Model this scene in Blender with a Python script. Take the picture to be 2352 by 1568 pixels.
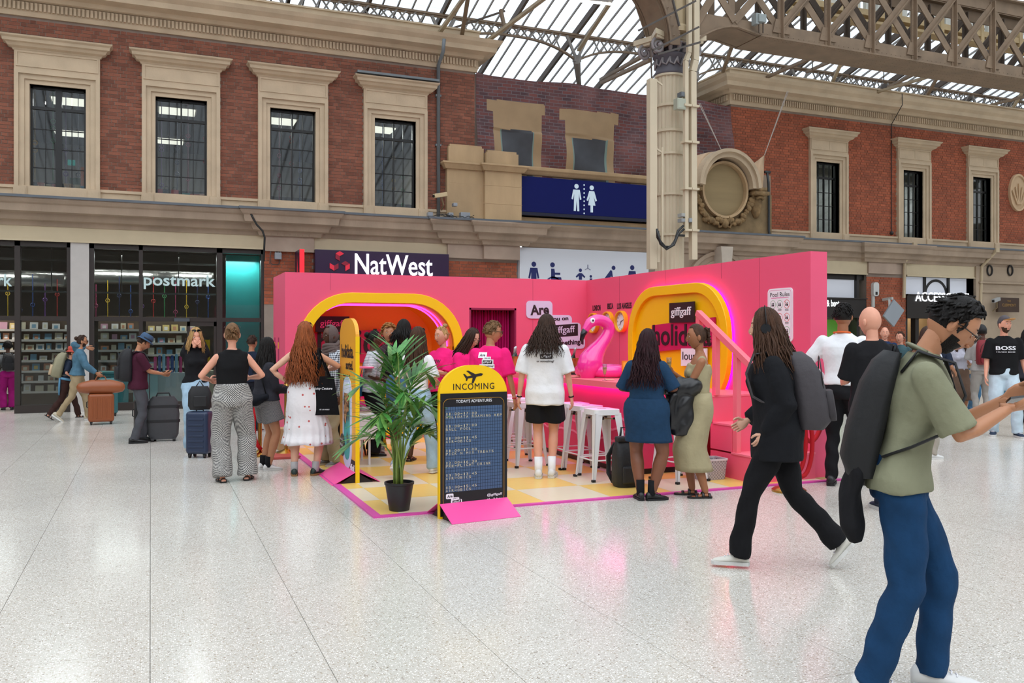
import bpy, math, random
import numpy as np
from mathutils import Vector, Matrix, noise
for _o in list(bpy.data.objects): bpy.data.objects.remove(_o, do_unlink=True)
random.seed(7)
SC = bpy.context.scene; COL = SC.collection
pi = math.pi
# ---------------- camera ----------------
FP, CXP, HYP, CAMZ = 2000.0, 1176.0, 775.0, 1.55
YAW = math.atan(2000/4817.0); SN, CN = math.sin(YAW), math.cos(YAW)
_c = bpy.data.cameras.new('camera'); CAM = bpy.data.objects.new('camera', _c); COL.objects.link(CAM)
_c.sensor_width = 36; _c.lens = 36*FP/2352; _c.shift_y = -9/2352; _c.clip_end = 300; _c.clip_start = .05
CAM.location = (0, 0, CAMZ); CAM.rotation_euler = (pi/2, 0, -YAW)
SC.camera = CAM
# ---------------- sky, daylight, exposure ----------------
SC.view_settings.view_transform = 'Standard'; SC.view_settings.look = 'None'
SC.view_settings.exposure = 0.0; SC.view_settings.gamma = 1; SC.view_settings.use_curve_mapping = False
W = bpy.data.worlds.new('overcast_sky'); SC.world = W; W.use_nodes = True
_b = W.node_tree.nodes['Background']; _b.inputs[0].default_value = (.93, .965, 1, 1); _b.inputs[1].default_value = 2.1
_l = bpy.data.lights.new('overcast_sun', 'SUN'); _l.energy = 2.4; _l.angle = math.radians(75); _l.color = (1, .97, .93)
SUN = bpy.data.objects.new('overcast_sun', _l); COL.objects.link(SUN); SUN.rotation_euler = (math.radians(30), math.radians(-14), 0)
def strip(x, y, z, e, sx=1.2, sy=.3, col=(1, .95, .88), rot=(0, 0, 0)):  # area lights added to brighten the rooms behind the shop and office glass
    l = bpy.data.lights.new('interior_fill', 'AREA'); l.shape = 'RECTANGLE'; l.size = sx; l.size_y = sy; l.energy = e; l.color = col
    o = bpy.data.objects.new('interior_fill', l); COL.objects.link(o); o.location = (x, y, z); o.rotation_euler = rot
for _x in (-3.2, -.6, 1.2): strip(_x, 21.6, 3.4, 45)
strip(1.85, 20.6, 3.3, 30, .8, .2, (.9, 1, 1))  # added between the glass and the teal screen to brighten the screen
for _x in (-2, 1.5, 5): strip(_x, 23.5, 7.15, 190)
for _x in (18.6, 22, 25): strip(_x, 22.2, 7.1, 60)  # fill added so the office windows read paler
for _x in (18.2, 23): strip(_x, 21, 2.6, 25)
SC.cycles.transparent_max_bounces = 24; SC.cycles.max_bounces = 8; SC.cycles.sample_clamp_indirect = 4
# ---------------- picture <-> place ----------------
def ray(px, py):
    u = (px-CXP)/FP; v = (HYP-py)/FP
    return Vector((SN+u*CN, CN-u*SN, v))
def PY(px, py, Y): d = ray(px, py); return Vector((0, 0, CAMZ)) + d*(Y/d.y)
def PX(px, py, X): d = ray(px, py); return Vector((0, 0, CAMZ)) + d*(X/d.x)
def PZ(px, py, Z): d = ray(px, py); return Vector((0, 0, CAMZ)) + d*((Z-CAMZ)/d.z)
def G(px, py): return PZ(px, py, 0)
# ---------------- materials ----------------
def lin(c):
    if isinstance(c, str): c = tuple(int(c[i:i+2], 16)/255 for i in (0, 2, 4))
    return tuple(x/12.92 if x <= .04045 else ((x+.055)/1.055)**2.4 for x in c)+(1,)
MATS = {}
def mat(name, col, rough=.6, metal=0, var=0, vs=4, bump=0, bs=30, emit=None, es=0, alpha=1, trans=0, spec=.5, col2=None, pat=None, ps=20, stretch=(1, 1, 1), coat=0, isl=0):
    if name in MATS: return MATS[name]
    m = bpy.data.materials.new(name); MATS[name] = m; m.use_nodes = True
    N, L = m.node_tree.nodes, m.node_tree.links; p = N['Principled BSDF']
    c1 = lin(col); p.inputs['Base Color'].default_value = c1
    p.inputs['Roughness'].default_value = rough; p.inputs['Metallic'].default_value = metal
    p.inputs['Specular IOR Level'].default_value = spec; p.inputs['Coat Weight'].default_value = coat
    p.inputs['Alpha'].default_value = alpha; p.inputs['Transmission Weight'].default_value = trans
    if emit: p.inputs['Emission Color'].default_value = lin(emit); p.inputs['Emission Strength'].default_value = es
    m.diffuse_color = c1
    src = None
    if pat or var or bump:
        tc = N.new('ShaderNodeTexCoord'); mp = N.new('ShaderNodeMapping'); L.new(tc.outputs['Object'], mp.inputs[0]); mp.inputs['Scale'].default_value = stretch
        vec = mp.outputs[0]
    if pat:
        c2 = lin(col2)
        mx = N.new('ShaderNodeMix'); mx.data_type = 'RGBA'; mx.inputs['A'].default_value = c1; mx.inputs['B'].default_value = c2
        if pat == 'checks':
            t = N.new('ShaderNodeTexChecker'); t.inputs['Scale'].default_value = ps; L.new(vec, t.inputs[0]); L.new(t.outputs['Fac'], mx.inputs['Factor'])
        elif pat in ('stripes_z', 'stripes_x', 'plaid'):
            sx = N.new('ShaderNodeSeparateXYZ'); L.new(vec, sx.inputs[0])
            def stripe(o, w):
                a = N.new('ShaderNodeMath'); a.operation = 'MULTIPLY'; a.inputs[1].default_value = ps; L.new(o, a.inputs[0])
                f = N.new('ShaderNodeMath'); f.operation = 'FRACT'; L.new(a.outputs[0], f.inputs[0])
                g = N.new('ShaderNodeMath'); g.operation = 'LESS_THAN'; g.inputs[1].default_value = w; L.new(f.outputs[0], g.inputs[0]); return g.outputs[0]
            if pat == 'plaid':
                ad = N.new('ShaderNodeMath'); ad.operation = 'ADD'; L.new(stripe(sx.outputs[2], .5), ad.inputs[0]); L.new(stripe(sx.outputs[0], .5), ad.inputs[1])
                hv = N.new('ShaderNodeMath'); hv.operation = 'MULTIPLY'; hv.inputs[1].default_value = .5; L.new(ad.outputs[0], hv.inputs[0]); L.new(hv.outputs[0], mx.inputs['Factor'])
            else: L.new(stripe(sx.outputs[2 if pat == 'stripes_z' else 0], .3), mx.inputs['Factor'])
        elif pat in ('spots', 'flowers'):
            t = N.new('ShaderNodeTexVoronoi'); t.inputs['Scale'].default_value = ps; L.new(vec, t.inputs[0])
            g = N.new('ShaderNodeMath'); g.operation = 'LESS_THAN'; g.inputs[1].default_value = .2 if pat == 'spots' else .17; L.new(t.outputs['Distance'], g.inputs[0]); L.new(g.outputs[0], mx.inputs['Factor'])
        elif pat == 'blotch':
            t = N.new('ShaderNodeTexNoise'); t.inputs['Scale'].default_value = ps; L.new(vec, t.inputs[0])
            r = N.new('ShaderNodeMapRange'); r.inputs[1].default_value = .46; r.inputs[2].default_value = .56; L.new(t.outputs['Fac'], r.inputs[0]); L.new(r.outputs[0], mx.inputs['Factor'])
        src = mx.outputs['Result']
    if var:
        t = N.new('ShaderNodeTexNoise'); t.inputs['Scale'].default_value = vs; t.inputs['Detail'].default_value = 5; L.new(vec, t.inputs[0])
        r = N.new('ShaderNodeMapRange'); r.inputs[1].default_value = .3; r.inputs[2].default_value = .7; r.inputs[3].default_value = 1-var; r.inputs[4].default_value = 1+var*.6; L.new(t.outputs['Fac'], r.inputs[0])
        v = r.outputs[0]
        if isl:
            gi = N.new('ShaderNodeNewGeometry'); oi = N.new('ShaderNodeObjectInfo')
            ad = N.new('ShaderNodeMath'); ad.operation = 'ADD'; L.new(gi.outputs['Random Per Island'], ad.inputs[0]); L.new(oi.outputs['Random'], ad.inputs[1])
            fr = N.new('ShaderNodeMath'); fr.operation = 'FRACT'; L.new(ad.outputs[0], fr.inputs[0])
            r2 = N.new('ShaderNodeMapRange'); r2.inputs[3].default_value = 1-isl; r2.inputs[4].default_value = 1+isl*.7; L.new(fr.outputs[0], r2.inputs[0])
            mu = N.new('ShaderNodeMath'); mu.operation = 'MULTIPLY'; L.new(v, mu.inputs[0]); L.new(r2.outputs[0], mu.inputs[1]); v = mu.outputs[0]
        hs = N.new('ShaderNodeHueSaturation'); L.new(v, hs.inputs['Value'])
        if src: L.new(src, hs.inputs['Color'])
        else: hs.inputs['Color'].default_value = c1
        src = hs.outputs[0]
    if src: L.new(src, p.inputs['Base Color'])
    if bump:
        t = N.new('ShaderNodeTexNoise'); t.inputs['Scale'].default_value = bs; t.inputs['Detail'].default_value = 4; L.new(vec, t.inputs[0])
        bm = N.new('ShaderNodeBump'); bm.inputs['Strength'].default_value = bump; bm.inputs['Distance'].default_value = .02; L.new(t.outputs['Fac'], bm.inputs['Height']); L.new(bm.outputs[0], p.inputs['Normal'])
    return m
def clear(name, tint='dfe6e8', t=.82, rough=.03, dirt=.0):
    """thin clear pane: transparent with a glossy coat"""
    if name in MATS: return MATS[name]
    m = bpy.data.materials.new(name); MATS[name] = m; m.use_nodes = True; N, L = m.node_tree.nodes, m.node_tree.links
    N.remove(N['Principled BSDF']); o = N['Material Output']
    a = N.new('ShaderNodeBsdfTransparent'); a.inputs[0].default_value = tuple(x*t for x in lin(tint)[:3])+(1,)
    g = N.new('ShaderNodeBsdfGlossy'); g.inputs['Roughness'].default_value = rough
    f0 = N.new('ShaderNodeLayerWeight'); f0.inputs[0].default_value = .5; f1 = N.new('ShaderNodeMath'); f1.operation = 'POWER'; f1.inputs[1].default_value = 4; L.new(f0.outputs['Facing'], f1.inputs[0]); f = N.new('ShaderNodeMapRange'); f.inputs[3].default_value = .045; f.inputs[4].default_value = .75; L.new(f1.outputs[0], f.inputs[0])
    mx = N.new('ShaderNodeMixShader'); L.new(f.outputs[0], mx.inputs[0]); L.new(a.outputs[0], mx.inputs[1]); L.new(g.outputs[0], mx.inputs[2])
    out = mx.outputs[0]
    if dirt:
        d = N.new('ShaderNodeBsdfTranslucent'); d.inputs[0].default_value = (.8, .82, .85, 1)
        m2 = N.new('ShaderNodeMixShader'); t_ = N.new('ShaderNodeTexNoise'); t_.inputs['Scale'].default_value = .8; t_.inputs['Detail'].default_value = 6
        tc = N.new('ShaderNodeTexCoord'); L.new(tc.outputs['Object'], t_.inputs[0])
        r = N.new('ShaderNodeMapRange'); r.inputs[1].default_value = .3; r.inputs[2].default_value = .75; r.inputs[3].default_value = dirt*.3; r.inputs[4].default_value = dirt*1.6; L.new(t_.outputs[0], r.inputs[0])
        L.new(r.outputs[0], m2.inputs[0]); L.new(out, m2.inputs[1]); L.new(d.outputs[0], m2.inputs[2]); out = m2.outputs[0]
    L.new(out, o.inputs[0]); return m
# ---------------- mesh building ----------------
class B:
    def __init__(s): s.v = []; s.f = []; s.m = []
    def add(s, vs, fs, mi=0):
        n = len(s.v); s.v += [tuple(v) for v in vs]; s.f += [tuple(i+n for i in f) for f in fs]; s.m += [mi]*len(fs); return s
    def box(s, x0, x1, y0, y1, z0, z1, mi=0, M=None):
        vs = [Vector((x, y, z)) for z in (z0, z1) for y in (y0, y1) for x in (x0, x1)]
        if M: vs = [M @ v for v in vs]
        return s.add(vs, [(0, 2, 3, 1), (4, 5, 7, 6), (0, 1, 5, 4), (2, 6, 7, 3), (0, 4, 6, 2), (1, 3, 7, 5)], mi)
    def bar(s, a, b, w, h=None, mi=0, up=(0, 0, 1)):
        a, b = Vector(a), Vector(b); h = h or w; d = (b-a).normalized(); up = Vector(up)
        if abs(d.dot(up)) > .98: up = Vector((0, 1, 0)) if abs(d.y) < .9 else Vector((1, 0, 0))
        x = d.cross(up).normalized(); y = x.cross(d)
        vs = [p+x*sx*w/2+y*sy*h/2 for p in (a, b) for sx, sy in ((-1, -1), (1, -1), (1, 1), (-1, 1))]
        return s.add(vs, [(3, 2, 1, 0), (4, 5, 6, 7), (0, 1, 5, 4), (1, 2, 6, 5), (2, 3, 7, 6), (3, 0, 4, 7)], mi)
    def tube(s, pts, r, n=10, mi=0, ref=(1, 0, 0), closed=False, round_=False, flat=False):
        pts = [Vector(p) for p in pts]; k = len(pts)
        rr = [(q, q) if not isinstance(q, (tuple, list)) else tuple(q) for q in (r if isinstance(r, (list,)) else [r]*k)]
        if round_:
            d0 = (pts[0]-pts[1]).normalized(); d1 = (pts[-1]-pts[-2]).normalized()
            a, b = rr[0], rr[-1]; m0, m1 = min(a), min(b)
            P0, P1 = pts[0], pts[-1]
            pts = [P0+d0*m0*.92, P0+d0*m0*.6]+pts+[P1+d1*m1*.6, P1+d1*m1*.92]
            rr = [(a[0]*.35, a[1]*.35), (a[0]*.8, a[1]*.8)]+rr+[(b[0]*.8, b[1]*.8), (b[0]*.35, b[1]*.35)]; k += 4
        ref = Vector(ref); vs = []; xprev = None
        for i, p in enumerate(pts):
            if closed: d = pts[(i+1) % k]-pts[i-1]
            else: d = pts[min(i+1, k-1)]-pts[max(i-1, 0)]
            d = Vector((0, 0, 1)) if flat or d.length < 1e-9 else d.normalized()
            if xprev is None:
                x = ref-d*ref.dot(d)
                if x.length < .15: x = Vector((0, 1, 0))-d*d.y
                if x.length < .15: x = Vector((0, 0, 1))-d*d.z
            else: x = xprev-d*xprev.dot(d)
            x.normalize(); xprev = x; y = d.cross(x)
            for j in range(n):
                a = 2*pi*j/n; vs.append(p+x*math.cos(a)*rr[i][0]+y*math.sin(a)*rr[i][1])
        fs = [(i*n+j, i*n+(j+1) % n, (i+1)*n+(j+1) % n, (i+1)*n+j) for i in range(k-1) for j in range(n)]
        if closed: fs += [((k-1)*n+j, (k-1)*n+(j+1) % n, (j+1) % n, j) for j in range(n)]
        else: fs += [tuple(range(n-1, -1, -1)), tuple(range((k-1)*n, k*n))]
        return s.add(vs, fs, mi)
    def loft(s, rings, mi=0, cap=True):
        n = len(rings[0]); k = len(rings); vs = [p for r in rings for p in r]
        fs = [(i*n+j, i*n+(j+1) % n, (i+1)*n+(j+1) % n, (i+1)*n+j) for i in range(k-1) for j in range(n)]
        if cap: fs += [tuple(range(n-1, -1, -1)), tuple(range((k-1)*n, k*n))]
        return s.add(vs, fs, mi)
    def lathe(s, prof, c=(0, 0, 0), n=20, mi=0, M=None, fl=0, nf=0):
        c = Vector(c); rings = []
        for r, z in prof:
            ring = []
            for j in range(n):
                a = 2*pi*j/n; q = r
                if nf and r > .05: q = r*(1-fl*(.5+.5*math.cos(a*nf)))
                p = Vector((q*math.cos(a), q*math.sin(a), z)); ring.append((M @ p if M else p)+c)
            rings.append(ring)
        return s.loft(rings, mi)
    def prism(s, poly, o, u, v, d, mi=0):
        """extrude a 2-D polygon (in axes u,v at o) by d along -(u x v)... front face at o"""
        o, u, v = Vector(o), Vector(u), Vector(v); w = u.cross(v).normalized(); n = len(poly)
        a = [o+u*x+v*y for x, y in poly]; b = [p-w*d for p in a]
        return s.add(a+b, [tuple(range(n)), tuple(range(2*n-1, n-1, -1))]+[(i, i+n, (i+1) % n+n, (i+1) % n) for i in range(n)], mi)
    def ball(s, c, r, n=12, mi=0, M=None):
        r = (r, r, r) if not isinstance(r, (tuple, list)) else r
        k = max(6, n//2+1); vs = []; c = Vector(c)
        for i in range(1, k):
            t = pi*i/k
            for j in range(n):
                a = 2*pi*j/n; p = Vector((r[0]*math.sin(t)*math.cos(a), r[1]*math.sin(t)*math.sin(a), r[2]*math.cos(t))); vs.append((M @ p if M else p)+c)
        top = Vector((0, 0, r[2])); bot = -top
        vs += [(M @ top if M else top)+c, (M @ bot if M else bot)+c]; T = len(vs)-2
        fs = [(i*n+(j+1) % n, i*n+j, (i+1)*n+j, (i+1)*n+(j+1) % n) for i in range(k-2) for j in range(n)]
        fs += [(T, j, (j+1) % n) for j in range(n)]+[(T+1, (k-2)*n+(j+1) % n, (k-2)*n+j) for j in range(n)]
        return s.add(vs, fs, mi)
    def sweep(s, prof, path, mi=0, side=1, cap=True):
        """profile (offset, z) along an XY path with mitred corners; offset to the right of travel when side=1"""
        rings = []; k = len(path); P = [Vector((p[0], p[1])) for p in path]
        for i, p in enumerate(P):
            nn = []
            for a, b in ((i-1, i), (i, i+1)):
                if a >= 0 and b < k: d = (P[b]-P[a]).normalized(); nn.append(Vector((d.y, -d.x))*side)
            n = nn[0] if len(nn) == 1 else (nn[0]+nn[1])/(1+nn[0].dot(nn[1]))
            rings.append([Vector((p.x+n.x*o, p.y+n.y*o, z)) for o, z in prof])
        return s.loft(rings, mi, cap)
LOC = {}
def tag(o, label, cat, group=None, kind=None):
    if label: o['label'] = label
    if cat: o['category'] = cat
    if group: o['group'] = group
    if kind: o['kind'] = kind
    return o
def link(o): COL.objects.link(o); return o
def thing(name, label, cat, loc=(0, 0, 0), group=None, kind=None):
    o = link(bpy.data.objects.new(name, None)); o.location = loc; o.empty_display_size = .1; LOC[o.name] = Vector(loc)
    return tag(o, label, cat, group, kind)
def mesh(name, b, mats, smooth=False, off=None):
    me = bpy.data.meshes.new(name)
    vs = b.v if off is None else [(x-off[0], y-off[1], z-off[2]) for x, y, z in b.v]
    me.from_pydata(vs, [], b.f)
    for m in (mats if isinstance(mats, (list, tuple)) else [mats]): me.materials.append(m)
    if any(b.m): me.polygons.foreach_set('material_index', b.m)
    if smooth: me.polygons.foreach_set('use_smooth', [True]*len(b.f))
    me.update(); return me
def ob(name, b, mats, parent=None, smooth=False, bevel=0, label=None, cat=None, group=None, kind=None, seg=2, auto=0):
    """one mesh object built in place (world coordinates)"""
    if parent is not None: off = LOC.get(parent.name, Vector((0, 0, 0)))
    else:
        a = np.array(b.v); off = Vector(((a[:, 0].min()+a[:, 0].max())/2, (a[:, 1].min()+a[:, 1].max())/2, a[:, 2].min()))
    o = link(bpy.data.objects.new(name, mesh(name, b, mats, smooth, off)))
    if parent is not None: o.parent = parent; LOC[o.name] = off
    else: o.location = off; LOC[o.name] = off
    if bevel:
        m = o.modifiers.new('edge', 'BEVEL'); m.width = bevel; m.segments = seg; m.limit_method = 'ANGLE'; m.angle_limit = math.radians(35)
    if auto: o.data.set_sharp_from_angle(angle=math.radians(auto))
    return tag(o, label, cat, group, kind)
def dup(o, parent=None, loc=None, rot=None, label=None, group=None):
    c = link(o.copy())
    if parent is not None: c.parent = parent
    if loc is not None: c.location = loc
    if rot is not None: c.rotation_euler = rot
    if label: c['label'] = label
    if group: c['group'] = group
    for ch in o.children: dup(ch, c)
    return c
_fonts = {}
def text_mesh(s, bold=0.0, spacing=1.0, res=3):
    cu = bpy.data.curves.new('lettering', 'FONT'); cu.body = s; cu.size = 1; cu.offset = bold; cu.space_character = spacing; cu.resolution_u = res; cu.fill_mode = 'FRONT'; cu.dimensions = '2D'
    o = bpy.data.objects.new('lettering', cu)
    me = bpy.data.meshes.new_from_object(o)
    vs = [tuple(v.co[:2]) for v in me.vertices]; fs = [tuple(p.vertices) for p in me.polygons]
    bpy.data.objects.remove(o); bpy.data.curves.remove(cu); bpy.data.meshes.remove(me); return vs, fs
def text(s, m, o, u, v, w, h=None, parent=None, depth=.004, bold=.01, spacing=1.0, name='lettering', align='c', shear=0, b=None, mi=0):
    """lettering fitted to w x h, centred (or left) at o, on axes u (reading direction) and v (up); raised by depth"""
    vs, fs = text_mesh(s, bold, spacing)
    a = np.array(vs); x0, x1, y0, y1 = a[:, 0].min(), a[:, 0].max(), a[:, 1].min(), a[:, 1].max()
    sx = w/(x1-x0); sy = h/(y1-y0) if h else sx
    o, u, v = Vector(o), Vector(u).normalized(), Vector(v).normalized(); n = u.cross(v)
    xc = (x0+x1)/2 if align == 'c' else (x0 if align == 'l' else x1)
    P = [o+u*((x-xc)*sx+shear*(y-y0)*sy)+v*(y-(y0+y1)/2)*sy for x, y in vs]
    own = b is None; b = b or B(); k = len(P)
    F = list(fs)
    if depth > .002:      # side walls
        ed = {}
        for f in fs:
            for i in range(len(f)):
                e = (f[i], f[(i+1) % len(f)]); ed[e] = 1
        F += [(e[1], e[0], e[0]+k, e[1]+k) for e in ed if (e[1], e[0]) not in ed]
        P = [p+n*depth for p in P]+P
    else: P = [p+n*depth for p in P]
    b.add(P, F, mi)
    if own: return ob(name, b, m, parent)
    return b
def lettering(items, m, parent, **k):
    """items: (string, o, u, v, w, h) joined into one flat lettering part"""
    b = B()
    for it in items: text(it[0], m, *it[1:4], it[4], it[5] if len(it) > 5 else None, b=b, align=it[6] if len(it) > 6 else 'c', **k)
    return ob('lettering', b, m, parent)
def rrect(w, h, r, n=8, cx=0, cy=0):
    """rounded rectangle, counter-clockwise"""
    out = []
    for sx, sy, a0 in ((1, 1, 0), (-1, 1, 90), (-1, -1, 180), (1, -1, 270)):
        for i in range(n+1):
            a = math.radians(a0+90*i/n); out.append((cx+sx*(w/2-r)+r*math.cos(a), cy+sy*(h/2-r)+r*math.sin(a)))
    return out
def circ(r, n=24, cx=0, cy=0, ry=None): return [(cx+r*math.cos(2*pi*i/n), cy+(ry or r)*math.sin(2*pi*i/n)) for i in range(n)]
def ringprism(b, outer, inner, o, u, v, d, mi=0):
    """frame between two outlines with the same number of points"""
    o, u, v = Vector(o), Vector(u), Vector(v); w = u.cross(v).normalized(); n = len(outer)
    A = [o+u*x+v*y for x, y in outer]; I = [o+u*x+v*y for x, y in inner]
    vs = A+I+[p-w*d for p in A]+[p-w*d for p in I]
    fs = []
    for i in range(n):
        j = (i+1) % n
        fs += [(i, j, n+j, n+i), (2*n+j, 2*n+i, 3*n+i, 3*n+j), (j, i, 2*n+i, 2*n+j), (n+i, n+j, 3*n+j, 3*n+i)]
    return b.add(vs, fs, mi)
XA, YA, ZA = Vector((1, 0, 0)), Vector((0, 1, 0)), Vector((0, 0, 1))
# ================= materials of the building =================
def terrazzo():
    m = mat('terrazzo', 'cfccc5', rough=.13, spec=.5); N, L = m.node_tree.nodes, m.node_tree.links; p = N['Principled BSDF']
    g = N.new('ShaderNodeNewGeometry')
    cur = None
    base = N.new('ShaderNodeTexNoise'); base.inputs['Scale'].default_value = .8; base.inputs['Detail'].default_value = 4; L.new(g.outputs['Position'], base.inputs[0])
    mr = N.new('ShaderNodeMapRange'); mr.inputs[3].default_value = .9; mr.inputs[4].default_value = 1.06; L.new(base.outputs[0], mr.inputs[0])
    hs = N.new('ShaderNodeHueSaturation'); hs.inputs['Color'].default_value = lin('c9c4bb'); L.new(mr.outputs[0], hs.inputs['Value']); cur = hs.outputs[0]
    for sc, th, col, off in ((75, .27, 'b5ab9b', 0), (48, .17, 'a3988a', 5), (110, .3, 'efece6', 9), (33, .1, '8a8177', 3)):
        mp = N.new('ShaderNodeMapping'); mp.inputs['Location'].default_value = (off, off, 0); L.new(g.outputs['Position'], mp.inputs[0])
        v = N.new('ShaderNodeTexVoronoi'); v.inputs['Scale'].default_value = sc; L.new(mp.outputs[0], v.inputs[0])
        sx = N.new('ShaderNodeSeparateXYZ'); L.new(v.outputs['Color'], sx.inputs[0])
        a = N.new('ShaderNodeMath'); a.operation = 'MULTIPLY'; a.inputs[1].default_value = th*1.7; L.new(sx.outputs[0], a.inputs[0])
        c = N.new('ShaderNodeMath'); c.operation = 'LESS_THAN'; L.new(v.outputs['Distance'], c.inputs[0]); L.new(a.outputs[0], c.inputs[1])
        mx = N.new('ShaderNodeMix'); mx.data_type = 'RGBA'; L.new(c.outputs[0], mx.inputs['Factor']); L.new(cur, mx.inputs['A']); mx.inputs['B'].default_value = lin(col); cur = mx.outputs['Result']
    L.new(cur, p.inputs['Base Color'])
    rn = N.new('ShaderNodeMapRange'); rn.inputs[3].default_value = .1; rn.inputs[4].default_value = .24; L.new(base.outputs[0], rn.inputs[0]); L.new(rn.outputs[0], p.inputs['Roughness'])
    return m
M_FL = terrazzo()
M_BR = mat('red_brick', '84503d', rough=.85, var=.16, vs=1.2, isl=.28, bump=.3, bs=60)
M_BR2 = mat('orange_brick', '9c5236', rough=.85, var=.16, vs=1.2, isl=.24, bump=.3, bs=60)
M_MO = mat('mortar', '8d7f74', rough=.9, var=.15, vs=3)
M_ST = mat('portland_stone', 'bfab90', rough=.8, var=.13, vs=2.2, bump=.15, bs=25)
M_STG = mat('weathered_stone', 'a08d7a', rough=.85, var=.22, vs=1.7, bump=.25, bs=25, stretch=(1, 1, .3))
M_STT = mat('tan_stone', 'b59a76', rough=.85, var=.2, vs=1.5, bump=.2, bs=20, stretch=(1, 1, .4))
M_CREAM = mat('cream_fascia', 'c5b698', rough=.6, var=.04)
M_BLK = mat('black_steel', '141414', rough=.4)
M_BRZ = mat('bronze_frame', '2a211d', rough=.45)
M_LEAD = mat('lead_flashing', '596068', rough=.6, var=.1)
M_GL = clear('window_glass', t=.85)
M_SHOPGL = clear('shop_glass', t=.88)
YF = 20.3
# ---------------- floor ----------------
b = B(); b.box(-16, 50, -20, 34, -.2, -.022); FLOOR = ob('floor', b, mat('joint_grout', 'aaa49b', rough=.8), kind='structure')
SW, SD = .78, 1.56
sb = B(); sb.box(0, SW-.003, 0, SD-.003, -.02, 0); slab_me = mesh('slab', sb, M_FL)
cells = [(i, j) for i in range(-18, 60) for j in range(-11, 20)]
def inview(i, j):
    x, y = i*SW+SW/2, j*SD+SD/2; dep = x*SN+y*CN; r = x*CN-y*SN
    return dep > .8 and abs(r/dep) < .68 and dep < 30 and CAMZ/dep < .52
vis = sorted([c for c in cells if inview(*c)], key=lambda c: math.hypot(c[0]*SW, c[1]*SD))
near = vis[:290]; ns = set(near)
for i, j in near:
    o = link(bpy.data.objects.new('floor_slab', slab_me)); o.parent = FLOOR; o.location = Vector((i*SW, j*SD, 0))-LOC['floor']
rest = B()
for i, j in cells:
    if (i, j) not in ns and not (j < -2 and (i+j) % 1): rest.box(i*SW, i*SW+SW-.003, j*SD, j*SD+SD-.003, -.02, 0)
ob('floor_slabs', rest, M_FL, FLOOR, kind='stuff')
# ---------------- brick wall with its bricks ----------------
WIN = [(-2.29, -1.25), (.1, 1.15), (2.5, 3.52), (4.9, 5.91), (18.13, 19.02), (21.55, 22.38), (24.54, 25.37)]
b = B(); b.box(-15, 7.42, YF+.32, YF+.5, 3.5, 8.9)
holes = []
for z0, z1 in ((3.9, 4.64), (6.75, 8.9)): b.box(-15, 7.42, YF, YF+.32, z0, z1); b.box(15.1, 46, YF, YF+.32, z0, z1)
b = B()
def wallgrid(b, x0, x1, wins):
    b.box(x0, x1, YF, YF+.32, 3.86, 4.64); b.box(x0, x1, YF, YF+.32, 6.75, 8.9)
    xs = [x0]+[q for w in wins for q in w]+[x1]
    for k in range(0, len(xs), 2): b.box(xs[k], xs[k+1], YF, YF+.32, 4.64, 6.75)
wallgrid(b, -15, 7.42, WIN[:4]); wallgrid(b, 15.1, 46, WIN[4:])
for x0, x1 in ((2.37, 3.47), (6.69, 8.56), (12.4, 13.2), (20.08, 21.67), (24.6, 24.75)): b.box(x0, x1, YF+.0, YF+.6, 0, 3.86)
b.box(7.42, 15.1, YF+3, YF+3.2, 4.4, 8.4); b.box(7.3, 7.55, YF+.03, YF+.06, 4.4, 8.1); b.box(7.3, 7.42, YF+.32, YF+3, 4, 8.9); b.box(15.1, 15.25, YF+.32, YF+3, 4, 8.9)  # thin front strip added in place of the dark gap beside the banner
WALL = ob('wall_back', b, M_MO, kind='structure')
def bricks(rects, excl, y, M, seedc=0):
    """Flemish bond bricks, each with its own faces; returns list of (x0,x1,z0,z1)"""
    out = []
    for (x0, x1, z0, z1) in rects:
        n = int((z1-z0)/.0757)
        for k in range(n):
            za = z0+k*.0757; x = x0-(.17 if k % 2 else .0); hd = k % 3 == 0
            while x < x1:
                wd = .102 if hd else .215; hd = not hd
                a, c = max(x, x0), min(x+wd, x1)
                for e in excl:
                    if za+.06 > e[2] and za < e[3] and a < e[1] and c > e[0]:
                        if a < e[0]: c = min(c, e[0])
                        elif c > e[1]: a = max(a, e[1])
                        else: c = a
                if c-a > .03: out.append((a, c, za+.005, za+.07, y, M))
                x += wd+.011
    return out
excl = [(a-.265, c+.265, 4.3, 7.42) for a, c in WIN]
bl = bricks([(-4.2, 7.42, 4.66, 8.14)], excl, YF, 0)+bricks([(15.1, 31, 4.66, 8.1)], excl, YF, 1)
bl += bricks([(2.37, 3.47, 2.3, 3.52), (6.69, 8.56, 2.3, 3.5)], [], YF, 1)+bricks([(20.08, 21.67, .3, 3.45)], [], YF, 1)
bl.sort(key=lambda q: math.hypot((q[0]+q[1])/2, q[4])-(q[1]-q[0])*6)
bm_ = {}
for mi, M_ in ((0, M_BR), (1, M_BR2)):
    for wd in (.102, .215):
        q = B(); q.box(0, wd, -.009, 0, 0, .065); bm_[(mi, wd)] = mesh('brick', q, M_)
cnt = 0; restb = []
for q in bl:
    wd = round(q[1]-q[0], 3)
    if cnt < 296 and wd in (.102, .215):
        o = link(bpy.data.objects.new('brick', bm_[(q[5], wd)])); o.parent = WALL; o.location = Vector((q[0], q[4], q[2]))-LOC['wall_back']; cnt += 1
    else: restb.append(q)
r = B()
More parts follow.
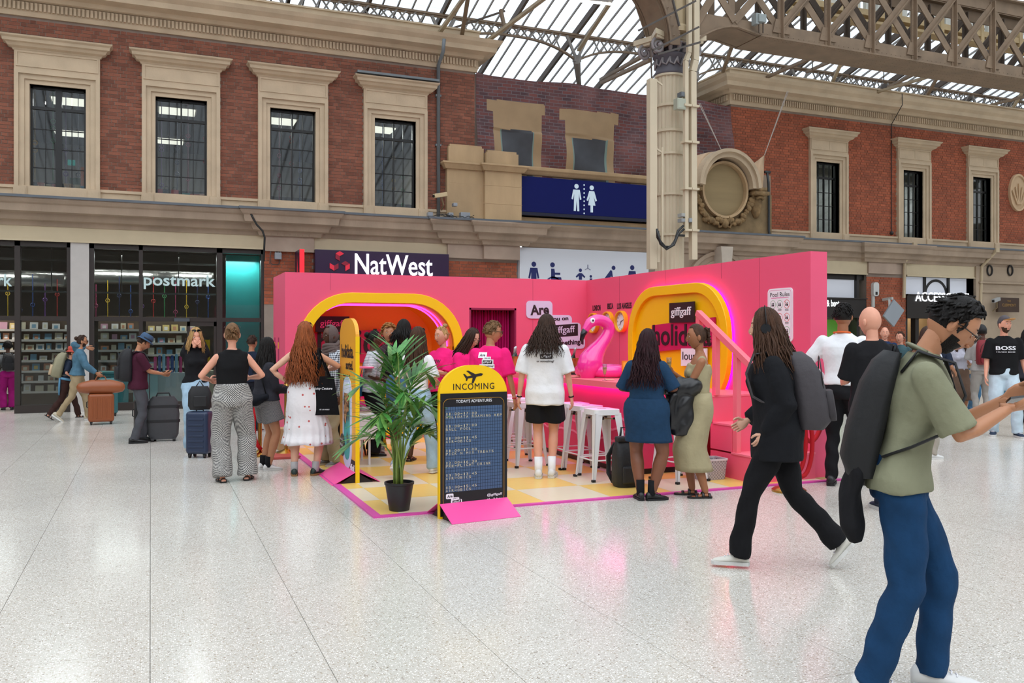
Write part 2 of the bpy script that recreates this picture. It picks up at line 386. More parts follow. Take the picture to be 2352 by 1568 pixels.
for q in restb:
    x0, x1, z0, z1, y, M = q; n = len(r.v); yy = y-.009-random.random()*.003
    r.v += [(x0, yy, z0), (x1, yy, z0), (x1, yy, z1), (x0, yy, z1), (x0, y, z0), (x1, y, z0), (x1, y, z1), (x0, y, z1)]
    r.f += [tuple(n+i for i in f) for f in ((0, 1, 2, 3), (4, 5, 1, 0), (1, 5, 6, 2), (3, 2, 6, 7), (4, 0, 3, 7))]; r.m += [M]*5
ob('brickwork', r, [M_BR, M_BR2], WALL, kind='stuff')
# ---------------- cornices ----------------
CP = [(0, 8.12), (.05, 8.12), (.07, 8.2), (.07, 8.21), (.07, 8.4), (.17, 8.42), (.2, 8.5), (.42, 8.53), (.44, 8.64), (.52, 8.72), (.56, 8.8), (.3, 8.83), (0, 8.83)]
def cornice(name, path, par=None, z=0):
    b = B(); b.sweep([(o, zz+z) for o, zz in CP], path)
    b.sweep([(.1, 8.82), (.1, 9.08), (.13, 9.08), (.13, 9.12), (-.15, 9.12), (-.15, 8.82)], path)
    o = ob(name, b, M_ST if par is None else M_STG, par, kind=None if par else 'structure')
    d = B(); P = path
    for i in range(len(P)-1):
        a, c = Vector((*P[i], 0)), Vector((*P[i+1], 0)); L_ = (c-a).length; dr = (c-a)/L_; nn = Vector((dr.y, -dr.x, 0)); k = 0
        while k*.079 < L_:
            p = a+dr*(k*.079+.02)+nn*.07; q = p+dr*.045
            lo, hi = 8.23, 8.385
            vs = [p, q, q+nn*.05, p+nn*.05]; d.add([Vector((v.x, v.y, lo)) for v in vs]+[Vector((v.x, v.y, hi)) for v in vs], [(0, 1, 2, 3), (3, 2, 6, 7), (0, 3, 7, 4), (2, 1, 5, 6)]); k += 1
    ob('dentils', d, M_ST, o, kind='stuff')
    return o
cornice('cornice_left', [(-15, YF), (7.42, YF), (7.42, YF+3)])
cornice('cornice_right', [(15.1, YF+3), (15.1, YF), (46, YF)])
# rusty return wall over the recess
# lower cornice / ledge over the shop fronts
LP = [(0, 3.84), (.06, 3.84), (.1, 3.93), (.2, 3.95), (.24, 4.02), (.26, 4.08), (.4, 4.1), (.42, 4.24), (.46, 4.27), (.5, 4.33), (.5, 4.36), (0, 4.4)]
b = B(); b.sweep(LP, [(-15, YF), (2.3, YF), (2.3, YF-.1), (3.55, YF-.1), (3.55, YF), (6.6, YF), (6.6, YF-.1), (7.6, YF-.1), (7.6, YF-.22), (8.7, YF-.22), (8.7, YF), (13.2, YF), (13.2, YF-.3), (16.5, YF-.3), (16.5, YF), (19.9, YF), (19.9, YF-.12), (21.8, YF-.12), (21.8, YF), (46, YF)])
LEDGE = ob('cornice_lower', b, M_STG, kind='structure')
b = B(); b.sweep([(.5, 4.36), (.53, 4.36), (.53, 4.41), (.42, 4.41)], [(-15, YF), (2.3, YF), (2.3, YF-.1), (3.55, YF-.1), (3.55, YF), (6.6, YF), (6.6, YF-.1), (8.7, YF-.22), (13.2, YF-.1), (13.2, YF-.3), (16.5, YF-.3), (16.5, YF), (46, YF)]); ob('gutter', b, M_LEAD, LEDGE)
# egg ornament on the pier capitals
for x0, x1, y in ((2.42, 3.42, YF-.14), (6.75, 7.55, YF-.14), (7.65, 8.6, YF-.26), (20., 21.7, YF-.15)):
    b = B(); n = int((x1-x0)/.13)
    for k in range(n):
        xx = x0+(k+.5)*(x1-x0)/n; b.ball((xx, y, 3.9), (.045, .05, .06), 8)
        b.box(xx+.058, xx+.07, y-.03, y+.02, 3.84, 3.95)
    ob('egg_moulding', b, M_STG, LEDGE, kind='stuff')
# sill band, plinths under the windows
b = B()
for xa, xb in ((-15, 6.66), (15.1, 46)):
    b.box(xa, xb, YF-.05, YF, 4.36, 4.63); b.box(xa, xb, YF-.08, YF, 4.6, 4.66)
ob('sill_band', b, M_ST, WALL)
# stone lintel faces over the piers and cream fascia panels
b = B()
for x0, x1, y in ((2.37, 3.47, YF-.1), (6.69, 7.6, YF-.1), (7.6, 8.56, YF-.2), (20.08, 21.2, YF-.1), (21.2, 21.67, YF-.04)): b.box(x0, x1, y, YF+.1, 3.5, 3.86)
ob('pier_blocks', b, mat('pale_pier_stone', 'ab9787', rough=.8, var=.15, vs=2), WALL)
b = B()
for x0, x1, z0, z1 in ((-15, 2.37, 3.53, 3.86), (3.47, 6.69, 3.56, 3.86), (16.4, 20.08, 3.45, 3.86), (21.67, 24.6, 3.45, 3.86)): b.box(x0, x1, YF-.04, YF+.1, z0, z1); b.box(x0, x1, YF-.07, YF+.1, z0, z0+.04)
ob('fascia_panel', b, M_CREAM, WALL)
# brick pier shafts in front
# ---------------- upper windows ----------------
PANE = {}
def window(n, x0, x1, mull=False, bare=0):
    z0, z1 = 4.64, 6.75; cx = (x0+x1)/2
    b = B()
    def frame(i, o, t, pr):      # stepped architrave, open at the bottom
        b.box(x0-o, x0-i, YF-pr, YF+.3, z0, z1+o); b.box(x1+i, x1+o, YF-pr, YF+.3, z0, z1+o); b.box(x0-i, x1+i, YF-pr, YF+.3, z1+i, z1+o)
    frame(0, .09, 0, .04); frame(.09, .19, 0, .07); frame(.19, .27, 0, .11)
    s_ = ob('window_%d' % n, b, M_ST, kind='structure')
    b = B(); b.box(x0-.27, x1+.27, YF-.09, YF, z1+.27, 7.42)
    for a, c, d, e in ((x0-.24, x1+.24, 7.36, 7.4), (x0-.24, x1+.24, z1+.33, z1+.36)): b.box(a, c, YF-.105, YF, d, e)
    b.box(x0-.24, x0-.21, YF-.105, YF, z1+.36, 7.36); b.box(x1+.21, x1+.24, YF-.105, YF, z1+.36, 7.36); b.box(cx-.004, cx+.004, YF-.095, YF, z1+.36, 7.36)
    ob('frieze_panel', b, M_ST, s_)
    b = B(); b.sweep([(0, 7.4), (.03, 7.4), (.05, 7.44), (.12, 7.47), (.15, 7.52), (.2, 7.54), (.21, 7.6), (.25, 7.63), (.26, 7.66), (0, 7.69)], [(x0-.26, YF+.05), (x0-.26, YF-.06), (x1+.26, YF-.06), (x1+.26, YF+.05)]); ob('pediment_cap', b, M_ST, s_)
    b = B()
    for a in (x0-.28, x1+.04): b.box(a, a+.24, YF-.13, YF, 4.36, 4.64); b.box(a+.03, a+.21, YF-.14, YF, 4.4, 4.6)
    b.box(x0-.05, x1+.05, YF-.1, YF+.3, 4.38, 4.65); ob('window_sill', b, M_ST, s_)
    # bird spikes
    b = B(); k = 0
    while x0-.45+k*.035 < x1+.45:
        xx = x0-.45+k*.035; k += 1; t = random.uniform(-.03, .03); yy = YF-.2+random.uniform(-.05, .1)
        b.add([(xx, yy, 7.66), (xx+.003, yy, 7.66), (xx+t, yy-.02, 7.77)], [(0, 1, 2)])
    if n != 4: ob('bird_spikes', b, mat('spike_wire', '8a7f75', rough=.5), s_, kind='stuff')
    yb = YF+.16; b = B(); t = .028; zt = z0+.79*(z1-z0)
    b.box(x0, x0+.045, yb-.03, yb+.03, z0, z1); b.box(x1-.045, x1, yb-.03, yb+.03, z0, z1); b.box(x0, x1, yb-.03, yb+.03, z1-.05, z1); b.box(x0, x1, yb-.03, yb+.03, z0, z0+.045); b.box(x0, x1, yb-.035, yb+.03, zt-.03, zt+.03)
    if mull: b.box(cx-.06, cx+.06, yb-.04, yb+.03, z0, z1)
    else: b.box(cx-.016, cx+.016, yb-.03, yb+.03, z0, z1)
    ob('window_frame', b, M_BLK, s_)
    zs = [z0+.03+k*(zt-z0-.06)/4 for k in range(5)]; xs = [x0+.03+k*(x1-x0-.06)/4 for k in range(5)]
    b = B()
    for x in (xs[1], xs[3]): b.box(x-.008, x+.008, yb-.02, yb+.02, z0, z1 if not mull else zt)
    for z in zs[1:4]: b.box(x0, x1, yb-.02, yb+.02, z-.008, z+.008)
    ob('glazing_bars', b, M_BLK, s_)
    rows = list(zip(zs[:4], zs[1:]))+[(zt, z1-.03)]
    for za, zb in rows:
        for k in range(4):
            key = (round(xs[1]-xs[0], 2), round(zb-za, 2))
            if key not in PANE: q = B(); q.box(0, xs[1]-xs[0]-.01, 0, .006, 0, zb-za-.01); PANE[key] = mesh('pane', q, M_GL)
            o = link(bpy.data.objects.new('pane', PANE[key])); o.parent = s_; o.location = Vector((xs[k]+.005, yb, za+.005))-LOC[s_.name]
    return s_
for i, (a, c) in enumerate(WIN): window(i+1, a, c, mull=(i == 0))
for k, (a, c) in enumerate(((27.9, 28.75), (31, 31.85))): pass
# ---------------- room behind the upper windows and the shop ----------------
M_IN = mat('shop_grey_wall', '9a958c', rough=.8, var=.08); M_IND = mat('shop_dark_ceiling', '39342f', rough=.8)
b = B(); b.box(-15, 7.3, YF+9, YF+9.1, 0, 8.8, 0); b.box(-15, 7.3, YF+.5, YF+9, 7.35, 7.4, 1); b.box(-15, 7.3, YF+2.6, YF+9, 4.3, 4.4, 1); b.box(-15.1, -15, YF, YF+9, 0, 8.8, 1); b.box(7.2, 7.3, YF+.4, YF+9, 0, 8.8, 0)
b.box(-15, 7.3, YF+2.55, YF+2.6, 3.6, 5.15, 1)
ob('wall_shop_interior', b, [M_IN, M_IND], kind='structure')
b = B(); b.box(15.25, 46, YF+3, YF+3.1, 0, 8.8, 0); b.box(15.25, 46, YF+.5, YF+3, 7.3, 7.35, 0); b.box(15.25, 46, YF+.4, YF+3, 4.3, 4.4, 0); b.box(20.8, 21, YF+.4, YF+3, 0, 4.3, 0)
ob('wall_offices_interior', b, mat('dim_office_wall', '9a9c98', rough=.9, var=.1), kind='structure')
M_LP = mat('ceiling_light_panel', 'ffffff', emit='fff4e0', es=2.2)
for i, (px, py) in enumerate(((165, 240), (165, 312), (407, 262), (385, 329), (640, 284), (868, 303))):
    p = PZ(px, py, 7.2); b = B(); b.box(p.x-.42, p.x+.42, p.y-.3, p.y+.3, 7.24, 7.3)
    ok = thing('ceiling_light', ['recessed white light panel high behind the first upper window from the left corner', 'lower looking white light panel behind the same first upper window', 'upper white light panel behind the second upper window', 'lower white light panel behind the second upper window', 'white light panel at the top left of the third upper window', 'white light panel at the top left of the fourth upper window'][i], 'light', (p.x, p.y, 7.2))
    ob('diffuser', b, M_LP, ok); b = B(); b.box(p.x-.46, p.x+.46, p.y-.34, p.y+.34, 7.28, 7.35); ob('housing', b, M_IN, ok)
# coloured bead strings hanging behind the windows
cols = ['b5302f', '2f4f8f', 'c9a52c', '3b8a55', '6a3f86', '1f2a50', 'a33a63']
for k in range(34):
    x = -2.9+k*.29+random.uniform(-.08, .08); y = YF+1.6+random.uniform(-.4, .4)
    b = B(); z0 = random.choice((4.7, 5.0, 5.4)); b.tube([(x, y, z0), (x, y, 7.35)], .009, 5)
    for q in range(3): zz = z0+.2+random.random()*1.2; b.tube([(x+.045*math.cos(a*pi/5), y, zz+.045*math.sin(a*pi/5)) for a in range(10)], .009, 4, closed=True)
    ob('bead_string', b, mat('string_'+str(k % 7), cols[k % 7], rough=.5), label='thin coloured decorative string with rings hanging behind the upper shop windows', cat='decoration', group='coloured strings behind the upper windows')
for k in range(22):
    x = -3.6+k*.24+(.3 if k > 8 else 0); b = B(); b.tube([(x, YF+1.5, 2.0), (x, YF+1.5, 2.75+.1*(k % 3))], .01, 5); zz = 2.15+.12*(k % 4); b.tube([(x+.04*math.cos(a*pi/5), YF+1.5, zz+.04*math.sin(a*pi/5)) for a in range(10)], .009, 4, closed=True)
    ob('bead_string', b, MATS['string_'+str((k*3) % 7)], label='short coloured string with a ring hanging above the cards in the shop', cat='decoration', group='coloured strings above the card shelves')
# goods on the window ledges
def ledge_box(x, w, h, c, lab):
    b = B(); y = YF+.5; b.box(x, x+w, y, y+.2, 4.65, 4.65+h); b.box(x-.005, x+w+.005, y-.005, y+.205, 4.65+h*.8, 4.65+h+.004, 1)
    ob('gift_box', b, [mat('gb_'+c, c, rough=.6, pat='spots', col2='f0e0c0', ps=18), mat('gbl_'+c, c, rough=.6)], label=lab, cat='box', bevel=.004)
for x, w, h, c, lab in ((-2.2, .12, .17, 'd98a7a', 'pink gift box, leftmost on the ledge of the double upper window'), (-2.07, .12, .14, 'd8c7a0', 'cream gift box beside the pink one behind the double upper window'), (-1.93, .14, .15, 'c4473b', 'red gift box left of the thick mullion of the double upper window'),
    (-1.7, .16, .18, 'cf9a5b', 'patterned tan gift box right of the thick mullion in the double upper window'), (-1.5, .1, .17, 'c8b98b', 'pale striped gift box near the right end of the double upper window ledge'), (-1.39, .11, .15, '3d93b0', 'blue gift box at the right end of the double upper window ledge')): ledge_box(x, w, h, c, lab)
def bag(x, c, lab, h=.25, y=YF+.5, z=4.65, w=.16):
    b = B(); b.loft([[Vector((x+sx*w/2, y+sy*.06, z)) for sx, sy in ((-1, -1), (1, -1), (1, 1), (-1, 1))], [Vector((x+sx*w/2, y+sy*.02, z+h*.75)) for sx, sy in ((-1, -1), (1, -1), (1, 1), (-1, 1))]])
    o = ob('gift_bag', b, mat('bag_'+c, c, rough=.5), label=lab, cat='bag')
    t = B(); t.tube([(x-.04, y, z+h*.73), (x-.03, y, z+h), (x+.03, y, z+h), (x+.04, y, z+h*.73)], .005, 5); ob('handle', t, M_BLK, o)
for x, c, lab in ((.17, 'b3202c', 'red gift bag at the left end of the second upper window'), (.33, '2a2a2a', 'black gift bag between two red ones in the second upper window'), (.5, 'd63a2f', 'bright red gift bag left of centre in the second upper window')): bag(x, c, lab)
for x, w, h, c, lab in ((.66, .16, .13, '3b9a8f', 'teal gift box right of centre on the second upper window ledge'), (.82, .2, .12, 'd3502d', 'orange red gift box on the second upper window ledge'), (1.02, .11, .13, 'd9a183', 'peach gift box at the right end of the second upper window ledge')): ledge_box(x, w, h, c, lab)
b = B(); b.box(-1.63, -1.25, YF+1, YF+1.3, 4.65, 5.05); ob('counter_display', b, mat('green_felt', '2d5a34'), label='dark green display unit behind the double upper window', cat='display')
b = B(); b.box(-1.4, -1.25, YF+.75, YF+.95, 4.75, 5.25); ob('wrapping_stand', b, mat('orange_card', 'c9682a'), label='upright orange cardboard piece behind the double upper window', cat='display')
b = B(); b.box(-1.75, -1.6, YF+2, YF+2.05, 5.5, 5.62); ob('exit_sign', b, mat('teal_sign', '2fa79b', emit='2fa79b', es=.5), label='small teal emergency sign hanging behind the double upper window', cat='sign')
# ---------------- shop front ----------------
YS = YF+.16
def shopx(px): return PY(px, 700, YF).x
b = B()
for a, c in ((33, 46), (153, 163), (205, 216), (319, 328), (498, 511), (600, 608)): b.box(shopx(a), shopx(c), YF+.02, YF+.22, 0 if a != 498 else 0, 3.53)
for x0, x1 in ((-9, shopx(163)), (shopx(205), 2.37)):
    b.box(x0, x1, YF+.02, YF+.2, 3.43, 3.53); b.box(x0, x1, YF+.03, YF+.2, 1.9, 1.99)
b.box(shopx(33), shopx(163), YF-.02, YF+.2, 0, .16); b.box(shopx(205), shopx(430), YF-.02, YF+.2, 0, .16); b.box(shopx(500), 2.37, YF-.02, YF+.2, 0, .16)
for x in (-3.9, -5.2, -6.5): b.box(x, x+.1, YF+.02, YF+.22, 0, 3.53)
SF = ob('shop_front_frame', b, M_BRZ, kind='structure')
b = B(); b.box(-1.54, -1.19, YF-.03, YF+.3, 0, 3.53)
ob('pillar_shop', b, mat('white_marble_pier', 'b9b4b0', rough=.35, var=.08, vs=3), kind='structure')
for x0, x1, z0, z1 in ((shopx(46), shopx(153), .16, 1.9), (shopx(46), shopx(153), 1.99, 3.43), (-3.8, shopx(33), 1.99, 3.43), (shopx(216), shopx(319), .16, 1.9), (shopx(216), shopx(319), 1.99, 3.43), (shopx(328), shopx(498), 1.99, 3.43), (shopx(328), shopx(430), .1, 1.9), (shopx(511), shopx(600), .16, 1.9), (shopx(511), shopx(600), 1.99, 3.43)):
    b = B(); b.box(x0, x1, YF+.1, YF+.112, z0, z1); ob('pane', b, M_SHOPGL, SF)
# teal screen behind the right bay
b = B(); b.box(shopx(523), shopx(602), YF+.5, YF+.53, 0, 3.43); ob('teal_screen', b, mat('teal_panel', '35a09a', rough=.35, var=.06), label='tall teal panel behind the glass beside the brick pier', cat='panel')
M_LET = mat('pale_lettering', 'c4dcdc', rough=.5)
sg = thing('shop_lettering', 'pale blue shop name lettering fixed on the dark glass above the door', 'sign', (1.0, YF-.02, 2.6))
a, c = PY(330, 650, YF), PY(495, 650, YF); text('postmark', M_LET, ((a.x+c.x)/2, YF+.06, (PY(412, 631, YF).z+PY(412, 664, YF).z)/2), XA, ZA, c.x-a.x, .33, sg, depth=.03, bold=.015)
sg = thing('shop_lettering', 'last two pale letters of the shop name on the glass at the left frame edge', 'sign', (-3, YF-.02, 2.6))
a, c = PY(-120, 640, YF), PY(27, 640, YF); text('postmark', M_LET, ((a.x+c.x)/2, YF+.06, 2.68), XA, ZA, c.x-a.x, .33, sg, depth=.03, bold=.015)
# door (sliding leaf) of the shop
dr = B(); xa, xb = shopx(430), shopx(498); dr.box(xa, xa+.06, YF+.05, YF+.12, 0, 1.9); dr.box(xb-.06, xb, YF+.05, YF+.12, 0, 1.9); dr.box(xa, xb, YF+.05, YF+.12, 0, .14); dr.box(xa, xb, YF+.05, YF+.12, 1.8, 1.9)
d_ = ob('door_1', dr, M_BRZ, kind='structure'); dr = B(); dr.box(xa+.05, xb-.05, YF+.08, YF+.09, .14, 1.8); ob('pane', dr, M_SHOPGL, d_)
dr = B(); dr.box(PY(400, 0, YF).x, PY(435, 0, YF).x, YF-.08, YF+.05, 1.9, 1.97); ob('door_sensor', dr, mat('sensor_grey', '4c5158', rough=.3), d_)
# silver duct, pipes inside
for z, r, y, x0, x1, lab in ((2.95, .17, YF+1.8, -1.6, 1.4, 'silver foil air duct hanging behind the shop glass above the door'), (2.85, .17, YF+1.9, -4, -1.75, 'silver foil air duct behind the left shop window')):
    b = B(); n = 26; b.tube([(x0+(x1-x0)*k/n, y, z) for k in range(n+1)], [r*(1+.04*(k % 2)) for k in range(n+1)], 16); b.tube([(x0, y, z), (x0-.0, y+.6, z+.1)], r, 12)
    ob('air_duct', b, mat('duct_foil', 'a9a8a4', rough=.32, metal=1, bump=.5, bs=9), label=lab, cat='duct', smooth=True)
b = B()
for z, y in ((3.25, YF+1.2), (3.1, YF+3), (2.55, YF+1.1)): b.bar((-4, y, z), (1.4, y, z), .04)
for x in (-3.4, -2, -.6, .6): b.bar((x, YF+1.2, 3.6), (x, YF+1.2, 2.55), .02)
ob('ceiling_rails', b, mat('rail_grey', '6d6c69', metal=.6, rough=.4), label='grey pipes and rails under the shop ceiling', cat='rail', kind='stuff')
# shelves with cards
M_SH = mat('shelf_white', 'b9b4ac', rough=.6)
cc = {'white': 'd9d6cf', 'cream': 'cfc4a8', 'pink': 'b98a9a', 'blue': '6f97ab', 'yellow': 'c9b06a', 'red': 'a85a50', 'green': '7d9478', 'brown': '8a7562', 'orange': 'b9805c', 'grey': '8d8a88'}
def shelfunit(x0, x1, y, n, lab, zt=1.95, z0=.3):
    t = thing('card_shelf', lab, 'shelf', ((x0+x1)/2, y, 0))
    b = B(); b.box(x0, x1, y+.12, y+.16, 0, zt+.1); ob('back_panel', b, mat('slat_wall', '6d5b4b', rough=.7), t)
    for k in range(n):
        z = z0+(zt-z0)*k/n; b = B(); b.box(x0, x1, y-.02, y+.12, z-.02, z); b.box(x0, x1, y-.03, y-.02, z-.02, z+.03); ob('shelf_board', b, M_SH, t)
        x = x0+.05
        while x < x1-.15:
            w = random.uniform(.1, .17); h = min(random.uniform(.12, .2), (zt-z0)/n-.05); c = random.choice(['white', 'cream', 'white', 'grey', 'cream']+list(cc))
            b = B(); q = y+.02; b.add([(x, q, z), (x+w, q, z), (x+w, q+.05, z+h), (x, q+.05, z+h), (x, q+.006, z), (x+w, q+.006, z), (x+w, q+.056, z+h), (x, q+.056, z+h)], [(0, 1, 2, 3), (7, 6, 5, 4), (0, 4, 5, 1), (3, 2, 6, 7), (0, 3, 7, 4), (1, 5, 6, 2)])
            b.add([(x+w*.25, q+.009, z+h*.3), (x+w*.75, q+.009, z+h*.3), (x+w*.75, q+.032, z+h*.75), (x+w*.25, q+.032, z+h*.75)], [(0, 1, 2, 3)], 1)
            ob('greeting_card', b, [mat('card_'+c, cc[c], rough=.5), mat('card_'+random.choice(list(cc)), cc[c], rough=.5)], label='%s greeting card on the %s' % (c, lab.replace(' of greeting cards', '')), cat='card', group='%s cards, %s' % (c, lab))
            x += w+random.uniform(.03, .1)
shelfunit(-4.4, -1.6, YF+2.2, 7, 'wide wall shelf of greeting cards behind the left shop window')
shelfunit(-1.1, -.2, YF+1.6, 7, 'narrow wall shelf of greeting cards right of the pale pillar')
shelfunit(-.1, 1.1, YF+2.0, 6, 'wall shelf of cards and gifts seen through the shop doorway')
# desks, rolls, yellow caution sign in the shop
for i, (x, w, c, lab) in enumerate(((-1.0, .55, '5aa6a8', 'teal plinth display low behind the shop glass right of the pale pillar'), (-.35, .5, 'a9c9c7', 'pale blue plinth display behind the man in the maroon shirt'), (1.05, .35, 'c9bda2', 'pale wooden counter end inside the shop door'))):
    b = B(); b.box(x, x+w, YF+.6, YF+1, 0, .75); b.box(x-.02, x+w+.02, YF+.58, YF+1.02, .75, .8); ob('display_plinth', b, mat('pl_'+c, c, rough=.6), label=lab, cat='plinth', bevel=.005)
for k in range(7):
    x = .1+k*.09; b = B(); b.tube([(x, YF+1.1, .75), (x, YF+1.1, 1.1+.03*(k % 3))], .032, 8); b.tube([(x, YF+1.1, 1.1+.03*(k % 3)), (x, YF+1.1, 1.115+.03*(k % 3))], .02, 8)
    ob('wrapping_roll', b, mat('roll_%d' % (k % 3), ('c23a78', '35508a', '7fb0c4')[k % 3], rough=.4), label='upright roll of wrapping paper on the shop display', cat='roll', group='wrapping paper rolls')
b = B(); b.box(-.1, .9, YF+.98, YF+1.3, 0, .75); ob('roll_stand', b, mat('stand_white', 'aeb6b5', rough=.6), label='pale stand holding wrapping paper rolls in the shop', cat='stand', bevel=.005)
b = B()
for s in (-1, 1): b.add([(1.0, YF+1.25, .0), (1.3, YF+1.25, 0), (1.25, YF+1.2+.02*s, .6), (1.05, YF+1.2+.02*s, .6)], [(0, 1, 2, 3)])
b.box(1.02, 1.28, YF+1.1, YF+1.12, .9, 1.5); ob('caution_sign', b, mat('caution_yellow', 'd8a818', rough=.4), label='yellow caution board standing inside the shop doorway', cat='sign')
# ---------------- bank sign ----------------
t = thing('bank_sign', 'long dark purple bank sign box with lit white lettering above the pink booth', 'sign', (5.1, YF-.2, 2.7))
b = B(); b.box(3.47, 6.69, YF-.2, YF+.05, 2.66, 3.57); ob('sign_box', b, mat('bank_purple', '2b1239', rough=.3), t, bevel=.01)
z1, z2 = PY(900, 588, YF-.2).z, PY(900, 629, YF-.2).z; a, c = PY(815, 600, YF-.2).x, PY(993, 600, YF-.2).x
text('NatWest', mat('lit_white', 'ffffff', emit='f4f8ff', es=1.3), ((a+c)/2, YF-.2, (z1+z2)/2), XA, ZA, c-a, z1-z2+.06, t, depth=.03, bold=.006)
pc = PY(780, 605, YF-.2); q = B(); s_ = .115; cm = [mat('logo_red', 'd0243c', emit='d0243c', es=.25), mat('logo_dark_red', '8f1430', rough=.4)]
for k in range(3):
    a0 = math.radians(90+120*k); ox, oz = pc.x+.15*math.cos(a0), pc.z+.02+.15*math.sin(a0)
    hexa = [(ox+s_*math.cos(math.radians(30+60*j)), oz+s_*math.sin(math.radians(30+60*j))) for j in range(6)]
    for j in range(0, 6, 2):
        i = (j+2*k) % 6; quad = [hexa[i], hexa[(i+1) % 6], hexa[(i+2) % 6], (ox, oz)]
        if j == 4: continue
        q.prism([(x-pc.x, z-pc.z) for x, z in quad], (pc.x, YF-.23, pc.z), XA, ZA, .03, 1 if j == 2 else 0)
ob('bank_emblem', q, cm, t)
t = thing('projecting_sign', 'small dark bank sign with a red lit edge projecting from the brick pier', 'sign', (3.0, YF-.5, 2.7))
x = PY(672, 600, YF-.4).x; b = B(); b.box(x+.1, x+.2, YF-.75, YF-.1, 2.5, 3.5); ob('sign_box', b, mat('bank_purple', '2b1239'), t)
b = B(); b.box(x+.1, x+.2, YF-.77, YF-.75, 2.5, 3.5); ob('lit_edge', b, mat('red_glow', 'ff2030', emit='ff1522', es=1.2), t)
b = B(); b.add([(x+.098, YF-.6, 2.8), (x+.098, YF-.35, 2.8), (x+.098, YF-.45, 3.35)], [(0, 1, 2)]); b.tube([(x+.2, YF-.1, 3.4), (x+.2, YF+.05, 3.55)], .015, 6); ob('red_emblem', b, mat('logo_red2', 'c02038', emit='c02038', es=.3), t)
# junction box, conduits on pier
t = thing('junction_box', 'grey electrical junction box with looping white conduits on the brick pier', 'box', (2.6, YF-.12, 3.2))
p = PY(639, 587, YF-.1); b = B(); b.box(p.x-.075, p.x+.075, YF-.12, YF, p.z-.08, p.z+.07); ob('box_body', b, mat('box_grey', '8d9298', rough=.4), t, bevel=.008)
b = B()
for k in range(4):
    xx = p.x-.055+.036*k; b.tube([(xx, YF-.05, p.z+.07), (xx, YF-.05, p.z+.13), (xx-.05-.02*k, YF-.05, p.z+.19), (p.x-.16, YF-.05, p.z+.16-.01*k), (p.x-.17, YF-.05, p.z), (p.x-.17, YF-.05, p.z-.15), (p.x-.12, YF-.05, p.z-.2), (p.x, YF-.05, p.z-.2), (p.x+.04, YF-.05, p.z-.15), (p.x+.03, YF-.05, p.z-.08)][:4 if k < 2 else 10], .009, 6)
b.tube([(p.x-.12, YF-.03, p.z+.17), (3.47, YF-.03, 3.56)], .013, 6); ob('conduit', b, mat('conduit_white', 'b9bbb8', rough=.5), t, smooth=True)
cb = thing('black_cable', 'thick black cable hanging from the ledge beside the shop corner', 'cable', (2.3, YF-.5, 3.3))
P = [PY(x, y, YF-.52) for x, y in ((574, 486), (582, 502), (590, 516), (603, 530), (608, 545), (607, 565), (606, 600))]; b = B(); b.tube(P, .022, 8); ob('cable', b, M_BLK, cb, smooth=True)
# ---------------- stone pylon, blue sign, white sign ----------------
b = B(); Y0 = YF-.15
b.box(6.66, 7.6, Y0, YF+.5, 4.4, 5.75); b.box(7.6, 8.58, Y0-.12, YF+.5, 4.4, 5.72)
b.sweep([(0, 5.66), (.05, 5.66), (.12, 5.76), (.15, 5.78), (.15, 5.82), (0, 5.84)], [(6.66, YF+.4), (6.66, Y0), (7.6, Y0), (7.6, Y0-.12), (8.58, Y0-.12), (8.58, YF+.4)])
b.box(6.7, 7.62, Y0+.02, YF+.5, 5.8, 6.22); b.box(7.64, 8.5, Y0-.1, YF+.5, 5.8, 6.12); b.box(6.74, 7.58, Y0+.05, YF+.45, 6.2, 6.28); b.box(7.68, 8.46, Y0-.07, YF+.45, 6.1, 6.18)
for z in (4.85, 5.3): b.box(6.655, 8.59, Y0-.125, Y0-.118, z, z+.008)
ob('pylon_left', b, M_STT, kind='structure', bevel=.012)
b = B(); b.box(8.56, 13.3, YF-.02, YF+.4, 4.35, 4.72); b.box(8.56, 12.5, YF-.02, YF+.4, 4.6, 5.7); b.sweep([(0, 5.66), (.08, 5.68), (.16, 5.75), (.22, 5.78), (.24, 5.86), (0, 5.88)], [(8.5, YF), (12.45, YF)])
b.box(12.4, 13.3, YF-.15, YF+.4, 4.4, 5.95); b.box(12.55, 13.2, YF-.12, YF+.3, 5.95, 6.4)
ob('parapet_stone', b, M_STT, kind='structure', bevel=.01)
t = thing('toilet_sign_blue', 'long navy blue toilets sign with white man and woman symbols', 'sign', (10.4, YF-.2, 4.7))
b = B(); b.box(8.6, 12.36, YF-.16, YF-.02, 4.72, 5.62); ob('sign_panel', b, mat('navy_enamel', '041056', rough=.6, spec=.2), t, bevel=.01)
b = B(); b.box(8.6, 12.36, YF-.17, YF-.02, 4.64, 4.72); ob('sign_edge', b, mat('navy_dark', '050a2a', rough=.5), t)
M_SY = mat('symbol_white', 'c9dbe6', rough=.5, emit='c9dbe6', es=.15)
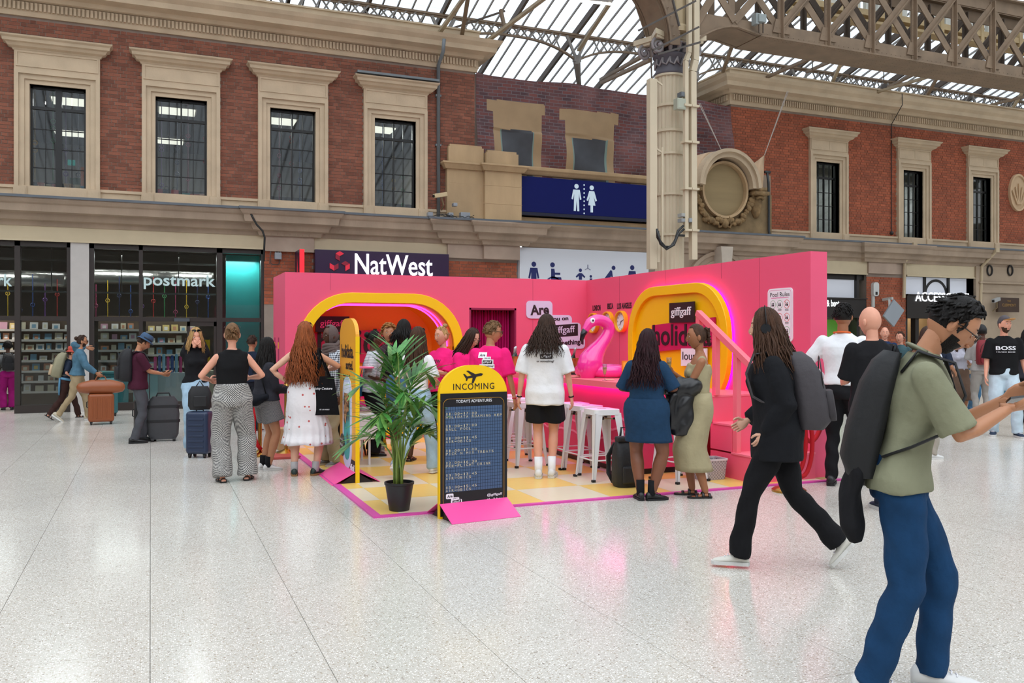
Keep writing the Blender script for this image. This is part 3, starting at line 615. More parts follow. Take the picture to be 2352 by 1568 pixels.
def picto(kind, o, h, m, par, name='pictogram'):
    b = B(); o = Vector(o); y = o.y
    def poly(pts): b.prism([(x*h, z*h) for x, z in pts], o, XA, ZA, .006)
    def disc(x, z, r): b.prism(circ(r*h, 20, x*h, z*h), o, XA, ZA, .006)
    if kind == 'man':
        disc(0, .91, .085); poly([(-.13, .79), (-.2, .45), (-.14, .43), (-.09, .66), (-.11, .02), (-.03, .02), (0, .42), (.03, .02), (.11, .02), (.09, .66), (.14, .43), (.2, .45), (.13, .79)][::-1])
    if kind == 'woman':
        disc(0, .91, .085); poly([(-.1, .79), (-.21, .45), (-.15, .42), (-.07, .62), (-.15, .27), (-.05, .27), (-.05, .02), (.05, .02), (.05, .27), (.15, .27), (.07, .62), (.15, .42), (.21, .45), (.1, .79)][::-1])
    if kind == 'wheelchair':
        disc(-.05, .91, .085); poly([(-.1, .78), (-.1, .4), (.22, .4), (.3, .1), (.36, .12), (.27, .5), (.04, .5), (.04, .58), (.24, .58), (.24, .65), (.04, .65), (.02, .78)][::-1])
        ringprism(b, circ(.3*h, 24, -.02*h, .22*h), circ(.25*h, 24, -.02*h, .22*h), o, XA, ZA, .006)
    if kind == 'baby':
        disc(-.1, .72, .06); poly([(-.16, .62), (-.28, .5), (-.24, .46), (-.16, .53), (-.16, .4), (-.04, .4), (-.04, .53), (.05, .46), (.09, .5), (-.04, .62)][::-1]); poly([(-.4, .36), (.04, .36), (.12, .22), (-.4, .22)][::-1])
        disc(.3, .52, .045); poly([(.26, .45), (.26, .3), (.35, .3), (.35, .45)][::-1]); poly([(.17, .36), (.35, .36), (.35, .3), (.17, .3)][::-1])
        for a in (90, 210, 330): b.bar(o+Vector((.18*h, -.003, .8*h)), o+Vector((.18*h+.12*h*math.cos(math.radians(a)), -.003, .8*h+.12*h*math.sin(math.radians(a)))), .02*h, .006)
    if kind == 'bend':
        disc(.14, .88, .075); poly([(.02, .8), (-.22, .5), (-.22, .3), (-.1, .3), (.0, .5), (.05, .62), (.08, .42), (.2, .34), (.2, .42), (.12, .5), (.08, .78)][::-1])
    ob(name, b, m, par)
xm = PY(1324, 450, YF-.16); xw = PY(1359, 450, YF-.16)
picto('man', (xm.x, YF-.166, PY(1324, 486, YF-.16).z), .72, M_SY, t); picto('woman', (xw.x, YF-.166, PY(1359, 489, YF-.16).z), .72, M_SY, t)
b = B(); xd = PY(1341.5, 450, YF-.16).x
for k in range(8): b.prism(circ(.022, 12, 0, k*.105), (xd, YF-.166, 4.77), XA, ZA, .006)
ob('dotted_line', b, M_SY, t)
t = thing('toilet_sign_white', 'white facilities board with dark blue pictograms above the booth wall', 'sign', (10.4, YF-.1, 2.2))
b = B(); b.box(8.6, 12.36, YF-.1, YF+.1, .4, 3.83); ob('sign_panel', b, mat('board_white', 'd3d8e0', rough=.5), t)
M_NV = mat('navy_print', '0b1a5e', rough=.5)
for px, kd in ((1226, 'man'), (1272, 'wheelchair'), (1339, 'baby'), (1401, 'bend'), (1452, 'man')): p = PY(px, 600, YF-.1); picto(kd, (p.x, YF-.106, 2.72 if kd != 'baby' else 2.75), .76, M_NV, t)
# ---------------- right hand stone bay: oval cartouche, arch ----------------
b = B(); b.box(13.2, 16.45, YF-.3, YF+.4, 3.0, 3.9); b.box(13.2, 16.45, YF-.05, YF+.4, 4.4, 6.2)
ob('wall_stone_bay', b, M_STG, kind='structure')
c0 = PY(1660, 437, YF-.3)
t = thing('oval_cartouche', 'carved stone oval cartouche with garlands beside the column', 'carving', (c0.x, YF-.2, 4.45))
rx, rz = .70, .72
b = B(); b.box(13.7, 16.3, YF-.28, YF, 4.42, 5.6); ob('carved_base', b, mat('dirty_stone', '8a7555', rough=.9, var=.35, vs=2.5, bump=.6, bs=10), t)
b = B(); b.prism(circ(rx, 40, 0, 0, rz), (c0.x, YF-.3, c0.z), XA, ZA, .1); ob('oval_panel', b, mat('stained_board', '93805d', rough=.8, var=.2, vs=1, stretch=(.3, 1, 3)), t)
for k, (s1, s2, d) in enumerate(((1.0, 1.09, .46), (1.12, 1.3, .62), (1.3, 1.42, .7))):
    b = B()
    if k == 0: ringprism(b, circ(rx*s2, 48, 0, 0, rz*s2), circ(rx*s1, 48, 0, 0, rz*s1), (c0.x, YF-d+.02, c0.z), XA, ZA, .4)
    else:
        n = 30; A = [(rx*s2*math.cos(pi*i/n)*1.02, rz*s2*math.sin(pi*i/n)) for i in range(n+1)]; I = [(rx*s1*math.cos(pi*i/n), rz*s1*math.sin(pi*i/n)) for i in range(n+1)]
        b.prism(A+I[::-1], (c0.x, YF-d, c0.z+.06), XA, ZA, .5)
    ob('oval_moulding' if k == 0 else 'arch_moulding', b, M_ST if k else M_STT, t)
M_CV = mat('carved_stone', '8e7450', rough=.9, var=.4, vs=6, bump=.8, bs=14)
for s in (-1, 1):
    b = B(); R = random.Random(3)
    for k in range(46):
        a = k/45; x = c0.x+s*(.12+.85*a); z = c0.z-.78-.2*math.sin(pi*min(1, a*1.15))+a*a*.6
        b.ball((x+R.uniform(-.05, .05), YF-.36+R.uniform(-.04, .04), z+R.uniform(-.06, .06)), R.uniform(.05, .09), 7)
    ob('garland', b, M_CV, t)
    b = B(); x = c0.x+s*1.12; b.box(x-.24, x+.24, YF-.6, YF, c0.z-.1, c0.z+.0); b.box(x-.2, x+.2, YF-.55, YF, c0.z, c0.z+.12); b.loft([[Vector((x+.18*math.cos(q*pi/6)*f, YF-.3+.16*math.sin(q*pi/6)*f, z)) for q in range(12)] for z, f in ((c0.z-.7, .35), (c0.z-.55, .8), (c0.z-.35, 1), (c0.z-.1, 1.1))]); b.tube([(x-.12, YF-.48, c0.z-.2), (x-.05, YF-.5, c0.z-.15), (x+.05, YF-.5, c0.z-.15), (x+.12, YF-.48, c0.z-.2)], .04, 7); ob('scroll_bracket', b, M_CV, t, smooth=True)
b = B(); b.ball((c0.x, YF-.4, c0.z-.92), (.11, .1, .14), 12); b.ball((c0.x, YF-.38, c0.z-.76), (.28, .06, .06), 10)
for s in (-1, 1): b.tube([(c0.x+s*.1, YF-.38, c0.z-.82), (c0.x+s*.22, YF-.38, c0.z-.92), (c0.x+s*.18, YF-.38, c0.z-1.04), (c0.x+s*.1, YF-.38, c0.z-1.0)], .035, 6)
ob('mask', b, M_CV, t, smooth=True)
# draped sheeting over the cartouche
b = B(); n = 34; mz = 9; pts = []
ed = [(1560, 372), (1595, 358), (1625, 350), (1655, 346), (1685, 350), (1712, 372), (1722, 384), (1735, 372), (1756, 356)]
bt = [(1560, 440), (1590, 430), (1606, 396), (1640, 368), (1668, 362), (1700, 380), (1722, 420), (1738, 450), (1752, 440)]
def ip(L, t):
    t *= len(L)-1; i = min(int(t), len(L)-2); f = t-i; return (L[i][0]*(1-f)+L[i+1][0]*f, L[i][1]*(1-f)+L[i+1][1]*f)
for j in range(mz+1):
    for i in range(n+1):
        a, c = ip(ed, i/n), ip(bt, i/n); f = j/mz; px, py = a[0]*(1-f)+c[0]*f, a[1]*(1-f)+c[1]*f
        q = PY(px, py, YF-.3-.06*math.sin(f*pi)+.05*math.sin(i*1.3+j*.7)); pts.append(q)
b.add(pts, [(j*(n+1)+i, (j+1)*(n+1)+i, (j+1)*(n+1)+i+1, j*(n+1)+i+1) for j in range(mz) for i in range(n)])
o = ob('protective_sheet', b, mat('tan_sheeting', 'c6a98a', rough=.75, var=.1, vs=3), label='tan protective sheeting draped over the oval cartouche', cat='sheet', smooth=True); m_ = o.modifiers.new('t', 'SOLIDIFY'); m_.thickness = .01
for i, (a, c) in enumerate((((1605, 237), (1658, 347)), ((1815, 190), (1756, 356)))):
    b = B(); p, q = PY(*a, YF-.4), PY(*c, YF-.55); b.tube([p, q], .012, 5); b.tube([p+Vector((.05, 0, 0)), q], .008, 5)
    ob('tie_rope', b, mat('rope_white', 'b5ada5', rough=.8), label=['pale rope from the banner down to the draped cartouche', 'pale rope from the cornice down to the right corner of the draped sheet'][i], cat='rope')
# arch below
ac = PY(1650, 640, YF-.35); b = B(); n = 24
for k, (r1, r2, d) in enumerate(((.75, .85, .42), (.85, 1.0, .38), (1.0, 1.1, .44))): b.prism([(r2*math.cos(pi*i/n), r2*math.sin(pi*i/n)) for i in range(n+1)]+[(r1*math.cos(pi*i/n), r1*math.sin(pi*i/n)) for i in range(n, -1, -1)], (ac.x, YF-d, ac.z-.35), XA, ZA, .3)
ob('arch_moulding', b, M_STG, WALL)
b = B(); b.loft([[Vector((ac.x+sx*w, YF-.55+sy*.2, z)) for sx, sy in ((-1, -1), (1, -1), (1, 1), (-1, 1))] for z, w in ((ac.z+.1, .13), (ac.z+.85, .2))]); ob('keystone', b, mat('keystone_stone', 'b7ab9d', rough=.8, var=.1), WALL, bevel=.015)
# stone edge downpipe of the right building
t = thing('dark_drainpipe', 'dark drainpipe at the left edge of the right brick building', 'pipe', (16.4, YF-.35, 4.4))
P = [PY(x, y, YF-.35) for x, y in ((1762, 395), (1765, 420), (1766, 460), (1766, 530), (1772, 560), (1765, 585))]; b = B(); b.tube(P, .035, 8); b.tube([P[0]-Vector((.08, 0, 0)), P[0]+Vector((.1, 0, 0))], .04, 8); ob('pipe', b, mat('pipe_dark', '33383b', rough=.5), t, smooth=True)
t = thing('drainpipe', 'grey drainpipe on the left brick building beside the fourth upper window', 'pipe', (6.4, YF-.1, 4.4))
p0 = PY(1020, 90, YF-.57); p1 = PY(1018, 118, YF-.57); p2 = PY(1007, 150, YF-.08); p3 = PY(1007, 492, YF-.08)
b = B(); b.tube([p0, p1, p2, Vector((p2.x, YF-.08, 4.45))], .045, 10); ob('pipe', b, mat('pipe_grey', '6d7478', rough=.5), t, smooth=True)
for z in (5.0, 6.2, 7.4): b = B(); b.box(p2.x-.07, p2.x+.07, YF-.1, YF, z, z+.05); ob('pipe_bracket', b, mat('pipe_grey', '6d7478'), t)
b = B(); b.box(4.42, 6.4, YF-.35, YF-.05, 7.69, 7.74); ob('cap_flashing', b, mat('pipe_grey', '6d7478'), label='grey metal flashing laid over the cap of the fourth upper window', cat='flashing')
# cable down the right building
b = B(); P = [PY(x, y, YF-.57) for x, y in ((2072, 215), (2073, 240)) ]+[PY(x, y, YF-.04) for x, y in ((2048, 285), (2048, 400), (2048, 535))]
b.tube(P, .012, 6); q = P[-1]; b.ball(q, .06, 8); ob('wall_cable', b, mat('cable_dark', '2b2625', rough=.6), label='thin dark cable running down the right brick wall between two windows', cat='cable')
# oval medallion
mc = PY(2335, 443, YF); b = B(); b.prism(circ(.42, 32, 0, 0, .62), (mc.x, YF-.06, mc.z), XA, ZA, .06); ringprism(b, circ(.42, 32, 0, 0, .62), circ(.36, 32, 0, 0, .55), (mc.x, YF-.1, mc.z), XA, ZA, .06)
for k in range(5): a = (k-2)*.12; b.bar((mc.x+a*.3, YF-.09, mc.z-.4), (mc.x+a*1.3, YF-.09, mc.z+.3-abs(a)), .05, .05)
ob('oval_medallion', b, mat('medallion_stone', 'c4a785', rough=.8, var=.1), label='carved oval stone medallion on the right brick wall', cat='carving', bevel=.01)
# cctv cameras
def cctv(px, py, Y, lab, flip=1, col='c4b08a', s=1.0):
    p = PY(px, py, Y); t = thing('security_camera', lab, 'camera', tuple(p))
    b = B(); b.bar(p+Vector((-.17*s, -.05, -.02)), p+Vector((.17*s, .05, .06)), .1*s, .1*s); ob('camera_body', b, mat('cam_'+col, col, rough=.4), t, bevel=.012)
    b = B(); b.tube([p+Vector((.03, 0, -.03)), p+Vector((.1*flip, .05, -.2*s)), p+Vector((.1*flip, .2, -.3*s))], .02, 6); ob('bracket', b, mat('cam_arm', '77664a', rough=.5), t)
    b = B(); b.tube([p+Vector((-.17*s, -.05, -.02)), p+Vector((-.19*s, -.055, -.025))], .035*s, 10); ob('lens', b, M_BLK, t); return t
cctv(1011, 450, YF-.5, 'tan security camera on the ledge beside the grey drainpipe')
cctv(2288, 690, YF-.8, 'silver security camera beside the dark brown hanging sign', col='9a9c9c', s=1.1)
t = thing('ledge_junction', 'grey boxes and coiled wires lying on the ledge by the stone pylon', 'box', (7.2, YF-.4, 4.4))
for px, py, s in ((1068, 497, .12), (1035, 493, .06), (988, 492, .06), (1045, 470, .05)):
    p = PY(px, py, YF-.4); b = B(); b.box(p.x-s, p.x+s, YF-.45, YF-.3, p.z-s*.8, p.z+s*.8); ob('wiring_box', b, mat('box_grey', '8d9298'), t, bevel=.01)
b = B(); R = random.Random(2)
for k in range(4): b.tube([PY(985+i*13, 500+R.uniform(-9, 7), YF-.48) for i in range(9)], .008, 5)
ob('wire', b, M_BLK, t, smooth=True)
# ---------------- printed brick banner over the gap ----------------
x0, x1, z1 = 7.46, 15.08, 8.1
def zb(x): return 5.5 if x < 12.3 else 5.5+(x-12.3)*.42
nx, nz = 236, 82; vs = []; fs = []; mi = []
def smp(px, py): return PY(px, py, YF-.02)
w1a, w1b = smp(1130, 228), smp(1243, 390); w2a, w2b = smp(1296, 250), smp(1410, 405)
def bcol(x, z):
    for a, c in ((w1a, w1b), (w2a, w2b)):
        L, R_, T = a.x, c.x, a.z
        ow = R_-L; il, ir = L+.22, R_-.2
        if L-.12 < x < R_+.12 and T-.28 < z < T: return 1
        if L+.04 < x < R_ and z < T-.28:
            if il < x < ir and z < T-.72: return 3 if x < il+.05 or x > ir-.05 else 2
            return 1
    return 0
for j in range(nz+1):
    for i in range(nx+1):
        x = x0+(x1-x0)*i/nx; f = j/nz; z = z1+(zb(x)-z1)*f+.04*math.sin(x*2)
        y = YF-.04+.05*noise.noise(Vector((x*1.1, z*.9, 0)))*2+.035*math.sin(x*3+z*5)*(f > .5)-.25*max(0, x-12.2)*f*.2
        vs.append((x, y, z))
for j in range(nz):
    for i in range(nx):
        fs.append((j*(nx+1)+i, (j+1)*(nx+1)+i, (j+1)*(nx+1)+i+1, j*(nx+1)+i+1)); a = vs[j*(nx+1)+i]; mi.append(bcol(a[0]+.02, a[2]-.02))
b = B(); b.v, b.f, b.m = vs, fs, mi
mb = mat('printed_brick', '7d3a33', rough=.7); N, L = mb.node_tree.nodes, mb.node_tree.links
bt_ = N.new('ShaderNodeTexBrick'); tc = N.new('ShaderNodeTexCoord'); mp = N.new('ShaderNodeMapping'); mp.inputs['Rotation'].default_value = (pi/2, 0, 0); L.new(tc.outputs['Object'], mp.inputs[0]); L.new(mp.outputs[0], bt_.inputs[0])
bt_.inputs['Color1'].default_value = lin('6b3833'); bt_.inputs['Color2'].default_value = lin('452c31'); bt_.inputs['Mortar'].default_value = lin('625a5d'); bt_.inputs['Scale'].default_value = 1; bt_.inputs['Mortar Size'].default_value = .008; bt_.inputs['Brick Width'].default_value = .24; bt_.inputs['Row Height'].default_value = .085
nz_ = N.new('ShaderNodeTexNoise'); nz_.inputs['Scale'].default_value = .9; L.new(tc.outputs['Object'], nz_.inputs[0]); mx = N.new('ShaderNodeMix'); mx.data_type = 'RGBA'; mr = N.new('ShaderNodeMapRange'); mr.inputs[1].default_value = .45; mr.inputs[2].default_value = .75; mr.inputs[4].default_value = .5; L.new(nz_.outputs[0], mr.inputs[0]); L.new(mr.outputs[0], mx.inputs['Factor']); L.new(bt_.outputs[0], mx.inputs['A']); mx.inputs['B'].default_value = lin('8a5f5a'); L.new(mx.outputs['Result'], N['Principled BSDF'].inputs['Base Color'])
o = ob('brick_print_banner', b, [mb, mat('printed_stone', '9b8160', rough=.7, var=.12, vs=2), mat('printed_glass', '3b3d42', rough=.6, var=.15), mat('printed_green', '6b8078', rough=.6)], smooth=True, label='huge printed fabric banner of brickwork and two windows hung across the gap', cat='banner')
# ---------------- right shops ----------------
b = B(); xa = 16.6
b.box(xa, 20.08, YF+.1, YF+.2, 3.3, 3.45); b.box(19.75, 19.85, YF+.05, YF+.25, 0, 3.45); b.box(xa, 20.0, YF-.08, YF+.2, 2.15, 2.72, 0); b.box(xa, 20.02, YF-.12, YF+.2, 2.7, 2.74); b.box(19.85, 20.08, YF+.3, YF+.6, 0, 3.45)
SU = ob('shop_front_dark', b, mat('shop_black', '1d1917', rough=.4), kind='structure')
b = B(); b.box(xa, 19.75, YF+.15, YF+.17, 2.74, 3.3); ob('lit_panel', b, mat('lightbox_white', 'b9bcc4', emit='ccd2dd', es=.25), SU)
b = B(); n = 16; b.prism([(.75*math.cos(pi*i/n), .6*math.sin(pi*i/n)) for i in range(n+1)]+[(.65*math.cos(pi*i/n), .5*math.sin(pi*i/n)) for i in range(n, -1, -1)], (17.6, YF+.13, 2.7), XA, ZA, .05); ob('arch_bar', b, M_BLK, SU)
t = thing('food_shop_sign', 'small white lettering on the black fascia beside the booth end', 'sign', (18.7, YF-.1, 2.3)); a, c = PY(1873, 695, YF-.08), PY(1933, 697, YF-.08)
text('sushi & bento', mat('sign_white', 'e6ecec', emit='ffffff', es=.5), ((a.x+c.x)/2, YF-.085, (a.z+c.z)/2), XA, ZA, (c.x-a.x)*1.0, .2, t, depth=.01, bold=.02)
b = B(); b.box(17, 19.7, YF+.6, YF+.62, 0, 2.1); ob('green_screen', b, mat('green_glow', '5a8a3a', emit='4f8a2a', es=.35), label='green lit panel inside the food shop', cat='panel')
b = B(); b.box(18.75, 18.79, YF+.4, YF+.44, 0, 2.05); ob('neon_tube', b, mat('neon_green', '8cff1a', emit='7dff12', es=3), label='bright green vertical light tube in the food shop window', cat='light')
b = B(); b.box(18.95, 19.0, YF+.35, YF+.4, .3, 1.45); ob('neon_tube', b, mat('neon_orange', 'ff6a1a', emit='ff5a12', es=1.5), label='orange vertical light strip in the food shop window', cat='light')
b = B(); b.box(21.67, 24.6, YF-.06, YF+.25, 2.15, 2.9); b.box(21.67, 24.6, YF-.1, YF+.2, 2.86, 2.9); b.box(21.67, 21.75, YF, YF+.2, 0, 2.2); b.box(22.1, 22.25, YF+.02, YF+.2, 0, 2.2); b.box(24.4, 24.6, YF, YF+.2, 0, 2.2)
SA = ob('shop_front_black', b, mat('shop_black', '1d1917'), kind='structure')
b = B(); b.box(21.67, 24.4, YF+.1, YF+.12, 2.9, 3.45); ob('lit_panel', b, mat('lightbox_white', 'b9bcc4'), SA)
b = B(); b.prism([(.5*math.cos(pi*i/n), .5*math.sin(pi*i/n)) for i in range(n+1)]+[(.42*math.cos(pi*i/n), .42*math.sin(pi*i/n)) for i in range(n, -1, -1)], (23.05, YF+.08, 2.9), XA, ZA, .05)
for x in (22.5, 23.52): b.box(x, x+.08, YF+.04, YF+.1, 2.9, 3.45)
ob('arch_bar', b, M_BLK, SA)
t = thing('accessory_shop_sign', 'lit white capital lettering on the black fascia above the shop right of the brick pier', 'sign', (23, YF-.1, 2.3)); a = PY(2102, 681, YF-.07)
text('ACCESSORIZE', mat('lit_white', 'ffffff'), (a.x, YF-.07, a.z), XA, ZA, 2.3, .29, t, depth=.02, bold=.0, align='l')
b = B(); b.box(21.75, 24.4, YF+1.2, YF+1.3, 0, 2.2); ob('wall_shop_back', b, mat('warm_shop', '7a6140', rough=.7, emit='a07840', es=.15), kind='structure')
b = B(); b.box(24.6, 27.4, YF-.1, YF+.3, 0, 3.86); b.box(24.75, 27.2, YF-.14, YF, 3.0, 3.1); b.box(24.7, 27.25, YF-.18, YF, 3.3, 3.36)
ob('pillar_stone', b, mat('grey_pier_stone', 'a3917c', rough=.8, var=.15, vs=1.5), kind='structure', bevel=.01)
for px in (2273, 2320):
    p = PY(px, 621, YF-.12); b = B(); b.tube([(p.x+.11*math.cos(k*pi/10), YF-.13, p.z+.16*math.sin(k*pi/10)) for k in range(20)], .025, 6, closed=True); ob('iron_ring', b, M_BLK, label='black iron ring on the stone pier, %s one of the pair' % ('first' if px < 2300 else 'second'), cat='ring')
t = thing('hotel_sign', 'dark bronze sign with faint gold lettering on the stone pier', 'sign', (26, YF-.5, 2.0))
a, c = PY(2290, 683, YF-.4), PY(2338, 717, YF-.4); b = B(); b.box(a.x, c.x, YF-.45, YF-.35, c.z, a.z); ob('sign_plate', b, mat('bronze_plate', '3b2a20', rough=.4), t, bevel=.01)
text('THE', mat('dull_gold', '8a6a38'), ((a.x+c.x)/2, YF-.452, a.z-.11), XA, ZA, .16, .06, t, depth=.003); text('CLERMONT', mat('dull_gold', '8a6a38'), ((a.x+c.x)/2, YF-.452, a.z-.24), XA, ZA, .62, .09, t, depth=.003)
b = B(); b.box(27.4, 31, YF+.2, YF+.3, 0, 3.8); b.box(27.4, 27.6, YF-.05, YF+.3, 0, 3.8); ob('door_2', b, mat('dark_doorway', '20201f', rough=.4), kind='structure')
b = B(); b.box(31, 46, YF-.05, YF+.2, 0, 3.86); ob('wall_far_right', b, M_STG, kind='structure')
# down pipes cream at right
for i, (a, c, d) in enumerate((((2098, 567), (2078, 604), (2076, 684)), ((2287, 578), (2255, 612), (2250, 760)))):
    b = B(); b.tube([PY(*a, YF-.5), PY(*c, YF-.12), PY(*d, YF-.12)], .05, 8); p = PY(*a, YF-.5); b.box(p.x-.08, p.x+.08, YF-.58, YF-.42, p.z-.02, p.z+.12)
    ob('cream_downpipe', b, mat('cream_pipe', 'b5a487', rough=.5), label=['cream downpipe at the right side of the brick pier', 'cream downpipe beside the stone pier with iron rings'][i], cat='pipe')
p = PY(2012, 664, YF-.1); b = B(); b.prism(rrect(.22, .42, .08), (p.x, YF-.12, p.z), XA, ZA, .12); b.box(p.x-.04, p.x+.04, YF-.13, YF-.12, p.z-.17, p.z-.08, 1); ob('alarm_box', b, [mat('alarm_white', 'c4c6c4', rough=.4), M_BLK], label='white alarm sounder box on the brick pier', cat='alarm', bevel=.01)
t = thing('monitor_bracket', 'tilted grey display screen on a white wall bracket', 'screen', tuple(PY(2045, 740, YF-.4)))
a, c, d = PY(2064, 700, YF-.6), PY(2040, 738, YF-.6), PY(2038, 690, YF-.3); b = B(); b.bar(a, c, .5, .07, up=(.2, -1, .3)); ob('screen_panel', b, mat('screen_grey', '8b9299', rough=.4), t, bevel=.01)
b = B(); b.bar(PY(2028, 688, YF-.05), PY(2050, 685, YF-.4), .08, .08); b.bar(PY(2043, 686, YF-.3), PY(2043, 712, YF-.4), .06, .06); ob('bracket_arm', b, mat('bracket_white', 'b6b6b2', rough=.4), t); b = B(); b.box(d.x-.35, d.x-.25, YF-.06, YF, d.z-.2, d.z+.2); ob('wall_plate', b, mat('bracket_white', 'b6b6b2', rough=.4), t)
# far side of the station (seen only in reflections)
b = B(); b.box(-16, -15.8, -20, YF+1, 0, 9); b.box(-16, 50, -20.2, -20, 0, 9); b.box(49.8, 50, -20, YF+1, 0, 9); ob('wall_far_sides', b, mat('far_brick', '7d6a5c', rough=.9), kind='structure')
# ================= glass roof, girder, column =================
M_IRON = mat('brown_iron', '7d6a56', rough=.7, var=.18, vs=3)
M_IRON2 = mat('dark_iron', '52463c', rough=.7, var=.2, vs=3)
M_IRON3 = mat('grey_iron', '8b8680', rough=.7, var=.2, vs=4)
M_PIPE = mat('column_cream', 'c5b89e', rough=.5, var=.06, vs=2)
SL = .284; ZE = 9.89
def zr(y): return ZE+SL*(YF-y)
ang = math.atan(SL); X0 = 10.46; PW = .372
M_RG = clear('roof_glass', tint='eaf0f6', t=.93, rough=.3, dirt=.1)
b = B(); yr = 4.0
b.bar((-16, 23.6, zr(23.6)-.05), (50, 23.6, zr(23.6)-.05), .1, .1); b.bar((-16, yr, zr(yr)), (50, yr, zr(yr)), .3, .2)
ROOF = ob('roof', b, M_IRON2, kind='structure'); RL = LOC['roof']
# glazing: panes in view one by one, the rest as one part
L1 = 2.9; q = B(); q.box(.012, PW-.012, -L1, 0, 0, .008); pane_me = mesh('pane', q, M_RG)
rest = B(); n = 0
for k in range(-73, 111):
    x = X0+k*PW
    if 2.2 < x < 31.5:
        for s in range(2):
            if x > 26 and s == 1: pass
            y = 23.55-s*L1*math.cos(ang)
            o = link(bpy.data.objects.new('pane', pane_me)); o.parent = ROOF; o.location = Vector((x, y, zr(y)))-RL; o.rotation_euler = (-ang, 0, 0); n += 1
        ya = 23.55-2*L1*math.cos(ang)
    else: ya = 23.55
    rest.add([(x+.012, ya, zr(ya)), (x+PW-.012, ya, zr(ya)), (x+PW-.012, yr, zr(yr)), (x+.012, yr, zr(yr))], [(0, 1, 2, 3)])
    zz = zr(yr)-(yr+20)*SL
    rest.add([(x+.012, yr, zr(yr)), (x+PW-.012, yr, zr(yr)), (x+PW-.012, -20, zz), (x+.012, -20, zz)], [(0, 1, 2, 3)])
ob('roof_glazing', rest, M_RG, ROOF, kind='stuff')
q = B(); q.bar((0, 23.5, zr(23.5)-.02), (0, 14.5, zr(14.5)-.02), .03, .05); me1 = mesh('glazing_bar', q, M_IRON3)
q = B(); q.bar((0, 23.5, zr(23.5)-.1), (0, 14.5, zr(14.5)-.1), .07, .17); me2 = mesh('rafter', q, M_IRON2)
far = B()
for k in range(-73, 111):
    x = X0+k*PW; th = k % 5 == 0
    if 1.5 < x < 32:
        o = link(bpy.data.objects.new('rafter' if th else 'glazing_bar', me2 if th else me1)); o.parent = ROOF; o.location = Vector((x, 0, 0))-RL
        far.bar((x, 14.5, zr(14.5)-.05), (x, yr, zr(yr)-.05), .07 if th else .03, .12 if th else .05)
    else: far.bar((x, 23.5, zr(23.5)-.05), (x, yr, zr(yr)-.05), .07 if th else .03, .12 if th else .05)
    far.bar((x, yr, zr(yr)-.05), (x, -20, zr(yr)-(yr+20)*SL-.05), .07 if th else .03, .12 if th else .05)
ob('far_glazing_bars', far, M_IRON2, ROOF, kind='stuff')
# lattice purlin truss with arched lower chord
YT = 20.7; NB = 3.72
def truss(xs, YT, n_lat=8):
    zt = zr(YT)-.2; t = thing('lattice_truss', 'x', 'truss', (xs[0], YT, zt-.8))
    b = B(); b.bar((xs[0], YT, zt), (xs[-1], YT, zt), .09, .05); b.bar((xs[0], YT, zt-.03), (xs[-1], YT, zt-.03), .03, .09); ob('top_chord', b, M_IRON, t)
    for a, c in zip(xs, xs[1:]):
        N_ = 16; f = lambda s: zt-.26-.42*abs(2*s-1)**2.6
        b = B(); P = [Vector((a+(c-a)*k/N_, YT, f(k/N_))) for k in range(N_+1)]
        for p, q_ in zip(P, P[1:]): b.bar(p, q_, .08, .045)
        ob('arched_chord', b, M_IRON, t)
        b = B()
        for k in range(2, N_-2):
            x1, x2 = a+(c-a)*k/N_, a+(c-a)*(k+1)/N_
            b.bar((x1, YT-.02, f(k/N_)), (x2, YT-.02, zt), .012, .04); b.bar((x1, YT+.02, zt), (x2, YT+.02, f((k+1)/N_)), .012, .04)
        ob('lattice', b, M_IRON3, t, kind='stuff')
    for x in xs:
        b = B(); zt2 = zt-.66; b.tube([(x, YT, zt2+.1), (x, YT, zt2-.05), (x+.25, YT+.4, zt2-.35), (x+.6, YT+1.0, zt2-.6)], [.09, .1, .07, .06], 8); b.bar((x-.3, YT, zt-.05), (x, YT, zt2), .05, .07); b.bar((x+.3, YT, zt-.05), (x, YT, zt2), .05, .07); b.box(x-.1, x+.1, YT-.06, YT+.06, zt2-.05, zt2+.12)
        ob('strut', b, M_IRON3, t)
    return t
t = truss([X0+NB*k for k in range(-3, 7)], YT); t['label'] = 'long lattice purlin with arched lower chords running under the glass roof along the facade'
# braces
BR = [((1106, 104), (1245, 0), 19.6, 17.4), ((1061, 80), (1074, 0), 19.5, 18), ((1150, 22), (1158, 60), 19, 19), ((1000, 88), (1062, 0), 19.7, 18.4), ((1380, 183), (1492, 120), 20.5, 16), ((1382, 190), (1494, 137), 19.7, 15.2), ((1329, 115), (1400, 8), 19.8, 17.6), ((1762, 177), (1884, 124), 19.5, 16.6), ((1853, 165), (1960, 118), 19.7, 16.8), ((2012, 212), (2188, 160), 19.6, 16.5), ((2040, 200), (2140, 150), 19.7, 17), ((1660, 165), (1692, 75), 19.6, 18.5), ((1907, 200), (1944, 118), 19.8, 18.8), ((2122, 232), (2160, 165), 19.8, 18.9), ((2262, 245), (2352, 222), 19.8, 18.9), ((2318, 262), (2352, 205), 19.8, 19.2)]
for i, (a, c, y1, y2) in enumerate(BR):
    y1 += .7; y2 += .7
    p, q_ = PY(*a, y1), PY(*c, y2); d = (q_-p).normalized(); q_ = q_+d*((.7 if c[1] == 0 else 0)); b = B(); b.bar(p, q_, .09, .07)
    if q_.z > zr(q_.y)-.03:
        # trim at the glass
        for s in range(40):
            if q_.z > zr(q_.y)-.05: q_ = q_-d*.05
        b = B(); b.bar(p, q_, .09, .07)
    ob('brace', b, M_IRON if i % 3 else mat('pale_iron', 'a29278', rough=.7, var=.2), ROOF)
b = B()
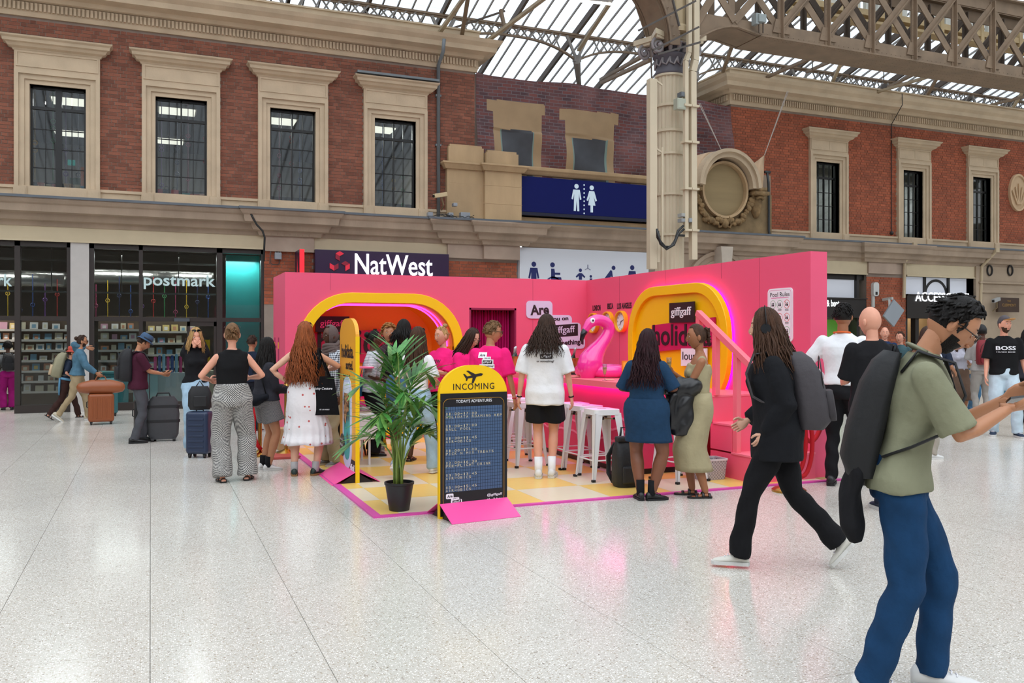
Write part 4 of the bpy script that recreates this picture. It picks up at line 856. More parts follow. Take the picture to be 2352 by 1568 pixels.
b.bar(PY(1030, 68, 20.6), PY(1160, 25, 20), .04)
for px in (1478, 1866, 2030, 2256): p = PY(px, 150, 19.5); b.bar((p.x, 19.5, zr(19.5)-.1), (p.x, 19.5, zr(19.5)-1.0), .02)
ob('hanger_rods', b, M_IRON2, ROOF, kind='stuff')
# beige lantern wall above the girder
b = B()
for k in range(44): b.box(15+k*.4, 15.22+k*.4, 17.2, 17.3, 9.9, zr(17.2)-.1)
ob('louvre_panels', b, mat('pale_louvre', 'c2c4bd', rough=.7, var=.15), ROOF, kind='stuff')
b = B(); b.box(14.5, 33, 17.1, 17.35, 9.8, 9.95); b.box(14.5, 33, 17.05, 17.4, 9.6, 9.67)
for k in range(12): b.box(15+k*1.5, 15.12+k*1.5, 17.08, 17.3, 9.65, zr(17.2)-.1)
ob('lantern_beam', b, mat('beige_beam', 'a8936d', rough=.7, var=.15), ROOF)
# ---------------- box lattice girder ----------------
CX0, CY0 = 9.54, 14.5; BP = 1.22; ZB, ZT = 7.7, 9.35
GT = thing('lattice_girder', 'big riveted brown box girder of crossed lattice bars across the top right', 'girder', (14, CY0, 7.6))
def rivets(b, a, c, n, nn, r=.014):
    a, c = Vector(a), Vector(c); nn = Vector(nn); x = (c-a).normalized(); y = nn.cross(x)
    for k in range(n):
        p = a+(c-a)*(k+.5)/n; m = [p+x*r*math.cos(q*pi/3)+y*r*math.sin(q*pi/3) for q in range(6)]; b.add(m+[p+nn*r*.8], [(i, (i+1) % 6, 6) for i in range(6)])
XE = CX0+BP*18; x_st = CX0+1.9
for si, yy in enumerate((CY0-.05, CY0+.65)):
    b = B(); b.box(x_st, XE, yy-.02, yy+.02, ZB, ZB+.26); ob('bottom_chord', b, M_IRON, GT)
    b = B(); b.box(CX0, XE, yy-.02, yy+.02, ZT-.2, ZT+.1); b.box(CX0, XE, yy-.12, yy+.12, ZT+.08, ZT+.12); ob('top_chord', b, M_IRON, GT)
b = B(); b.box(x_st, XE, CY0-.12, CY0+.75, ZB-.03, ZB); ob('bottom_plate', b, M_IRON, GT)
b = B()
for yo in (-.08, .0): rivets(b, (x_st, CY0+yo, ZB-.03), (XE, CY0+yo, ZB-.03), 200, (0, 0, -1))
for yo in (.2, .35, .5, .66): rivets(b, (x_st+3, CY0+yo, ZB-.03), (XE, CY0+yo, ZB-.03), 150, (0, 0, -1))
rivets(b, (x_st, CY0-.07, ZB+.05), (XE, CY0-.07, ZB+.05), 150, (0, -1, 0))
ob('rivets', b, M_IRON, GT, kind='stuff')
for k in range(2, 18):
    x = CX0+BP*k
    for si, yy in enumerate((CY0-.07, CY0+.66)):
        b = B(); b.box(x-.07, x+.07, yy-.02, yy+.02, ZB, ZT); b.box(x-.012, x+.012, yy-.1, yy+.02, ZB, ZT)
        if si == 0: rivets(b, (x-.045, yy-.02, ZB), (x-.045, yy-.02, ZT), 14, (0, -1, 0), .011)
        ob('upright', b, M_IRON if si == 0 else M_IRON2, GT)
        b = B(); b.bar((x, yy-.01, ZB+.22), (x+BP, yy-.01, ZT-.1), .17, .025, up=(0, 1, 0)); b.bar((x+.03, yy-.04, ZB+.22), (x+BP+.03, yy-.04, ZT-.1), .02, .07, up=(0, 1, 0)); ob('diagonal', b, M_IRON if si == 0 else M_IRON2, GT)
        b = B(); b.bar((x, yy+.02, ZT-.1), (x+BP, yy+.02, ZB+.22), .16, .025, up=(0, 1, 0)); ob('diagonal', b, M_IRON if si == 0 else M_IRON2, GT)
        b = B(); b.prism([(-.22, 0), (.22, 0), (.14, .28), (-.14, .28)], (x, yy-.03, ZB+.1), XA, ZA, .02)
        if si == 0: rivets(b, (x-.15, yy-.03, ZB+.2), (x+.15, yy-.03, ZB+.2), 5, (0, -1, 0), .011)
        ob('gusset', b, M_IRON, GT)
# haunch near the column, right side: shallow arch; left side: quarter arch bracket
def haunch(pts, name='arched_flange', w=(-.12, .75)):
    b = B()
    for a, c in zip(pts, pts[1:]):
        n_ = (Vector((c[0]-a[0], 0, c[1]-a[1]))).normalized(); up = Vector((-n_.z, 0, n_.x)); vs = []
        for p in (a, c):
            for yy in (CY0+w[0], CY0+w[1]):
                for h in (0, .03): vs.append(Vector((p[0], yy, p[1]))+up*h)
        b.add(vs, [(0, 2, 6, 4), (1, 5, 7, 3), (0, 4, 5, 1), (2, 3, 7, 6)])
    ob(name, b, M_IRON, GT)
R = [(CX0+.3+1.75*k/10, 7.35+.42*math.sin(pi/2*min(1, k/6))-.12*max(0, (k-6)/4)+0.0) for k in range(11)]; R[-1] = (x_st+.05, ZB)
haunch(R)
for yy in (CY0-.05, CY0+.65):
    b = B(); b.prism(R+[(x_st+.05, ZB+.26), (CX0+.3, ZB+.26)], (0, yy, 0), XA, ZA, .03); ob('haunch_web', b, M_IRON, GT)
LA = [(CX0-.35-1.45*math.sin(a), 7.35+1.5*(1-math.cos(a))) for a in [pi/2*k/12 for k in range(13)]]
LA = [(CX0-.3-1.5*(1-math.cos(pi/2*k/14)), 7.2+1.6*math.sin(pi/2*k/14)) for k in range(15)]
haunch(LA[::-1], w=(-.2, .6))
for yy in (CY0-.17, CY0+.5):
    O = [(x-.0, z) for x, z in LA]; I = [(min(CX0-.06, x+.27), z+.02) for x, z in LA]
    b = B(); b.prism((O+I[::-1])[::-1], (0, yy, 0), XA, ZA, .03); ob('arch_web', b, M_IRON, GT)
b = B()
for k in range(1, 14):
    x, z = LA[k]; rivets(b, (x+.07, CY0-.2, z), (x+.11, CY0-.2, z), 1, (0, -1, 0), .02); rivets(b, (x+.2, CY0-.2, z), (x+.22, CY0-.2, z+.02), 1, (0, -1, 0), .02)
ob('rivets', b, M_IRON, GT, kind='stuff')
for ii, (x1, z1, x2, z2) in enumerate(((CX0-.25, 7.5, CX0-.9, 9.1), (CX0+.3, 7.6, CX0+1.2, 9.0), (CX0+.4, 9.0, CX0+1.3, 7.9), (CX0+1.3, 7.9, CX0+2.4, 9.1), (CX0+1.3, 9.1, CX0+2.4, 7.9), (CX0-.95, 9.1, CX0-.95, 8.6), (CX0+1.25, 7.8, CX0+1.25, 9.1))):
    for yo in (-.08, .6): b = B(); yo += ii*.011; b.bar((x1, CY0+yo, z1), (x2, CY0+yo, z2), .15, .03, up=(0, 1, 0)); ob('diagonal', b, M_IRON, GT)
b = B()
for yy in (CY0-.2, CY0+.45): b.box(CX0-8, CX0, yy, yy+.03, 8.78, 9.1)
b.box(CX0-8, CX0-1.8, CY0-.2, CY0+.6, 8.75, 8.78); ob('left_chord', b, M_IRON, GT)
# ---------------- fluted column ----------------
CT = thing('iron_column', 'tall cream fluted iron column with leafy capital behind the pink booth', 'column', (CX0, CY0+.3, 0)); cy = CY0+.3
def shaft(b, prof, n=160, fl=.055, nf=20):
    b.lathe(prof, (CX0, cy, 0), n, fl=fl, nf=nf)
b = B(); shaft(b, [(.285, .4), (.285, 3.6), (.28, 4.6), (.272, 6.72)]); b.lathe([(.45, 0), (.45, .25), (.38, .3), (.36, .38), (.3, .45), (.28, .5)], (CX0, cy, 0), 32); b.lathe([(.3, 6.7), (.3, 6.74), (.27, 6.76)], (CX0, cy, 0), 32); ob('shaft', b, M_PIPE, CT, smooth=True, auto=50)
for z in (3.55, 4.35, 5.15, 5.6, 6.1):
    b = B(); b.lathe([(.285, z), (.31, z), (.31, z+.05), (.285, z+.05)], (CX0, cy, 0), 32); ob('band', b, M_PIPE, CT)
M_CAP = mat('grey_capital', '8b8688', rough=.6, var=.15, vs=6)
b = B(); b.lathe([(.3, 6.74), (.31, 6.78), (.28, 6.82), (.265, 6.95), (.28, 7.06), (.33, 7.1), (.33, 7.14), (.26, 7.17), (.3, 7.35)], (CX0, cy, 0), 32, 0); ob('capital_bell', b, mat('dark_capital', '55525a', rough=.6), CT, smooth=True)
b = B()
for k in range(12):
    a = 2*pi*k/12; d = Vector((math.cos(a), math.sin(a), 0)); c = Vector((CX0, cy, 0)); b.tube([c+d*.27+ZA*7.15, c+d*.34+ZA*7.22, c+d*.38+ZA*7.32, c+d*.45+ZA*7.3], [.03, .045, .04, .01], 6)
    b.tube([c+d*.28+ZA*7.05, c+d*.29+ZA*6.95, (c+Vector((math.cos(a+.26), math.sin(a+.26), 0))*.29)+ZA*6.9, (c+Vector((math.cos(a+.52), math.sin(a+.52), 0))*.29)+ZA*7.05], .022, 6)
ob('acanthus_leaves', b, M_CAP, CT, smooth=True)
for sx, sy in ((-1, -1), (1, -1), (-1, 1), (1, 1)):
    b = B(); c = Vector((CX0+sx*.42, cy+sy*.3, 7.23)); P = []
    for k in range(26): a = k*.5; r = .15*(1-k/28); P.append(c+Vector((-sx*r*math.cos(a+1.57), -sy*.05, r*math.sin(a+1.57))))
    b.tube([Vector((CX0+sx*.12, cy+sy*.25, 7.36))]+P, [.03]*27, 6); b.ball(c, (.04, .07, .04), 8); ob('volute', b, M_CAP, CT, smooth=True)
b = B(); n8 = [(-.58, -.42), (-.3, -.3), (.3, -.3), (.58, -.42), (.42, 0), (.58, .42), (.3, .3), (-.3, .3), (-.58, .42), (-.42, 0)]
b.prism(n8, (CX0, cy, 7.5), XA, YA, .1); b.prism([(x*.92, y*.92) for x, y in n8], (CX0, cy, 7.4), XA, YA, .05); ob('abacus', b, M_PIPE, CT)
b = B(); b.box(CX0-.2, CX0+.2, cy-.2, cy+.2, 7.5, 10.2); b.box(CX0-.26, CX0+.26, cy-.24, cy-.2, 7.5, 10.2); b.lathe([(.2, 7.5), (.2, 7.6), (.16, 7.65), (.16, 10)], (CX0, cy-.3, 0), 16); ob('upper_post', b, mat('post_beige', 'a89676', rough=.6, var=.1), CT)
def pxx(px, Y=CY0-.15): return PY(px, 300, Y).x
yp = CY0-.15
t = thing('cable_trunking', 'square cream cable trunking ending in mid air at the left of the column', 'trunking', (pxx(1496), yp, 2.5))
b = B(); za, zb_ = PY(1496, 182, yp).z, PY(1496, 618, yp).z; b.box(pxx(1489), pxx(1505), yp-.07, yp+.07, zb_, za); b.box(pxx(1506), pxx(1513), yp-.05, yp+.05, PY(0, 545, yp).z, PY(0, 452, yp).z); ob('trunk', b, M_PIPE, t, bevel=.008)
b = B(); b.bar((pxx(1497), yp, za), (pxx(1494), yp, za+.7), .02); ob('hanger', b, M_IRON2, t)
t = thing('left_conduit', 'slim cream conduit clipped along the left of the column shaft', 'pipe', (pxx(1521), yp, 2)); b = B(); b.tube([(pxx(1521), yp, 1.5), (pxx(1521), yp, PY(0, 190, yp).z)], .028, 8)
for z in (2.7, 5.1, 6.4): b.bar((pxx(1505), yp, z+.08), (pxx(1521), yp, z), .03)
ob('pipe', b, M_PIPE, t)
for lab, px, top, bot, w, kx in (('cream square downpipe cranked around the capital on the column front', 1576, 95, 545, .05, ((1583, 100), (1582, 122), (1575, 140), (1575, 200))), ('wide cream downpipe on the right side of the column, cranked under the capital', 1592, 95, 596, .075, ((1597, 90), (1596, 140), (1590, 165), (1590, 200)))):
    t = thing('column_downpipe', lab, 'pipe', (pxx(px), yp-.1, 2.3)); b = B(); P = [PY(kx[0][0], -60, yp-.1)]+[PY(x, y, yp-.1) for x, y in kx]+[PY(kx[-1][0]+(2 if px > 1580 else 0), bot, yp-.1)]
    for p, q_ in zip(P, P[1:]): b.bar(p, q_, w*1.6, w*1.6, up=(0, 1, 0))
    ob('pipe', b, M_PIPE, t)
    for zz in (3.6, 4.4, 5.3, 6.0): b = B(); b.box(P[-1].x-.08, P[-1].x+.08, yp-.2, yp-.02, zz, zz+.04); ob('pipe_clip', b, M_PIPE, t)
def jbox(px, py, s, lab, col='8f979a', h=1.1):
    p = PY(px, py, CY0-.28); b = B(); b.box(p.x-s, p.x+s, CY0-.32, CY0-.18, p.z-s*h, p.z+s*h); b.box(p.x-s*.8, p.x+s*.8, CY0-.325, CY0-.32, p.z-s*h*.8, p.z+s*h*.8, 1); ob('junction_box', b, [mat('jb_'+col, col, rough=.4), mat('jbl_'+col, col, rough=.3)], label=lab, cat='box', bevel=.008)
jbox(1563, 239, .095, 'pale grey electrical box on the upper part of the column', 'a3a897'); jbox(1566, 217, .04, 'small dark grey box just above the pale box on the column', '5e6468')
jbox(1567, 494, .042, 'upper of two small grey sockets low on the column', '9a9c98', .8); jbox(1567, 506, .042, 'lower of two small grey sockets low on the column', '8a8e90', .8); jbox(1584, 506, .035, 'small grey socket right of the pipe on the column', '8f9599')
t = thing('column_cables', 'black cables looping from the trunking across the column front', 'cable', tuple(PY(1530, 560, CY0-.4))); b = B()
for k, (pts) in enumerate((((1509, 525), (1510, 545), (1520, 562), (1532, 569), (1545, 563), (1552, 548), (1557, 530), (1570, 518)), ((1511, 530), (1515, 552), (1527, 566), (1540, 567), (1550, 553), (1556, 540), (1572, 541)), ((1509, 528), (1517, 560), (1531, 572), (1548, 562), (1558, 537), (1571, 526)))):
    b.tube([PY(x, y, CY0-.35-.03*k) for x, y in pts], .024, 8)
ob('cable', b, M_BLK, t, smooth=True)
t = thing('dark_strap', 'dark wires and straps wrapped round the capital of the column', 'wire', tuple(PY(1550, 90, CY0-.4))); b = B()
for a, c in (((1467, 70), (1598, 2)), ((1500, 115), (1605, 62)), ((1510, 125), (1608, 97)), ((1545, 0), (1560, 60))): b.bar(PY(*a, CY0-.5), PY(*c, CY0-.45), .035)
ob('strap', b, mat('strap_dark', '4a4541', rough=.7), t)
# lamps and gear on the girder
p = PY(1748, 43, CY0-.25); t = thing('floodlight', 'small grey floodlight on a bracket at the girder bottom', 'light', tuple(p)); b = B(); b.box(p.x-.09, p.x+.09, p.y-.06, p.y+.06, p.z-.08, p.z+.08); b.box(p.x-.13, p.x-.05, p.y-.02, p.y+.14, p.z-.12, p.z+.1); ob('lamp_body', b, mat('lamp_grey', '8b9494', rough=.4), t, bevel=.008); b = B(); b.bar((p.x-.05, p.y, p.z-.08), (p.x-.05, p.y, p.z-.28), .02); b.bar((p.x+.05, p.y, p.z-.08), (p.x+.05, p.y, p.z-.28), .02); ob('bracket', b, M_IRON2, t)
a, c = PY(1328, 1, 13), PY(1402, 9, 12.2); b = B(); b.bar(a+ZA*.05, c+ZA*.05, .08, .06); t = ob('strip_light', b, M_IRON3, label='white fluorescent strip light at the top edge left of the column', cat='light'); b = B(); b.bar(a, c, .05, .04); ob('tube', b, mat('tube_white', 'ffffff', emit='fffbe8', es=3), t)
for k in range(6):
    p = PY(1862+k*55, 95+k*11, CY0-.5)
# ================= the pink booth =================
M_PK = mat('booth_pink', 'e9587b', rough=.5, spec=.4); M_PK2 = mat('step_pink', 'f0607c', rough=.5)
M_YE = mat('sign_yellow', 'f7c400', rough=.4); M_OR = mat('alcove_orange', 'f59a1c', rough=.5); M_MG = mat('magenta_panel', 'c40f56', rough=.5)
M_DK = mat('aubergine_black', '1f1319', rough=.5); M_WH = mat('print_white', 'ececf2', rough=.5); M_NEON = mat('neon_magenta', 'ff30c0', emit='ff40dc', es=3)
M_HALO = mat('neon_halo', 'ff30c0', emit='ff00d8', es=24)
BX0, BX1, BY, BH = 1.8, 6.7, 12.9, 2.5
BT = thing('booth_wall', 'large pink L-shaped booth wall with yellow framed alcoves and a curtained doorway', 'booth', ((BX0+BX1)/2, BY+.3, 0))
# back wall: front skin with alcove and doorway cut out
AX0, AX1, AZ0, AZ1, AR = 1.99, 4.5, .1, 2.2, .78
DX0, DX1, DZ = 4.63, 5.43, 2.02
def alc(x0, x1, z0, z1, r, n=10): return rrect(x1-x0, z1-z0, r, n, (x0+x1)/2, (z0+z1)/2)
inner = alc(AX0+.11, AX1-.11, AZ0+.11, AZ1-.11, AR-.1)
# skin around the rounded opening: bridge to its bounding rectangle
def skin_with_hole(b, hole, x0, x1, z0, z1, y, d):
    n = len(hole); cx = sum(p[0] for p in hole)/n; cz = sum(p[1] for p in hole)/n
    outer = []
    for x, z in hole:
        dx, dz = x-cx, z-cz; t = 1e9
        if dx > 1e-9: t = min(t, (x1-cx)/dx)
        if dx < -1e-9: t = min(t, (x0-cx)/dx)
        if dz > 1e-9: t = min(t, (z1-cz)/dz)
        if dz < -1e-9: t = min(t, (z0-cz)/dz)
        outer.append((cx+dx*t, cz+dz*t))
    # snap nearest to corners
    for X, Z in ((x0, z0), (x0, z1), (x1, z0), (x1, z1)):
        i = min(range(n), key=lambda i: (outer[i][0]-X)**2+(outer[i][1]-Z)**2); outer[i] = (X, Z)
    ringprism(b, outer, hole, (0, y, 0), XA, ZA, d)
b = B(); skin_with_hole(b, inner, BX0, 4.56, 0, BH, BY, .06)
b.box(4.56, DX0, BY, BY+.06, 0, BH); b.box(DX0, DX1, BY, BY+.06, DZ, BH); b.box(DX1, BX1, BY, BY+.06, 0, BH)
b.box(BX0, BX0+.05, BY+.06, BY+1.25, 0, BH-.02); b.box(BX0, BX1+.23, BY+1.25, BY+1.3, 0, BH); b.box(BX0, BX1+.23, BY+.06, BY+1.25, BH-.02, BH)
ob('back_wall', b, M_PK, BT)
b = B()
for x in (1.9+.55, 5.72): b.box(x, x+.004, BY-.0015, BY, 0 if x > 5 else 2.25, BH)
for y in (9.2, 10.5, 11.8, 8.45): b.box(BX1-.0015, BX1, y, y+.004, 2.3 if 9 < y < 11 else 0, BH)
ob('panel_joints', b, mat('joint_pink', 'a83a55', rough=.6), BT, kind='stuff')
# alcove liner, back, yellow frame, neon
sc = alc(AX0+.13, AX1-.13, AZ0+.13, AZ1-.13, AR-.12)
b = B(); ringprism(b, inner, sc, (0, BY, 0), XA, ZA, 1.15); ob('alcove_liner', b, M_OR, BT, smooth=True, auto=40)
b = B(); b.prism(inner, (0, BY+1.15, 0), XA, ZA, .05); ob('alcove_back', b, M_OR, BT)
ou = alc(AX0-.02, AX1+.02, AZ0-.02, AZ1+.02, AR+.02); ii = alc(AX0+.13, AX1-.13, AZ0+.13, AZ1-.13, AR-.12)
b = B(); ringprism(b, ou, ii, (0, BY-.04, 0), XA, ZA, .1); ob('yellow_frame', b, M_YE, BT, bevel=.006)
for d in (.28, .5):
    nn = alc(AX0+.145, AX1-.145, AZ0+.145, AZ1-.145, AR-.135, 14); b = B(); P = [Vector((x, BY+d, z)) for x, z in nn if z > .9]; P = P[:15]+P[15:]; b.tube(P, .011, 6); ob('neon_strip', b, M_NEON, BT)
# orange bench wave / magenta board inside
t = thing('alcove_board', 'tilted magenta board with big dark letters inside the orange alcove', 'sign', (3.2, BY+1.1, .9))
a, c = PY(712, 765, BY+1.05), PY(958, 752, BY+1.05); e = PY(958, 830, BY+1.05).z; f = PY(712, 835, BY+1.05).z
b = B(); b.prism([(a.x, f), (c.x, e), (c.x, c.z), (a.x, a.z)], (0, BY+1.08, 0), XA, ZA, .05); ob('board', b, M_MG, t)
l0 = PY(715, 0, BY+1.05).x; l1 = PY(950, 0, BY+1.05).x; lz = PY(0, 789, BY+1.05).z
text('holidata', M_DK, ((l0+l1)/2+.05, BY+1.07, lz+.02), XA, ZA, l1-l0-.1, .42, t, depth=.01, bold=.015)
b = B(); b.prism([(AX0+.3, AZ0+.35), (3.9, AZ0+.35), (4.3, AZ0+.7), (3.6, AZ0+.95), (2.9, AZ0+.8), (AX0+.3, AZ0+1.0)], (0, BY+1.1, 0), XA, ZA, .02); ob('painted_shapes', b, mat('hot_pink_print', 'd81468', rough=.5), BT)
b = B(); b.prism([(2.6, AZ0+.15), (4.1, AZ0+.15), (3.8, AZ0+.5), (3.0, AZ0+.42)], (0, BY+1.09, 0), XA, ZA, .02); ob('painted_shapes', b, M_YE, BT)
b = B(); b.box(AX0+.3, AX1-.3, BY+.75, BY+1.1, AZ0+.02, AZ0+.42); ob('alcove_bench', b, mat('seat_pink', 'cf1d62', rough=.6), label='magenta bench inside the orange alcove', cat='bench', bevel=.03)
a, c = PY(725, 726, BY+.95), PY(802, 727, BY+.95); e = PY(725, 762, BY+.95).z
t = thing('alcove_name_board', 'small black board with pink lettering above the magenta board in the alcove', 'sign', ((a.x+c.x)/2, BY+.9, e)); b = B(); b.box(a.x, c.x, BY+.93, BY+1.0, e, a.z); ob('board', b, M_DK, t)
text('giffgaff', mat('letter_pink', 'd860a8', rough=.5), ((a.x+c.x)/2, BY+.93, (a.z+e)/2), XA, ZA, (c.x-a.x)*.76, (a.z-e)*.52, t, depth=.01, bold=.004)
# doorway with curtain
b = B(); b.box(DX0, DX0+.03, BY, BY+.5, 0, DZ); b.box(DX1-.03, DX1, BY, BY+.5, 0, DZ); b.box(DX0, DX1, BY, BY+.5, DZ-.03, DZ); b.box(DX0, DX1, BY+.5, BY+.52, 0, DZ); ob('doorway_lining', b, mat('doorway_magenta', '8c0f45', rough=.7), BT)
t = thing('curtain', 'gathered magenta velvet curtain hanging in the booth doorway', 'curtain', ((DX0+DX1)/2, BY+.3, 0))
for s, (xa, xb) in enumerate(((DX0+.05, DX0+.42), (DX0+.43, DX1-.04))):
    vs = []; n = 60; m = 12
    for j in range(m+1):
        for i in range(n+1):
            f = j/m; x = xa+(xb-xa)*i/n; y = BY+.22+.05*math.sin(i*.75+s)+.02*math.sin(i*1.9+j*.2)+.01*f*math.sin(i*.4); vs.append((x, y, DZ-.03-(DZ-.08)*f))
    b = B(); b.add(vs, [(j*(n+1)+i, (j+1)*(n+1)+i, (j+1)*(n+1)+i+1, j*(n+1)+i+1) for j in range(m) for i in range(n)]); ob('curtain_panel', b, mat('velvet_magenta', 'b50f62', rough=.8, spec=.2), t, smooth=True)
b = B(); b.tube([(DX0, BY+.22, DZ-.05), (DX1, BY+.22, DZ-.05)], .012, 8); ob('curtain_rail', b, M_DK, t)
# wing
WX = BX1
b = B(); b.box(WX, WX+.23, 7.58, BY+.05, 0, BH); ob('wing_wall', b, M_PK, BT)
# wing alcove: yellow frame, recessed panel, neon behind
fy0, fy1, fz0, fz1 = 8.93, 11.36, .62, 2.27; fc = (fy0+fy1)/2
o_ = Vector((WX, fc, 0)); U = -YA
def fr(g, r): return rrect((fy1-fy0)-2*g, (fz1-fz0)-2*g, r, 10, 0, (fz0+fz1)/2)
b = B(); ringprism(b, fr(0, .7), fr(.13, .6), o_-XA*.11, U, ZA, .08); ob('yellow_frame', b, M_YE, BT, bevel=.008)
b = B(); b.prism(fr(.12, .6), o_-XA*.06, U, ZA, .03); ob('yellow_panel', b, M_YE, BT)
b = B(); P = [Vector((WX-.02, fc-x, z)) for x, z in fr(.035, .67)]; b.tube(P, .012, 6, closed=True); ob('neon_halo', b, M_HALO, BT)
# inner boards
def wp(px, py, dx=.08): return PX(px, py, WX-dx)
def wtext(t, s, m, px0, px1, y0, y1, dx, **k):
    a, c = wp(px0, (y0+y1)/2, dx), wp(px1, (y0+y1)/2, dx); cy = (a.y+c.y)/2; za = wp((px0+px1)/2, y0, dx).z; zb_ = wp((px0+px1)/2, y1, dx).z
    return text(s, m, (WX-dx, cy, (za+zb_)/2), U, ZA, abs(a.y-c.y), za-zb_, t, **k)
def wquad(pts, dx): return [(-(wp(x, y, dx).y), wp(x, y, dx).z) for x, y in pts]
t = thing('lounge_magenta_board', 'magenta board with dark letters on the yellow wing alcove', 'sign', (WX-.1, 9.8, 1.3))
b = B(); q = wquad([(1497, 747), (1640, 728), (1640, 795), (1497, 808)][::-1], .1); b.prism(q, (WX-.1, 0, 0), U, ZA, .03); ob('board', b, M_MG, t)
wtext(t, 'holidata', M_DK, 1500, 1634, 744, 794, .1, depth=.008, bold=.012)
t = thing('lounge_name_board', 'black board with white lettering at the top of the yellow wing alcove', 'sign', (WX-.12, 9.8, 1.7))
b = B(); q = wquad([(1537, 696), (1594, 692), (1594, 740), (1537, 741)][::-1], .12); b.prism(q, (WX-.12, 0, 0), U, ZA, .02); ob('board', b, M_DK, t)
wtext(t, 'giffgaff', M_WH, 1542, 1588, 705, 730, .12, depth=.008, bold=.004)
t = thing('lounge_word_board', 'white square board with thin dark word below the magenta board', 'sign', (WX-.12, 9.6, 1.1))
b = B(); q = wquad([(1564, 800), (1622, 800), (1622, 839), (1564, 840)][::-1], .12); b.prism(q, (WX-.12, 0, 0), U, ZA, .02); ob('board', b, M_WH, t)
wtext(t, 'lounge', mat('ink', '1c1c22'), 1568, 1618, 808, 833, .12, depth=.004, bold=0)
# clocks
for i, (px, py, word, wy, hh, mm, lab) in enumerate(((1367, 742, 'LONDON', 707, 3, 10, 'yellow rimmed wall clock under the word London, nearest the corner'), (1400, 739, 'IBIZA', 703, 4, 10, 'yellow rimmed wall clock in the middle under the word Ibiza'), (1431, 738, 'LOS ANGELES', 702, 7, 12, 'yellow rimmed wall clock under the words Los Angeles'))):
    p = PX(px, py, WX); t = thing('wall_clock', lab, 'clock', (WX-.05, p.y, p.z-.17)); O = Vector((WX, p.y, p.z))
    b = B(); ringprism(b, circ(.165, 32), circ(.14, 32), O-XA*.07, U, ZA, .07); ob('rim', b, mat('clock_yellow', 'f0a818', rough=.35), t, bevel=.006)
    b = B(); b.prism(circ(.145, 32), O-XA*.03, U, ZA, .02); ob('dial', b, M_WH, t)
    b = B()
    for k in range(12):
        a = math.radians(90-30*(k+1)); text(str(k+1), None, O-XA*.03+U*(.112*math.cos(a))+ZA*(.112*math.sin(a)), U, ZA, .02 if k < 9 else .028, .026, b=b, depth=.001)
    for k in range(60):
        a = math.radians(6*k); c = O-XA*.0315+U*(.135*math.cos(a))+ZA*(.135*math.sin(a)); b.prism([(-.0015, -.003), (.0015, -.003), (.0015, .003), (-.0015, .003)], c, U, ZA, .001)
    ob('numerals', b, M_BLK, t, kind='stuff')
    for ln, wd, an in ((.07, .009, 90-30*(hh+mm/60)), (.11, .006, 90-6*mm)):
        a = math.radians(an); dr = U*math.cos(a)+ZA*math.sin(a); b = B(); b.bar(O-XA*.036-dr*.015, O-XA*.036+dr*ln, .004, wd, up=tuple(dr.cross(XA))); ob('hour_hand' if ln < .1 else 'minute_hand', b, M_BLK, t)
    ly = PX(px, wy, WX); tt = thing('clock_word', 'tall black word %s painted above its clock' % word.title(), 'lettering', (WX, ly.y, ly.z)); w = {6: .2, 5: .145, 11: .36}[len(word)]
    cs = {0: 1370.5, 1: 1402, 2: 1434}[i]; l2 = PX(cs, wy, WX); text(word, M_DK, (WX, l2.y, l2.z), U, ZA, {0: .27, 1: .19, 2: .44}[i], .092, tt, depth=.003, bold=.035)
# flat pool rules board
a, c = PX(1765, 664, WX), PX(1822, 661, WX); zb0 = PX(1800, 785, WX).z; cy_ = (a.y+c.y)/2; W_ = abs(a.y-c.y); H_ = a.z-zb0; zc = (a.z+zb0)/2
t = thing('pool_rules_sign', 'white rounded rules board with round icons on the pink wing wall', 'sign', (WX-.02, cy_, zb0)); O = Vector((WX-.012, cy_, zc))
b = B(); b.prism(rrect(W_, H_, .05), O, U, ZA, .012); ob('board', b, M_WH, t)
b = B(); ringprism(b, rrect(W_-.04, H_-.04, .04), rrect(W_-.046, H_-.046, .038), O-XA*.001, U, ZA, .001)
for k in range(24): x = -.15+.3*k/24; b.bar(O-XA*.001+U*x+ZA*(H_*.32+.004*(k % 2)), O-XA*.001+U*(x+.0125)+ZA*(H_*.32+.004*((k+1) % 2)), .002, .006)
b.box(WX-.0135, WX-.0125, cy_-.17, cy_-.09, zc-H_*.43, zc-H_*.39)
ob('pink_print', b, mat('print_pink', 'e06aa8'), t, kind='stuff')
text('Pool Rules', mat('ink', '1c1c22'), O+ZA*(H_*.385), U, ZA, W_*.78, .05, t, depth=.001, bold=.005)
for gi, (colr, cells_) in enumerate((('7fb58a', ((0, 0), (1, 0), (0, 2), (1, 2), (2, 2))), ('d8574f', ((2, 0), (0, 1), (1, 1), (2, 1))))):
    b = B()
    for i, j in cells_:
        o2 = O-XA*.001+U*((i-1)*W_*.28)+ZA*(H_*(.2-.245*j)); ringprism(b, circ(.05, 24), circ(.045, 24), o2, U, ZA, .001)
        if gi: b.bar(o2-U*.033+ZA*.033, o2+U*.033-ZA*.033, .001, .005)
    ob('rule_rings', b, mat('ring_'+colr, colr), t, kind='stuff')
b = B()
for j in range(3):
    for i in range(3):
        o2 = O-XA*.0015+U*((i-1)*W_*.28)+ZA*(H_*(.2-.245*j)); R = random.Random(i*3+j)
        for k in range(2): b.prism(circ(.007, 10, -.012+.024*k, .012), o2, U, ZA, .001); b.prism([(-.022+.024*k, -.02), (-.004+.024*k, -.02), (-.004+.024*k, .002), (-.022+.024*k, .002)], o2, U, ZA, .001)
        for k in range(2): b.prism([(-.03, -.062-.012*k), (.03, -.062-.012*k), (.03, -.058-.012*k), (-.03, -.058-.012*k)], o2, U, ZA, .001)
